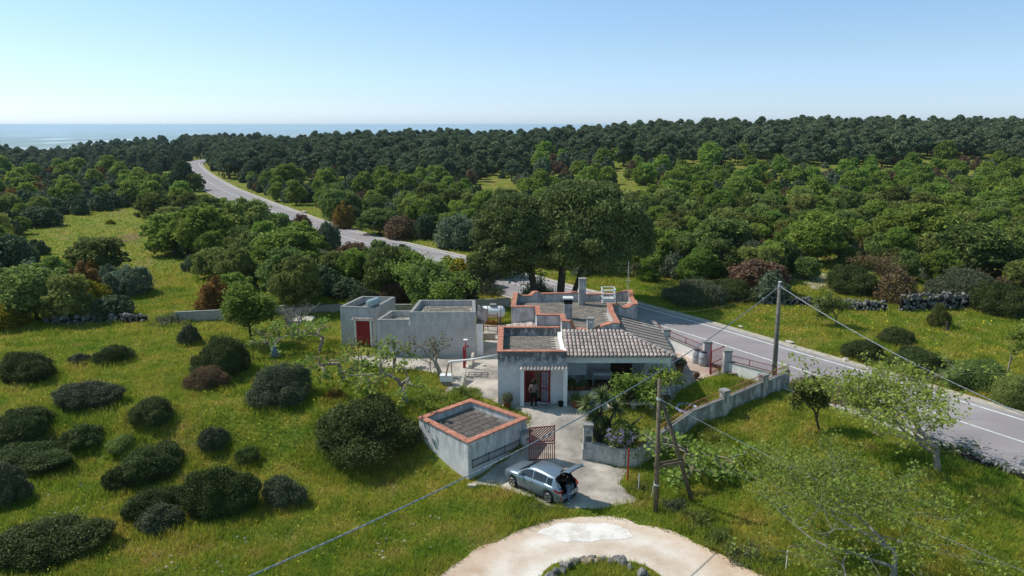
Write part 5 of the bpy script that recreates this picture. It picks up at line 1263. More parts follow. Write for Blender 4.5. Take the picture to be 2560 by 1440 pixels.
for (px, py, L) in ((1505, 990, .8), (1468, 1010, .8), (1490, 1042, .8), (1538, 1022, .75), (1475, 1062, .7), (1515, 1062, .7)):
    y_ = yp.y + .2; z_ = hgt(py, y_); x_ = (px - 1280) / FPX * (y_ * CP - (z_ - H) * SP); c = np.array([x_ - yp.x, y_ - yp.y, z_ - yp.z])
    V, F, v = yucca_head(r, c, 130, L); link('leaf_head', crown_mesh('leaf_head', V, F, v, 'leaf_yucca'), yc)
    mb = MB(); mb.tube([tuple(yp), (yp.x + c[0] * .6, yp.y + c[1], yp.z + c[2] * .6), (yp.x + c[0], yp.y + c[1], yp.z + c[2])], [.09, .07, .06], 6); mb.build('stem', 'bark', yc)
# --- the umbrella pines
def umbrella(base_px, cx_px, top_py, w_px, low_py, seed, label, forks, dx=0, n=42000):
    r = np.random.default_rng(seed); b_ = G(*base_px); t = thing('umbrella_pine', label, 'tree', tuple(b_)); y = b_.y
    X0 = (cx_px - 1280) / FPX * math.hypot(y, 9) - b_.x; Rr = w_px / FPX * math.hypot(y, 9) / 2; zt = hgt(top_py, y) - b_.z; zl = hgt(low_py, y) - b_.z; lb = []
    for i in range(110):
        a = r.random() * 6.283; q = math.sqrt(r.random()); s = Rr * r.uniform(.12, .24); rr = q * (Rr - s * .7); zc = zl + (zt - zl) * (.08 + .92 * math.sqrt(max(0, 1 - q ** 2.7 * .97)) * (1 if i < 80 else r.uniform(.45, .9))) - s * .5
        lb.append((X0 + rr * math.cos(a), rr * math.sin(a) * .9, zc, s, s, s * .62))
    lb.append((X0, 0, zl + (zt - zl) * .42, Rr * .76, Rr * .68, (zt - zl) * .46))
    V, F, v = foliage(r, lb, int(n * 1.7), .125, .15, .35, .3, .5, .3, 2.4); link('crown', crown_mesh('crown', V, F, v, 'leaf_umbrella'), t)
    polys = []
    for fx, rad in forks:
        p1 = np.array([fx, 0, 1.2]); p2 = np.array([fx * 1.6 + X0 * .2, 0, zl * .98]); tops = []
        polys.append(([np.array([fx * .6, 0, -.3]), p1, p2], [rad * 1.25, rad, rad * .85]))
        for k in range(9):
            L_ = lb[r.integers(len(lb))]; q_ = np.array(L_[:3]) - [0, 0, .2]; mid = (p2 + q_) / 2 + [0, 0, -.3]; polys.append(([p2, mid, q_], [rad * .33, rad * .2, .03]))
    V, F = tri_tubes(polys, 7); link('trunk', npmesh('trunk', V, F, None, ['bark'], None, True), t)
    polys = []
    for k in range(26):               # dead hanging twigs under the crown
        q_ = np.array([X0 + r.uniform(-.8, .6) * Rr, r.uniform(-.6, .5) * Rr, zl + r.uniform(-.6, .8)]); polys.append(([p2, (p2 + q_) / 2 + [0, 0, .3], q_], [.05, .035, .012]))
    V, F = tri_tubes(polys, 4); link('dead_branches', npmesh('dead_branches', V, F, None, ['bark']), t); return t
umbrella((1410, 762), 1466, 458, 320, 655, 60, 'great umbrella pine with domed dark crown behind the house', [(-.35, .38), (.9, .26)], n=85000)
umbrella((1338, 764), 1285, 488, 225, 680, 61, 'smaller umbrella pine leaning left of the great one', [(0, .36)], n=48000)
umbrella((1457, 650), 1495, 540, 190, 668, 62, 'dark pine standing behind the great umbrella pine', [(0, .3)], n=14000)
t = bush(1345, 760, 95, 660, 'leaf_pine', 'low pine bough growth in front of the smaller umbrella pine trunk', 'pine_growth', 'tree', small=True)
bush(1240, 700, 110, 560, 'leaf_olive', 'tall grey-green shrub left of the smaller umbrella pine', 'olive_tree', 'tree', small=False)
bush(1195, 725, 100, 635, 'leaf_holm', 'dark tree at the left foot of the umbrella pines', 'holm_oak', 'tree', small=False)
# --- woodland fill
CLEAR = [[(340, 520), (400, 640), (520, 720), (560, 760), (385, 770), (400, 700), (345, 640)], [(50, 600), (60, 575), (150, 548), (360, 512), (372, 600), (430, 655), (500, 690), (560, 720), (700, 760), (860, 770), (440, 800), (380, 770), (400, 700), (345, 660), (330, 600), (240, 605), (180, 620), (130, 650), (100, 660), (120, 620)],
         [(640, 505), (720, 512), (800, 515), (800, 545), (700, 545)], [(850, 575), (1000, 600), (1130, 590), (1170, 655), (1090, 625), (960, 605)], [(1480, 464), (1650, 464), (1650, 498), (1490, 498)], [(1195, 448), (1275, 446), (1290, 480), (1200, 478)],
         [(1480, 740), (1500, 690), (1640, 690), (1700, 770), (1850, 765), (1880, 752), (2040, 765), (2230, 775), (2600, 770), (2600, 1500), (1000, 1500), (0, 1500), (0, 815), (400, 805), (850, 790), (1280, 775)],
         [(2010, 670), (2130, 680), (2330, 745), (2030, 740)]]
cand = []
for D0, D1, sp_ in ((60, 110, 3.3), (110, 190, 3.7), (190, 320, 4.7), (320, 660, 6.6)):
    y = D0
    while y < D1:
        x = -y * .86
        while x < y * .86:
            cand.append((x + rnd.uniform(-.42, .42) * sp_, y + rnd.uniform(-.42, .42) * sp_)); x += sp_
        y += sp_ * .9
C_ = np.array(cand); Zc = gz(C_[:, 0], C_[:, 1]); PX, PY = proj(C_[:, 0], C_[:, 1], Zc)
FAR_ = road_far_side(C_[:, 0], C_[:, 1]); print('far side share', FAR_.mean(), 'check', road_far_side(np.array([20., 0.]), np.array([120., 40.])))
ok = (PX > -250) & (PX < 2810) & (road_dist(C_[:, 0], C_[:, 1]) > np.where(FAR_ & (PX < 900), 6.0, 8.5))
rdv = np.interp(PX, SKY_X, RID_D); ok &= C_[:, 1] < rdv * 1.04 + 8
ok &= ~((PX < 620) & (PX > 380) & (C_[:, 1] < 260) & (C_[:, 1] > 120) & (road_dist(C_[:, 0], C_[:, 1]) < 11) & ~FAR_)
wp_ = 1.9 * FPX / np.maximum(C_[:, 1], 20); hp_ = 3.6 * FPX / np.maximum(C_[:, 1], 20)
for poly in CLEAR:
    ok &= ~inpoly(PX, PY, poly)
    for fx_, fy_ in ((-1, .35), (1, .35), (0, .75)): ok &= ~inpoly(PX + fx_ * wp_, PY - fy_ * hp_, poly)
# keep the view of the road open: no tree close in front of it (towards the camera) on its visible stretches
for (xa, xb, ya, yb) in ((840, 990, 590, 690), (1020, 1180, 640, 720), (500, 660, 455, 545), (462, 500, 405, 460), (880, 960, 630, 680)):
    ok &= ~((PX > xa) & (PX < xb) & (PY > ya) & (PY < yb) & ~FAR_)
for (fx, fy, fr_) in FOOT:
    ok &= ((C_[:, 0] - fx) ** 2 + (C_[:, 1] - fy) ** 2) > (fr_ * .8 + 1.2) ** 2
C_ = C_[ok]; PX = PX[ok]; PY = PY[ok]
order = np.argsort(C_[:, 1])
def kind_at(px, py, D):
    u = rnd.random(); n_ = mnoise.noise(Vector((px * .004, py * .012, 3))) + rnd.uniform(-.25, .25)
    if px < 480: 
        if py < 440: return 'holm' if u < .72 else ('pine' if u < .88 else 'oak')
        return 'holm' if u < .45 else ('oakb' if u < .6 else ('oak' if u < .8 else ('olive' if u < .93 else 'orange')))
    if D > 190 and py < (455 if px < 1300 else 400 + 0): return 'pine' if u < .78 else ('holm' if u < .9 else ('oak' if u < .96 else 'brown'))
    if px > 1500:
        if py < 440 : return 'pine' if (n_ > .0 and py < 420) else ('oak' if u < .72 else ('oakb' if u < .8 else ('olive' if u < .9 else ('red' if u < .94 else 'brown'))))
        return 'oak' if u < .4 else ('oakb' if u < .66 else ('olive' if u < .79 else ('holm' if u < .87 else ('brown' if u < .94 else 'red'))))
    return 'oak' if u < .4 else ('oakb' if u < .55 else ('olive' if u < .74 else ('holm' if u < .92 else ('brown' if u < .96 else 'red'))))
GRP = {'oak': ('mid green oak', 'oaks', 'tree'), 'oakb': ('bright green oak', 'bright oaks', 'tree'),
       'pine': ('dark pine', 'pines', 'tree'), 'holm': ('dark low holm oak', 'holm oaks', 'tree'),
       'olive': ('grey-green olive-like tree', 'grey-green trees', 'tree'), 'red': ('reddish shrub', 'reddish shrubs', 'shrub'),
       'orange': ('orange-tinged shrub', 'orange shrubs', 'shrub'), 'brown': ('brown half-bare shrub', 'brown shrubs', 'shrub')}
cnt = {}; rest = {}
for i in order:
    x, y = C_[i]; k = kind_at(PX[i], PY[i], y); c = cnt.get(k, 0); far = y > 135
    s = (rnd.uniform(.6, 1.15) if y < 220 else rnd.uniform(.55, 1.3)) * (.85 if y < 110 else .95 if y < 220 else 1.15)
    if c < 280:
        o = place(k, x, y, s, far); lb, gr, ct = GRP[k]; px_, py_ = PX[i], PY[i]
        if px_ < 500: rg = 'on the left hillside beyond the meadow' if py_ < 530 else 'in the copse at the left edge of the meadow'
        elif px_ < 1180 and py_ > 560: rg = 'between the asphalt road and the meadow'
        elif y > 230: rg = 'on the far slope under the ridge line'
        elif px_ < 1180: rg = 'across the road left of the umbrella pines'
        elif px_ < 1650: rg = 'behind the umbrella pines'
        elif px_ < 2100: rg = 'above the rust-red bush beyond the road'
        else: rg = 'above the high dry stone wall'
        tag(o, lb + ' ' + rg, ct, gr + ' ' + rg); cnt[k] = c + 1
    else: rest.setdefault(k, []).append((x, y, g1(x, y) - .1, s))
# the rest of the far wood: one mass of trees instanced by geometry nodes from the trees above
fw = MB(); nt = bpy.data.node_groups.new('woodland', 'GeometryNodeTree'); nt.interface.new_socket('Geometry', in_out='INPUT', socket_type='NodeSocketGeometry'); nt.interface.new_socket('Geometry', in_out='OUTPUT', socket_type='NodeSocketGeometry')
gi = nt.nodes.new('NodeGroupInput'); go_ = nt.nodes.new('NodeGroupOutput'); jn = nt.nodes.new('GeometryNodeJoinGeometry')
pts_all = []; sc_all = []; kd = []; srcs = []
for k, L_ in rest.items():
    for me in FARV[k]:
        src = next((o for o in COL.objects if o.data is me), None)
        if src is not None: srcs.append((k, src))
for ki, (k, src) in enumerate(srcs):
    mine = [j for j, (kk, _) in enumerate(srcs) if kk == k]; part = rest[k][mine.index(ki)::len(mine)]
    for (x, y, z, s) in part: pts_all.append((x, y, z)); sc_all.append(s); kd.append(ki)
me = bpy.data.meshes.new('woodland'); me.from_pydata(pts_all, [], [])
for nm, dat, ty in (('s', sc_all, 'FLOAT'), ('k', kd, 'INT'), ('r', [rnd.random() * 6.28 for _ in kd], 'FLOAT')):
    a = me.attributes.new(nm, ty, 'POINT'); a.data.foreach_set('value', dat)
for ki, (k, src) in enumerate(srcs):
    oi = nt.nodes.new('GeometryNodeObjectInfo'); oi.inputs['Object'].default_value = src; oi.inputs['As Instance'].default_value = True; oi.transform_space = 'ORIGINAL'
    ip = nt.nodes.new('GeometryNodeInstanceOnPoints'); na = nt.nodes.new('GeometryNodeInputNamedAttribute'); na.data_type = 'INT'; na.inputs[0].default_value = 'k'
    cp = nt.nodes.new('FunctionNodeCompare'); cp.data_type = 'INT'; cp.operation = 'EQUAL'; nt.links.new(na.outputs[0], cp.inputs[2]); cp.inputs[3].default_value = ki
    ns_ = nt.nodes.new('GeometryNodeInputNamedAttribute'); ns_.data_type = 'FLOAT'; ns_.inputs[0].default_value = 's'; nr_ = nt.nodes.new('GeometryNodeInputNamedAttribute'); nr_.data_type = 'FLOAT'; nr_.inputs[0].default_value = 'r'
    cx3 = nt.nodes.new('ShaderNodeCombineXYZ'); nt.links.new(nr_.outputs[0], cx3.inputs[2])
    nt.links.new(gi.outputs[0], ip.inputs['Points']); nt.links.new(cp.outputs[0], ip.inputs['Selection']); nt.links.new(oi.outputs['Geometry'], ip.inputs['Instance']); nt.links.new(cx3.outputs[0], ip.inputs['Rotation']); nt.links.new(ns_.outputs[0], ip.inputs['Scale']); nt.links.new(ip.outputs[0], jn.inputs[0])
nt.links.new(jn.outputs[0], go_.inputs[0])
fo = link('woodland', me); md = fo.modifiers.new('woodland', 'NODES'); md.node_group = nt; tag(fo, 'distant woodland of dark pines and oaks running up to the ridge', None, None, 'stuff')
print('TREES', cnt, {k: len(v) for k, v in rest.items()})
# --- grass, flowers
def grass(name, n, seed, ymin, ymax, hmin, hmax, w, power=2.0, mat='grass_blades', lean=.5, cover=None):
    r = np.random.default_rng(seed); u = r.random(n * 2)
    y = (ymin ** (1 - power + 1) + u * (ymax ** (2 - power) - ymin ** (2 - power))) ** (1 / (2 - power)) if power != 2 else ymin * (ymax / ymin) ** u
    x = r.uniform(-.86, .86, n * 2) * y; z = gz(x, y); px, py = proj(x, y, z); ok = (px > -60) & (px < 2620) & (py < 1500)
    jx, jy = px + r.normal(0, 7, n * 2), py + r.normal(0, 3.5, n * 2)
    for poly in BARE + [[(1240, 840), (1420, 740), (1690, 900), (1690, 990), (1400, 1030), (1245, 1015)], [(1055, 1150), (1180, 1050), (1330, 1090), (1178, 1205)], [(850, 780), (1200, 750), (1210, 880), (850, 890)]]: ok &= ~inpoly(jx, jy, poly) | (inpoly(px, py, ISLAND) & (poly is TRACK))
    ok &= road_dist(x, y) > 4.9
    if cover is not None: ok &= cover(px, py)
    x, y, z = x[ok][:n], y[ok][:n], z[ok][:n]; m_ = len(x)
    if mat == 'grass_blades':           # taller in patches
        h = r.uniform(hmin, hmax, m_) * (1 + .9 * np.clip(np.sin(x * .9 + 2 * np.sin(y * .5)) * np.sin(y * 1.1 + np.sin(x * .7)), 0, 1))
    else: h = r.uniform(hmin, hmax, m_)
    a = r.random(m_) * 6.283; sc_ = np.clip(y / 32, .9, 3); wv = w * sc_; lx = r.normal(0, lean, m_) * h; ly = r.normal(0, lean, m_) * h
    if mat == 'grass_blades':
        V = np.stack([np.stack([x - np.cos(a) * wv, y - np.sin(a) * wv, z - .01], 1), np.stack([x + np.cos(a) * wv, y + np.sin(a) * wv, z - .01], 1), np.stack([x + lx, y + ly, z + h], 1)], 1).reshape(-1, 3)
        F = np.arange(3 * m_).reshape(m_, 3); v = np.repeat(np.clip(r.normal(.5, .22, m_), 0, 1), 3)
    else:
        c = np.stack([x, y, z + h], 1); nn = rvec(r, m_); nn[:, 2] = np.abs(nn[:, 2]) + .8; nn /= np.linalg.norm(nn, axis=1)[:, None]; V, F = leaf_quads(r, c, nn, w * r.uniform(.7, 1.3, m_) * sc_, 1.0); v = np.repeat(r.random(m_), 4)
    tag(link(name, npmesh(name, V, F, v, [mat])), kind='stuff'); return m_
grass('grass', 480000, 1, 22, 80, .09, .24, .02, 2.0)
grass('far_grass', 80000, 2, 80, 200, .12, .3, .03, 2.0, cover=lambda px, py: py > 440)
r = np.random.default_rng(77); XX = []; YY = []
for (fx, fy, fr_) in FOOT:
    if fy < 75 and fr_ > .35:
        k_ = int(fr_ * 650); a_ = r.random(k_) * 6.283; q_ = fr_ * r.normal(1.18, .13, k_); XX.append(fx + q_ * np.cos(a_)); YY.append(fy + q_ * np.sin(a_))
for _ in range(120):
    q_ = G(rnd.uniform(0, 1080) if _ < 80 else rnd.uniform(1700, 2500), rnd.uniform(830, 1430)); k_ = rnd.randrange(40, 190); rr_ = rnd.uniform(.15, .5)
    XX.append(q_.x + r.normal(0, rr_, k_)); YY.append(q_.y + r.normal(0, rr_, k_))
x = np.concatenate(XX); y = np.concatenate(YY); z = gz(x, y); px, py = proj(x, y, z); ok = np.ones(len(x), bool)
for poly in BARE: ok &= ~inpoly(px, py, poly)
ok &= road_dist(x, y) > 4.9; x, y, z = x[ok], y[ok], z[ok]; m_ = len(x); h = r.uniform(.2, .5, m_); a = r.random(m_) * 6.283; lx = r.normal(0, .3, m_) * h; ly = r.normal(0, .3, m_) * h
V = np.stack([np.stack([x - np.cos(a) * .022, y - np.sin(a) * .022, z - .01], 1), np.stack([x + np.cos(a) * .022, y + np.sin(a) * .022, z - .01], 1), np.stack([x + lx, y + ly, z + h], 1)], 1).reshape(-1, 3)
tag(link('tall_grass', npmesh('tall_grass', V, np.arange(3 * m_).reshape(m_, 3), np.repeat(np.clip(r.normal(.45, .25, m_), 0, 1), 3), ['grass_blades'])), kind='stuff')
grass('yellow_flowers', 3200, 3, 24, 75, .18, .4, .055, 2.0, 'flower_yellow', cover=lambda px, py: ((px < 1100) & (np.sin(px * .011) + np.sin(py * .02) > .2)) | ((px > 1700) & (py > 770) & (py < 900)))
grass('white_flowers', 550, 4, 22, 75, .2, .45, .04, 2.0, 'flower_white', cover=lambda px, py: (px > 1950) & (py < 900) | ((px > 1650) & (px < 2000) & (py > 1250)))

# ================================================================== CAR
def car():
    b0 = G(1372, 1257); f0 = G(1283, 1217); d = (f0 - b0).xy.normalized(); rgt = Vector((d.y, -d.x)); mid = (b0 + f0) / 2
    wbase = (f0 - b0).xy.length; S = max(.9, min(1.02, wbase / 2.59)); c = mid.xy + rgt * .79 * S
    root = thing('parked_car', 'silver-blue compact crossover car with its tailgate raised, parked by the shed', 'car', (c.x, c.y, g1(c.x, c.y) + .02), math.atan2(d.y, d.x)); root.scale = (S, S, S)
    def L(name, V, F, mat, par=None, smooth=True, sub=0):
        me = bpy.data.meshes.new(name); me.from_pydata(V, [], F); me.materials.append(MATS[mat])
        if smooth: me.polygons.foreach_set('use_smooth', [True] * len(F))
        me.update(); return link(name, me, par or root)
    XB = [-2.06, -2.02, -1.9, -1.7, -1.62, -1.5, -1.3, -1.1, -.98, -.9, -.6, -.2, .2, .6, .9, .98, 1.1, 1.3, 1.5, 1.62, 1.7, 1.85, 2.0, 2.08, 2.12]
    def arch(x):
        z = .2 + .12 * max(0, abs(x) - 1.75)
        for ax in (-1.3, 1.29):
            if abs(x - ax) < .39: z = max(z, .335 + math.sqrt(.39 ** 2 - (x - ax) ** 2))
        return z
    def belt(x): return float(np.interp(x, [-2.06, -1.8, -1.2, .0, .9, 1.3, 1.8, 2.05, 2.12], [.86, .98, 1.02, .97, .95, .95, .88, .76, .66]))
    def hw(x): return float(np.interp(x, [-2.06, -1.95, -1.6, -1.0, .8, 1.5, 1.9, 2.08, 2.12], [.68, .78, .87, .875, .875, .86, .78, .64, .52]))
    def flare(x): return .03 * max(math.exp(-((x + 1.3) / .35) ** 2), math.exp(-((x - 1.29) / .35) ** 2))
    def ring(x):
        zb = arch(x); b_ = belt(x); w = hw(x); f = flare(x); zs = [zb, zb + (b_ - zb) * .25, zb + (b_ - zb) * .5, zb + (b_ - zb) * .75, b_ - .02]
        ws = [w - .05 + f, w + f * 1.2, w + .008 + f, w - .005 + f * .5, w - .05]
        t = b_ + .035 if x < .9 else b_ + .05 * (1 - (x - .9) / 1.4)
        return [(x, ws[i], zs[i]) for i in range(5)] + [(x, w - .13, b_ + .015), (x, w * .5, t), (x, 0, t + .012)]
    R_ = [ring(x) for x in XB]; V = []; F = []
    for r_ in R_: V += r_ + [(p[0], -p[1], p[2]) for p in r_[-2::-1]]
    n = 15
    for i in range(len(XB) - 1):
        for k in range(n - 1):
            if XB[i] < -1.2 and 5 <= k <= 8 and XB[i + 1] < -.9: continue       # the boot is open
            F.append((i * n + k, (i + 1) * n + k, (i + 1) * n + k + 1, i * n + k + 1))
    F.append(tuple(range((len(XB) - 1) * n, len(XB) * n))); F.append((0, 1, 2, 12, 13, 14)[::-1])
    body = L('body', V, F, 'car_paint')
    # cabin shell
    XC = [-1.95, -1.75, -1.55, -1.2, -.7, -.2, .2, .5, .8, 1.1]
    def roofz(x): return float(np.interp(x, [-1.95, -1.75, -1.55, -1.0, -.3, .1, .35, .7, 1.1], [1.03, 1.26, 1.42, 1.5, 1.53, 1.515, 1.44, 1.22, .985]))
    def cring(x):
        b_ = belt(x) - .01; rz = roofz(x); w = hw(x); h = rz - b_; wr = .6 if x > -1.4 else .56
        return [(x, w - .06, b_), (x, w - .06 - (w - .06 - wr) * .45, b_ + h * .5), (x, wr + .02, b_ + h * .88), (x, wr - .1, rz - .005), (x, wr * .45, rz + .01), (x, 0, rz + .015)]
    CR = [cring(x) for x in XC]; V = []; F = []; n = 11
    for r_ in CR: V += r_ + [(p[0], -p[1], p[2]) for p in r_[-2::-1]]
    for i in range(len(XC) - 1):
        for k in range(n - 1):
            if i < 2 and 2 <= k <= 7: continue
            F.append((i * n + k, (i + 1) * n + k, (i + 1) * n + k + 1, i * n + k + 1))
    L('roof', V, F, 'car_paint')
    def on(x, k, t, side, off=.012):
        r_ = cring(x); a, b_ = Vector(r_[k]), Vector(r_[k + 1]); p = a.lerp(b_, t); p.y += off; p.y *= side; return tuple(p)
    for side in (1, -1):
        for xs_ in ((.8, .45, .1, -.1), (-.18, -.5, -.85, -1.05), (-1.12, -1.3, -1.45)):
            V = []; F = []
            for x in xs_: V += [on(x, 0, .12, side), on(x, 0, .95, side), on(x, 1, .0 if x > .6 else .75, side)]
            for i in range(len(xs_) - 1):
                for k in range(2): F.append((i * 3 + k, (i + 1) * 3 + k, (i + 1) * 3 + k + 1, i * 3 + k + 1))
            if side == 1: F = [f[::-1] for f in F]
            L('side_window', V, F, 'car_glass')
        for x0 in (.0, -1.05):
            q = MB(); q.beam((x0, side * (hw(x0) + .012), .84), (x0 - .2, side * (hw(x0) + .012), .845), .03, .035); o = q.build('door_handle', 'car_paint'); o.parent = root
        for x0, h0 in ((.72, .3), (-.12, .3), (-.98, .75)):
            q = MB(); q.beam((x0, side * (hw(x0) + .0085), h0), (x0 + .04, side * (hw(x0) - .03), .95), .012, .012); o = q.build('door_gap', 'trim_black'); o.parent = root
        q = MB(); q.beam((.62, side * .86, 1.03), (.66, side * 1.0, 1.05), .12, .13); o = q.build('mirror', 'car_paint'); o.parent = root
        q = MB(); q.beam((-.85, side * .885, .22), (.85, side * .885, .22), .05, .09); o = q.build('sill_trim', 'trim_black'); o.parent = root
        V = [(-2.03, side * .50, .92), (-2.04, side * .78, .86), (-1.86, side * .865, .9), (-1.66, side * .885, .97), (-1.7, side * .87, .82), (-1.93, side * .83, .76), (-2.07, side * .72, .74)]
        q = MB(); q.add(V, [(0, 1, 6), (1, 2, 5, 6), (2, 3, 4, 5)]); V2 = [(a - .012, b_ + side * .014, c_) for a, b_, c_ in V]; q.v = V2; o = q.build('tail_light', 'lamp_red'); o.parent = root
        q = MB(); q.box(-2.09, -2.03, min(side * .6, side * .76), max(side * .6, side * .76), .42, .5); o = q.build('reflector', 'lamp_red'); o.parent = root
        q = MB(); q.beam((2.03, side * .58, .68), (1.86, side * .74, .74), .06, .07); o = q.build('headlight', 'gloss_white'); o.parent = root
        for ax in (-1.3, 1.29):
            y = side * .8
            q = MB(); P = [(.0, .10), (.23, .10), (.30, .085), (.335, .05), (.335, -.05), (.30, -.1), (.0, -.1)]
            V = []; n = 22
            for rr, yy in P:
                for k in range(n): a = 2 * math.pi * k / n; V.append((ax + rr * math.cos(a), y + side * yy, .335 + rr * math.sin(a)))
            F = [(i * n + k, i * n + (k + 1) % n, (i + 1) * n + (k + 1) % n, (i + 1) * n + k) for i in range(len(P) - 1) for k in range(n)]
            wh = L('wheel', V, F, 'tyre')
            q = MB()
            for k in range(5):
                a = k * 1.2566; q.beam((ax + .04 * math.cos(a), y + side * .108, .335 + .04 * math.sin(a)), (ax + .22 * math.cos(a + .12), y + side * .108, .335 + .22 * math.sin(a + .12)), .035, .05)
                q.beam((ax + .04 * math.cos(a), y + side * .108, .335 + .04 * math.sin(a)), (ax + .22 * math.cos(a - .22), y + side * .108, .335 + .22 * math.sin(a - .22)), .03, .04)
            q.tube([(ax + .22 * math.cos(t * .2856), y + side * .105, .335 + .22 * math.sin(t * .2856)) for t in range(23)], .014, 4, False)
            o = q.build('rim', 'rim_alloy'); o.parent = wh
    # windscreen
    V = []; F = []
    for x in (1.06, .8, .5, .32):
        r_ = cring(x); V += [(x + .012, -r_[2][1] + .03, r_[3][2] + .02), (x + .012, -.3, r_[5][2] + .018), (x + .012, .3, r_[5][2] + .018), (x + .012, r_[2][1] - .03, r_[3][2] + .02)]
    for i in range(3):
        for k in range(3): F.append((i * 4 + k, i * 4 + k + 1, (i + 1) * 4 + k + 1, (i + 1) * 4 + k))
    L('windscreen', V, F, 'car_glass')
    q = MB(); q.add([(-2.0, -.7, .62), (-2.0, .7, .62), (-1.0, .7, .62), (-1.0, -.7, .62), (-1.0, -.62, 1.4), (-1.0, .62, 1.4)], [(0, 1, 2, 3), (3, 2, 5, 4)])
    q.add([(-1.99, .72, .62), (-1.0, .72, .62), (-1.0, .62, 1.4), (-1.6, .6, 1.35), (-1.95, .7, .98)], [(0, 1, 2, 3, 4)]); q.add([(-1.99, -.72, .62), (-1.0, -.72, .62), (-1.0, -.62, 1.4), (-1.6, -.6, 1.35), (-1.95, -.7, .98)], [(4, 3, 2, 1, 0)])
    o = q.build('boot_lining', 'trim_black'); o.parent = root
    q = MB(); q.box(-2.11, -1.95, -.7, .7, .3, .62); o = q.build('bumper', 'car_paint'); o.parent = root
    q = MB(); q.box(-2.12, -2.0, -.55, .55, .22, .34); o = q.build('diffuser', 'trim_black'); o.parent = root
    q = MB(); q.box(-2.125, -2.112, -.26, .26, .44, .55); o = q.build('number_plate', 'gloss_white'); o.parent = root
    # raised tailgate: outer skin and dark inner side
    prof = [(-1.5, 1.47), (-1.7, 1.68), (-1.98, 1.93), (-2.2, 2.08), (-2.38, 2.14), (-2.52, 2.1)]; hwid = [.57, .60, .66, .70, .70, .62]
    V = []; F = []
    for (x, z), w in zip(prof, hwid): V += [(x, -w, z - .05), (x, -w * .7, z), (x, 0, z + .015), (x, w * .7, z), (x, w, z - .05)]
    for i in range(5):
        for k in range(4): F.append((i * 5 + k, i * 5 + k + 1, (i + 1) * 5 + k + 1, (i + 1) * 5 + k))
    tg = L('tailgate', V, F, 'car_paint'); V2 = [(a + .02, b_ * .97, c_ - .075) for a, b_, c_ in V]; L('tailgate_lining', V2, [f[::-1] for f in F], 'trim_black', tg)
    V3 = [(a, b_ * .86, c_ + .012) for a, b_, c_ in V[:15]]; L('rear_window', V3, [f for f in F[:8]], 'car_glass', tg)
    for side in (1, -1): q = MB(); q.bar((-1.65, side * .6, 1.25), (-1.95, side * .62, 1.85), .015); o = q.build('gas_strut', 'trim_black'); o.parent = tg
    return root
CAR = car()

# ================================================================== PEOPLE
def skinned(name, V, E_, rad, mat, parent, sub=2, root_i=0):
    me = bpy.data.meshes.new(name); me.from_pydata(V, E_, []); me.materials.append(MATS[mat]); o = link(name, me, parent)
    o.modifiers.new('skin', 'SKIN'); sk = me.skin_vertices[0].data
    for i, r_ in enumerate(rad): sk[i].radius = (r_, r_) if not hasattr(r_, '__len__') else r_; sk[i].use_root = (i == root_i)
    o.modifiers['skin'].use_smooth_shade = True
    m_ = o.modifiers.new('sub', 'SUBSURF'); m_.levels = sub - 1; m_.render_levels = sub - 1; return o
def hand(parent, w, dirv, palmn, mat='skin'):
    """palm and five separate curled fingers from the wrist w along dirv"""
    d = Vector(dirv).normalized(); nn = Vector(palmn).normalized(); s = d.cross(nn).normalized(); V = [tuple(w), tuple(w + d * .05), tuple(w + d * .085)]; E_ = [(0, 1), (1, 2)]; rad = [(.022, .022), (.036, .018), (.036, .016)]
    palm = skinned('hand', V, E_, rad, mat, parent)
    for k, (off, L_) in enumerate(((-.03, .062), (-.01, .075), (.011, .07), (.03, .055))):
        a = w + d * .08 + s * off; b_ = a + d * L_ * .5 + nn * .004; c = b_ + d * L_ * .32 + nn * L_ * .2; e_ = c + d * L_ * .12 + nn * L_ * .28
        skinned('finger', [tuple(a), tuple(b_), tuple(c), tuple(e_)], [(0, 1), (1, 2), (2, 3)], [.0095, .009, .0085, .007], mat, palm)
    a = w + d * .025 - s * .03; b_ = a + d * .03 - s * .028 + nn * .01; c = b_ + d * .03 - s * .004 + nn * .012; skinned('thumb', [tuple(a), tuple(b_), tuple(c)], [(0, 1), (1, 2)], [.012, .011, .009], mat, palm)
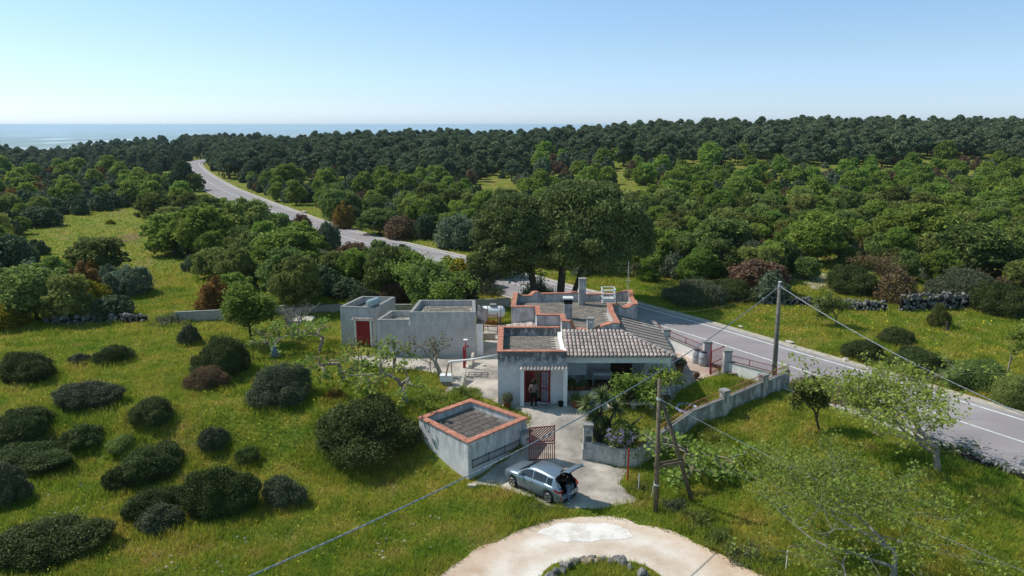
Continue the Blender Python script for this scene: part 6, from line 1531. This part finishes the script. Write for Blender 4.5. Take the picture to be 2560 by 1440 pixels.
def person(label, loc, rz, sc_, J, cols, hair_r, shoes):
    """J: joint positions (x forward, y left, z up) for one posed figure; body, clothes, hair"""
    root = thing('person', label, 'person', loc, rz); root.scale = (sc_,) * 3
    v = {k: Vector(p) for k, p in J.items()}
    nm = ['pelvis', 'waist', 'chest', 'neck', 'head0', 'head1', 'shL', 'elL', 'wrL', 'shR', 'elR', 'wrR', 'hipL', 'knL', 'anL', 'toL', 'hipR', 'knR', 'anR', 'toR']
    E_ = [('pelvis', 'waist'), ('waist', 'chest'), ('chest', 'neck'), ('neck', 'head0'), ('head0', 'head1'), ('chest', 'shL'), ('shL', 'elL'), ('elL', 'wrL'), ('chest', 'shR'), ('shR', 'elR'), ('elR', 'wrR'),
          ('pelvis', 'hipL'), ('hipL', 'knL'), ('knL', 'anL'), ('anL', 'toL'), ('pelvis', 'hipR'), ('hipR', 'knR'), ('knR', 'anR'), ('anR', 'toR')]
    rad = {'pelvis': (.13, .10), 'waist': (.12, .09), 'chest': (.135, .095), 'neck': .052, 'head0': (.075, .085), 'head1': (.07, .085), 'shL': .055, 'elL': .04, 'wrL': .026, 'shR': .055, 'elR': .04, 'wrR': .026,
           'hipL': .08, 'knL': .055, 'anL': .037, 'toL': .03, 'hipR': .08, 'knR': .055, 'anR': .037, 'toR': .03}
    ix = {k: i for i, k in enumerate(nm)}
    skinned('body', [tuple(v[k]) for k in nm], [(ix[a], ix[b_]) for a, b_ in E_], [rad[k] for k in nm], 'skin', root)
    up_, lo_, sleeve = cols
    def sub(names, edges, grow, mat, name):
        ii = {k: i for i, k in enumerate(names)}; rr = []
        for k in names:
            r_ = rad[k]; rr.append(tuple(x + grow for x in r_) if hasattr(r_, '__len__') else r_ + grow)
        return skinned(name, [tuple(v[k]) for k in names], [(ii[a], ii[b_]) for a, b_ in edges], rr, mat, root)
    top = ['pelvis', 'waist', 'chest', 'shL', 'elL', 'shR', 'elR']; te = [('pelvis', 'waist'), ('waist', 'chest'), ('chest', 'shL'), ('shL', 'elL'), ('chest', 'shR'), ('shR', 'elR')]
    if sleeve: top += ['wrL', 'wrR']; te += [('elL', 'wrL'), ('elR', 'wrR')]
    sub(top, te, .032, up_, 'top')
    v['pelvis'] = v['pelvis'] - Vector((0, 0, .03))
    sub(['pelvis', 'hipL', 'knL', 'anL', 'hipR', 'knR', 'anR'], [('pelvis', 'hipL'), ('hipL', 'knL'), ('knL', 'anL'), ('pelvis', 'hipR'), ('hipR', 'knR'), ('knR', 'anR')], .02, lo_, 'trousers')
    for sd_ in 'LR':
        a, t_ = v['an' + sd_], v['to' + sd_]; h = a - (t_ - a) * .35; skinned('shoe', [(h.x, h.y, .045), (a.x, a.y, .055), (t_.x, t_.y, .04)], [(0, 1), (1, 2)], [.045, .05, .042], shoes, root)
        w = v['wr' + sd_]; e_ = v['el' + sd_]; hand(root, w, w - e_, (0, 0, -1) if abs((w - e_).z) < .1 else (1, 0, 0))
    hd = (v['head0'] + v['head1']) / 2; hv = (v['head1'] - v['head0']).normalized(); fw_ = Vector((1, 0, 0)) - hv * hv.x; fw_.normalize()
    q = MB(); q.add([tuple(hd + fw_ * .09 + Vector((0, .014, -.012))), tuple(hd + fw_ * .09 - Vector((0, .014, .012))), tuple(hd + fw_ * .118 - hv * .02), tuple(hd + fw_ * .088 + hv * .02)], [(0, 1, 2), (1, 3, 2), (3, 0, 2)]); o = q.build('nose', 'skin'); o.parent = root
    import bmesh
    for nm_, mt_, off, sz in (('eye', 'gloss_white', .033, .011), ('ear', 'skin', .082, .02)):
        for s in (1, -1):
            bm = bmesh.new(); bmesh.ops.create_icosphere(bm, subdivisions=2, radius=sz); me = bpy.data.meshes.new(nm_); bm.to_mesh(me); bm.free(); me.materials.append(MATS[mt_])
            link(nm_, me, root, tuple(hd + (fw_ * .082 if nm_ == 'eye' else Vector((0, 0, 0))) + Vector((0, s * off, 0))))
    q = MB(); q.box(-.002, .004, -.022, .022, -.004, .004); o = q.build('mouth', 'lamp_red'); o.parent = root; o.location = hd + fw_ * .088 - hv * .045
    bm = bmesh.new(); bmesh.ops.create_icosphere(bm, subdivisions=4, radius=1)
    for vv in bm.verts:
        p = vv.co; k = 1 + .1 * mnoise.noise(p * 3) + (.12 * mnoise.noise(p * 7) if hair_r > .12 else .03 * mnoise.noise(p * 9)); vv.co = p * hair_r * k
    me = bpy.data.meshes.new('hair'); bm.to_mesh(me); bm.free(); me.materials.append(MATS['hair_dark']); me.polygons.foreach_set('use_smooth', [True] * len(me.polygons))
    link('hair', me, root, tuple(hd + hv * .025 - fw_ * .035), (0, 0, 0), (1, 1, 1.05)); return root
STAND = dict(pelvis=(0, 0, .95), waist=(0, 0, 1.1), chest=(.01, 0, 1.32), neck=(0, 0, 1.47), head0=(.02, 0, 1.56), head1=(.02, 0, 1.64), shL=(0, .17, 1.39), elL=(-.04, .25, 1.12), wrL=(.12, .2, .95), shR=(0, -.17, 1.39), elR=(-.02, -.24, 1.12), wrR=(.2, -.16, 1.08),
             hipL=(0, .09, .9), knL=(.03, .1, .5), anL=(-.02, .11, .09), toL=(.12, .13, .04), hipR=(0, -.09, .9), knR=(.02, -.12, .5), anR=(.03, -.14, .09), toR=(.17, -.16, .04))
wp = G(1334, 1022)
person('person with bushy dark hair, taupe top and black trousers at the open house door', (wp.x, wp.y, wp.z + .02), R(88), 1.04, STAND, ('top_taupe', 'cloth_black', False), .155, 'shoe_white')
BEND = dict(pelvis=(0, 0, .93), waist=(.05, 0, 1.08), chest=(.2, 0, 1.27), neck=(.32, 0, 1.38), head0=(.39, 0, 1.44), head1=(.45, 0, 1.5), shL=(.24, .18, 1.33), elL=(.42, .24, 1.12), wrL=(.62, .14, 1.0), shR=(.24, -.18, 1.33), elR=(.4, -.24, 1.1), wrR=(.6, -.14, .98),
            hipL=(0, .1, .88), knL=(.04, .11, .49), anL=(-.03, .12, .09), toL=(.11, .14, .04), hipR=(0, -.1, .88), knR=(.03, -.13, .49), anR=(.02, -.15, .09), toR=(.16, -.17, .04))
mp = G(1424, 1258); cdir = CAR.rotation_euler.z
person('person in a black hooded top and blue jeans leaning into the open car boot', (mp.x, mp.y, mp.z + .02), cdir + R(12), 1.02, BEND, ('cloth_black', 'jeans', True), .1, 'shoe_white')

# ================================================================== POLES AND CABLES
def up_at(px, py, y):           # the place seen at a pixel on the upright plane at distance y
    z = hgt(py, y); return Vector(((px - 1280) / FPX * (y * CP - (z - H) * SP), y, z))
pb = G(1934, 962); pt = up_at(1950, 706, pb.y)
t = thing('utility_pole', 'tall grey concrete utility pole in the corner of the garden wall', 'utility pole', tuple(pb))
mb = MB(); mb.tube([tuple(pb - Vector((0, 0, .5))), tuple(pb.lerp(pt, .5)), tuple(pt)], [.17, .135, .1], 10); mb.build('pole', 'pole_concrete', t, True)
mb = MB(); mb.lathe([(.105, 0), (.11, .03), (.1, .06)], 10, tuple(pt)); mb.build('cap', 'cap_white', t)
att = pb.lerp(pt, .965)
mb = MB(); mb.tube([tuple(att + Vector((0, 0, -.04))), tuple(att + Vector((0, 0, .04)))], .125, 10); mb.beam(tuple(att), tuple(att + Vector((.2, -.1, 0))), .04, .04); mb.build('bracket', 'galvanised', t)
ab = G(1640, 1282); atp = up_at(1649, 948, ab.y); bb = G(1738, 1258); bt = ab.lerp(atp, .88)
t = thing('forked_pole', 'weathered wooden pole propped by a slanting brace with a double crosspiece', 'utility pole', tuple(ab))
mb = MB(); mb.tube([tuple(ab - Vector((0, 0, .5))), tuple(ab.lerp(atp, .5)), tuple(atp)], [.125, .11, .09], 9); mb.build('pole', 'pole_wood', t, True)
mb = MB(); mb.tube([tuple(bb - Vector((0, 0, .4))), tuple(bb.lerp(bt, .5)), tuple(bt + Vector((.08, 0, 0)))], [.12, .105, .09], 9); mb.build('brace', 'pole_wood', t, True)
for oy in (-.13, .13):
    mb = MB(); q0 = ab.lerp(atp, .365) + Vector((-.15, oy, -.03)); q1 = bb.lerp(bt, .42) + Vector((.15, oy, -.05)); mb.beam(tuple(q0), tuple(q1), .05, .14); mb.build('crosspiece', 'pole_wood', t)
mb = MB(); w_ = ab.lerp(atp, .86); mb.tube([tuple(w_ + Vector((0, 0, -.06))), tuple(w_ + Vector((0, 0, .06)))], .12, 10); mb.build('band', 'galvanised', t)
mb = MB(); w2_ = ab.lerp(atp, .22); mb.tube([tuple(w2_ + Vector((0, 0, -.03))), tuple(w2_ + Vector((0, 0, .03)))], .128, 10); mb.build('band', 'cap_white', t)
def cable(label, a, b_, sag, r_, mat='cable', twist=0, n=60, ext=0):
    a = Vector(a); b_ = Vector(b_); b2 = b_ + (b_ - a) * ext; mb = MB(); L_ = (b2 - a).length
    def P(f): q = a.lerp(b2, f); fr_ = f * (1 + ext); q.z -= 4 * sag * fr_ * (1 - fr_) if fr_ <= 1 else -sag * 2 * (fr_ - 1); return q
    if twist:
        m_ = int(L_ / .12); strands = 3
        for s in range(strands):
            pts = []
            for i in range(m_ + 1):
                f = i / m_; q = P(f); an = i * .12 * twist + s * 2.094; q += Vector((0, math.cos(an) * .0, math.sin(an))) * r_ * .75 + (b_ - a).cross(Vector((0, 0, 1))).normalized() * math.cos(an) * r_ * .75; pts.append(tuple(q))
            mb.tube(pts, r_ * .62, 5)
    else: mb.tube([tuple(P(i / n)) for i in range(n + 1)], r_, 5)
    tag(mb.build('cable', mat), label, 'cable'); return P
near = up_at(598, 1452, 17.0)
cable('thick twisted cable running from the concrete pole over the gate to the lower left', att, near, 1.05, .021, twist=7, ext=.25)
near2 = up_at(2575, 1043, 30.5)
cable('bright twisted cable running from the concrete pole to the right edge over the road', att, near2, .38, .02, twist=7, ext=.2)
cable('thin wire from the forked wooden pole to the bottom right corner', w_, up_at(2580, 1437, 20.5), .25, .009)
cable('thin service wire from the concrete pole to the house roof', att, (9.0, 50.7, 3.6), .9, .009, 'pole_wood')
cable('thin wire from the top of the forked pole down into the grass', w_, G(1598, 1180) + Vector((0, 0, .1)), .1, .006)

# ================================================================== GARDEN THINGS
def simple(name, label, cat, p): return thing(name, label, cat, tuple(p))
def pot(px, py, label, r_=.2, h=.32, mat='terracotta', plant='leaf_oak', ph=.35, z=None, n=500):
    p = G(px, py) if z is None else Vector((*at(px, py, z), z)); t = simple('potted_plant', label, 'potted plant', p)
    mb = MB(); mb.lathe([(r_ * .65, 0), (r_ * .95, h * .85), (r_ * 1.08, h * .86), (r_ * 1.08, h), (r_ * .9, h), (r_ * .85, h * .9)], 14, tuple(p)); mb.build('pot', mat, t, True)
    if plant:
        r = np.random.default_rng(int(px)); V, F, v = foliage(r, [(0, 0, h + ph * .4, r_ * 1.3, r_ * 1.3, ph * .55), (r_ * .6, 0, h + ph * .3, r_ * .8, r_ * .8, ph * .4)], n, .07, .2, .3, .3); link('plant', crown_mesh('plant', V, F, v, plant), t)
    return t
pot(1268, 1018, 'terracotta pot with pale straw-coloured plant at the front left corner of the house', .24, .4, plant='leaf_pale', ph=.5)
pot(1440, 1018, 'square-looking terracotta planter in the shade under the porch wall', .3, .42, plant='leaf_oak', ph=.35)
pot(1402, 1016, 'small dark pot against the right door pilaster', .18, .3, mat='dark_inside', plant=None)
pot(1428, 975, 'leftmost of three terracotta pots on the porch ledge', .17, .3, z=.75, plant='leaf_mastic', ph=.4)
pot(1446, 975, 'middle one of three terracotta pots on the porch ledge', .16, .22, z=.75, plant='leaf_mastic', ph=.2)
pot(1457, 974, 'rightmost of three terracotta pots on the porch ledge', .16, .28, z=.75, plant='leaf_mastic', ph=.3)
pot(1699, 928, 'terracotta pot with grey-green succulent on the side yard', .3, .45, plant='leaf_mastic_grey', ph=.5)
pot(1741, 948, 'small plant on a red iron stake stand near the garden gate', .12, .2, plant='leaf_red', ph=.3)
pot(1829, 938, 'round dry basket of earth under the roadside wall', .35, .22, mat='pole_wood', plant=None)
def barrel(px, py, label, r_=.29, h=.95, mat='barrel_grey'):
    p = G(px, py); t = simple('plastic_barrel', label, 'barrel', p); mb = MB()
    mb.lathe([(r_ * .85, 0), (r_ * .98, .05), (r_, h * .25), (r_ * 1.04, h * .3), (r_, h * .35), (r_, h * .62), (r_ * 1.04, h * .66), (r_, h * .7), (r_ * .92, h * .9), (r_ * .72, h * .97), (r_ * .7, h)], 20, tuple(p)); mb.build('drum', mat, t, True)
    mb = MB(); mb.lathe([(r_ * .74, h + .001), (r_ * .76, h + .05), (r_ * .7, h + .07), (.02, h + .08)], 20, tuple(p)); mb.build('lid', 'dark_metal' if mat != 'barrel_blue' else mat, t, True); return t
barrel(1741, 908, 'left grey-blue plastic barrel with dark lid by the garden gate')
barrel(1757, 914, 'right grey-blue plastic barrel with dark lid by the garden gate', .31, .98)
barrel(687, 895, 'single blue plastic barrel under the small fig trees', .24, .85, 'barrel_blue')
# LPG tank with legs and hood, red cage in front
p = G(1232, 808); t = simple('gas_tank', 'white horizontal gas tank behind the red cage gate', 'gas tank', p)
lying(t, (p.x, p.y, p.z + 1.0), (1, .05, 0), .5, 1.6, 'gloss_white', .28, 24)
for k in (-.6, .6): mb = MB(); mb.box(p.x + k - .08, p.x + k + .08, p.y - .3, p.y + .3, p.z - .1, p.z + .62); mb.build('foot', 'concrete_grey', t)
mb = MB(); mb.box(p.x - .22, p.x + .3, p.y - .25, p.y + .25, p.z + 1.47, p.z + 1.68); mb.build('valve_hood', 'concrete_grey', t)
p = G(1230, 834); t = simple('cage_gate', 'red iron cage gate with tall posts in front of the gas tank', 'gate', p)
for px in (1209, 1219, 1244, 1252):
    q = up_at(px, 835, p.y); mb = MB(); hh = 1.75 if px in (1209, 1244) else 2.1; mb.beam((q.x, q.y + (0 if hh < 2 else .8), p.z - .1), (q.x, q.y + (0 if hh < 2 else .8), p.z + hh), .06, .06); mb.build('post', 'red_paint', t)
xa, xb = up_at(1209, 835, p.y).x, up_at(1244, 835, p.y).x
for z in (.6, 1.0, 1.55): mb = MB(); mb.beam((xa + .03, p.y, p.z + z), (xb - .03, p.y, p.z + z), .05, .05); mb.build('rail', 'red_paint', t)
for k in range(1, 9): mb = MB(); x = xa + (xb - xa) * k / 9; mb.bar((x, p.y, p.z + .6), (x, p.y, p.z + 1.55), .014); mb.build('bar', 'red_paint', t)
mb = MB(); q = G(1200, 850); mb.box(q.x, q.x + 1.2, q.y, q.y + .25, q.z - .2, q.z + .55); tag(mb.build('low_wall', 'stone_pale'), 'short pale wall stub beside the red cage gate', 'wall')
# white down-pipe crossing the yard
a = Vector((-.86, 41.3, 3.02)); b_ = up_at(1122, 905, 41.8); c = Vector((*G(1114, 957).xy, 0)); t = simple('drain_pipe', 'long white pipe spanning from the house corner to the orchard trough', 'pipe', a)
mb = MB(); mb.tube([tuple(a), tuple(a.lerp(b_, .5) - Vector((0, 0, .05))), tuple(b_ + Vector((.12, 0, .03))), tuple(b_), tuple(b_ - Vector((.03, 0, .12)))], .06, 8); mb.build('pipe', 'pipe_white', t, True)
mb = MB(); mb.tube([tuple(b_ - Vector((.03, 0, .12))), (c.x, c.y, c.z + .3)], .055, 8); mb.build('down_pipe', 'pipe_pink', t, True)
p = G(1116, 962); t = simple('wash_tub', 'white and pale green washing tub under the pipe end', 'tub', p)
mb = MB(); mb.hexa([(p.x - .4, p.y - .25), (p.x + .4, p.y - .25), (p.x + .4, p.y + .3), (p.x - .4, p.y + .3)], p.z + .3, p.z + .7); mb.build('basin', 'gloss_white', t)
mb = MB(); mb.box(p.x - .3, p.x + .3, p.y - .18, p.y + .2, p.z - .05, p.z + .3); mb.build('stand', 'concrete_grey', t)
# red post sluice, red posts, lamp
def post_(px, py, pyt, r_, mat, name, label, cat='post', lean=(0, 0), extra=None):
    p = G(px, py); tp = up_at(px, pyt, p.y); t = simple(name, label, cat, p); mb = MB(); mb.tube([tuple(p - Vector((0, 0, .2))), (p.x + lean[0], p.y + lean[1], tp.z)], r_, 6); mb.build('pole', mat, t)
    if extra: extra(t, Vector((p.x + lean[0], p.y + lean[1], tp.z)))
    return t
def tbar(t, tp): mb = MB(); mb.beam(tuple(tp + Vector((-.25, 0, -.05))), tuple(tp + Vector((.4, 0, .1))), .05, .04); mb.build('crossbar', 'red_paint', t)
def globe(t, tp): mb = MB(); mb.lathe([(.03, 0), (.16, .06), (.17, .1), (.03, .14)], 12, tuple(tp)); mb.build('lamp_shade', 'gloss_white', t)
post_(1165, 910, 852, .035, 'red_paint', 'garden_lamp', 'red garden lamp post with white disc shade by the yard wall', 'lamp', extra=globe)
p = G(1161, 920); t = simple('hand_pump', 'red painted iron pump column with curved head on the yard edge', 'pump', p)
mb = MB(); mb.box(p.x - .09, p.x + .09, p.y - .08, p.y + .08, p.z, p.z + 1.25); mb.build('column', 'red_paint', t); mb = MB(); mb.tube([(p.x, p.y, p.z + 1.26), (p.x - .02, p.y, p.z + 1.5), (p.x + .2, p.y, p.z + 1.62), (p.x + .32, p.y, p.z + 1.5)], [.09, .08, .06, .05], 6); mb.build('spout', 'red_paint', t)
post_(988, 915, 858, .03, 'red_paint', 'iron_post', 'red iron post with slanting crossbar among the fig trees', extra=tbar)
post_(1077, 936, 882, .028, 'rust_paint', 'iron_post', 'rusty iron post left of the washing tub')
post_(1130, 964, 905, .03, 'rust_paint', 'iron_post', 'rusty iron post with white tip beside the pipe bend')
post_(897, 905, 845, .03, 'red_paint', 'iron_post', 'red iron post in front of the outbuilding door', extra=tbar)
post_(1569, 1204, 1122, .045, 'lamp_red', 'iron_post', 'bright red iron gate post standing free at the apron edge')
post_(1596, 1232, 1184, .025, 'cap_white', 'fence_stake', 'thin pale stake in the weeds left of the forked pole')
post_(1964, 1432, 1376, .022, 'gloss_white', 'fence_stake', 'short white stake beside the dirt track')
post_(1626, 1250, 1190, .018, 'cap_white', 'fence_stake', 'thin leaning pale stake left of the forked wooden pole', lean=(.18, 0))
post_(1968, 965, 926, .07, 'pole_wood', 'fence_post', 'dark wooden post at the far corner of the garden wall')
for px, py, pt_ in ((476, 775, 752), (635, 900, 876), (662, 925, 900), (788, 992, 962), (1545, 0, 0))[:4]: post_(px, py, pt_, .018, 'dark_metal', 'fence_stake', 'thin dark fence stake %s' % {476: 'standing behind the block wall', 635: 'just right of the tall dark bush', 662: 'above the big glossy bush', 788: 'right of the big glossy bush'}[px])
for px, py, pt_, w in ((2000, 1000, 955, 'first'), (2068, 1025, 975, 'second'), (2200, 1060, 1015, 'third')): post_(px, py, pt_, .04, 'pole_wood', 'fence_post', w + ' old wooden fence post in the brambles from the garden corner')
# wire mesh frame on the yard, sloping yard kerb walls
p = G(1175, 938); t = simple('wire_frame', 'square dark iron frame lying on the yard beside the pump', 'frame', p)
for k in range(3): mb = MB(); mb.bar((p.x - .1, p.y - .45 + k * .45, .06), (p.x + 1.2, p.y - .5 + k * .45, .06), .014); mb.build('rod', 'dark_metal', t)
for k in range(4): mb = MB(); mb.bar((p.x - .1 + k * .43, p.y - .45, .075), (p.x - .1 + k * .43, p.y + .42, .075), .014); mb.build('rod', 'dark_metal', t)
for (px, py, L_, lb) in ((1174, 915, 1.1, 'upper sloping concrete kerb wall at the yard edge by the pump'), (1152, 962, 1.3, 'lower sloping concrete kerb wall at the yard edge by the tub')):
    p = G(px, py); mb = MB(); mb.hexa([(p.x - .05, p.y - L_ * .6), (p.x + .13, p.y - L_ * .6), (p.x + .3, p.y + L_ * .7), (p.x + .12, p.y + L_ * .7)], p.z - .2, [p.z + .12, p.z + .12, p.z + .75, p.z + .75]); tag(mb.build('kerb_wall', 'stone_pale'), lb, 'wall')
# porch table
t = thing('stone_table', 'pale sink table with slim legs in the shade of the porch', 'table', (5.8, 44.2, .1)); mb = MB(); mb.box(5.15, 6.4, 43.9, 44.5, .9, 1.0); mb.build('table_top', 'cap_white', t)
mb = MB(); mb.box(5.2, 6.35, 43.95, 44.45, .78, .899); mb.build('apron', 'porch_plaster', t)
for x in (5.22, 6.33):
    for y in (43.97, 44.43): mb = MB(); mb.beam((x, y, .1), (x, y, .78), .05, .05); mb.build('leg', 'galvanised', t)
mb = MB(); mb.tube([(5.7, 44.4, 1.0), (5.7, 44.4, 1.2), (5.7, 44.3, 1.24), (5.7, 44.25, 1.18)], .02, 6); mb.build('tap', 'galvanised', t)
# stone bench, paddling pool, slab
p = G(1607, 1022); t = simple('stone_bench', 'long weathered stone slab bench on the front lawn beneath the vines', 'bench', p)
mb = MB(); mb.hexa([(p.x - .75, p.y - .25), (p.x + .7, p.y - .02), (p.x + .66, p.y + .32), (p.x - .79, p.y + .12)], p.z + .28, p.z + .42); mb.build('seat', 'stone_pale', t)
for k in (-.55, .5): mb = MB(); mb.box(p.x + k - .12, p.x + k + .12, p.y - .06, p.y + .18, p.z - .1, p.z + .28); mb.build('leg', 'stone_pale', t)
p = G(1716, 1022); mb = MB(); mb.lathe([(.05, .02), (.5, .02), (.55, .1), (.62, .14), (.6, .04), (.66, .02)], 20, tuple(p)); tag(mb.build('paddling_pool', 'pool_blue', None), 'flat pale blue paddling pool in the triangle of shade on the lawn', 'pool')
p = G(1722, 1168); mb = MB(); mb.hexa([(p.x - .2, p.y), (p.x + .25, p.y - .1), (p.x + .5, p.y + .25), (p.x + .05, p.y + .35)], [p.z, p.z, p.z, p.z], [p.z + .75, p.z + .55, p.z + .35, p.z + .6]); tag(mb.build('concrete_slab', 'concrete_grey'), 'broken concrete slab leaning in the grass right of the pole brace', 'slab')
for px, py, lb in ((1158, 1228, 'loose concrete block at the foot of the shed corner'), (1205, 1216, 'second loose concrete block, right of the shed corner')):
    p = G(px + 22, py - 10); mb = MB(); mb.hexa([(p.x - .22, p.y - .1), (p.x + .2, p.y - .14), (p.x + .22, p.y + .1), (p.x - .2, p.y + .12)], p.z - .1, p.z + .16); tag(mb.build('concrete_block', 'stone_pale'), lb, 'block')
# road sign and white stones by the road
p = G(938, 592); t = simple('road_sign', 'small blue square road sign with white triangle beyond the road', 'sign', p)
mb = MB(); mb.bar(tuple(p), tuple(p + Vector((0, 0, 2.6))), .035, 6); mb.build('pole', 'galvanised', t)
mb = MB(); mb.box(p.x - .32, p.x + .32, p.y - .06, p.y - .04, p.z + 2.0, p.z + 2.64); pl = mb.build('sign_plate', 'sign_blue', t)
mb = MB(); mb.add([(p.x - .24, p.y - .066, p.z + 2.08), (p.x + .24, p.y - .066, p.z + 2.08), (p.x, p.y - .066, p.z + 2.55), (p.x - .24, p.y - .061, p.z + 2.08), (p.x + .24, p.y - .061, p.z + 2.08), (p.x, p.y - .061, p.z + 2.55)], [(0, 1, 2), (3, 5, 4), (0, 3, 4, 1), (1, 4, 5, 2), (2, 5, 3, 0)]); mb.build('triangle', 'gloss_white', pl)
mb = MB(); mb.box(p.x - .035, p.x + .035, p.y - .072, p.y - .067, p.z + 2.14, p.z + 2.4); mb.build('figure', 'trim_black', pl)
for px, py, s, lb in ((1975, 857, .3, 'flat white stone on the verge right of the tall pole'), (2112, 901, .32, 'flat white stone at the road edge below the cushion bush'), (1852, 818, .26, 'flat white stone at the verge opposite the garden gate'),
                      (760, 533, .5, 'pale boulder beside the far road verge'), (1700, 745, .32, 'pale upright stone beside the wide roadside bush'), (1705, 742 + 6, .4, 'pale stone heap under the wide roadside bush')):
    p = G(px, py); o = link('verge_stone', PALE[int(px) % 3], None, tuple(p + Vector((0, 0, s * .2))), (0, 0, px), (s * 1.6, s, s * (.4 if px > 1800 else .9))); tag(o, lb, 'stone')
p = G(2368, 828); mb = MB(); mb.tube([tuple(p), tuple(p + Vector((-.1, 0, .8)))], [.14, .1], 7); tag(mb.build('tree_stump', 'bark'), 'dark leaning tree stump on the flowery verge', 'stump')
p = G(757, 806); mb = MB(); mb.hexa([(p.x - .9, p.y - .7), (p.x + .9, p.y - .6), (p.x + .8, p.y + 1.1), (p.x - .8, p.y + 1.0)], p.z - .05, p.z + .3); tag(mb.build('trough', 'stone_pale'), 'pale flat-topped trough behind the bare grey tree', 'trough')
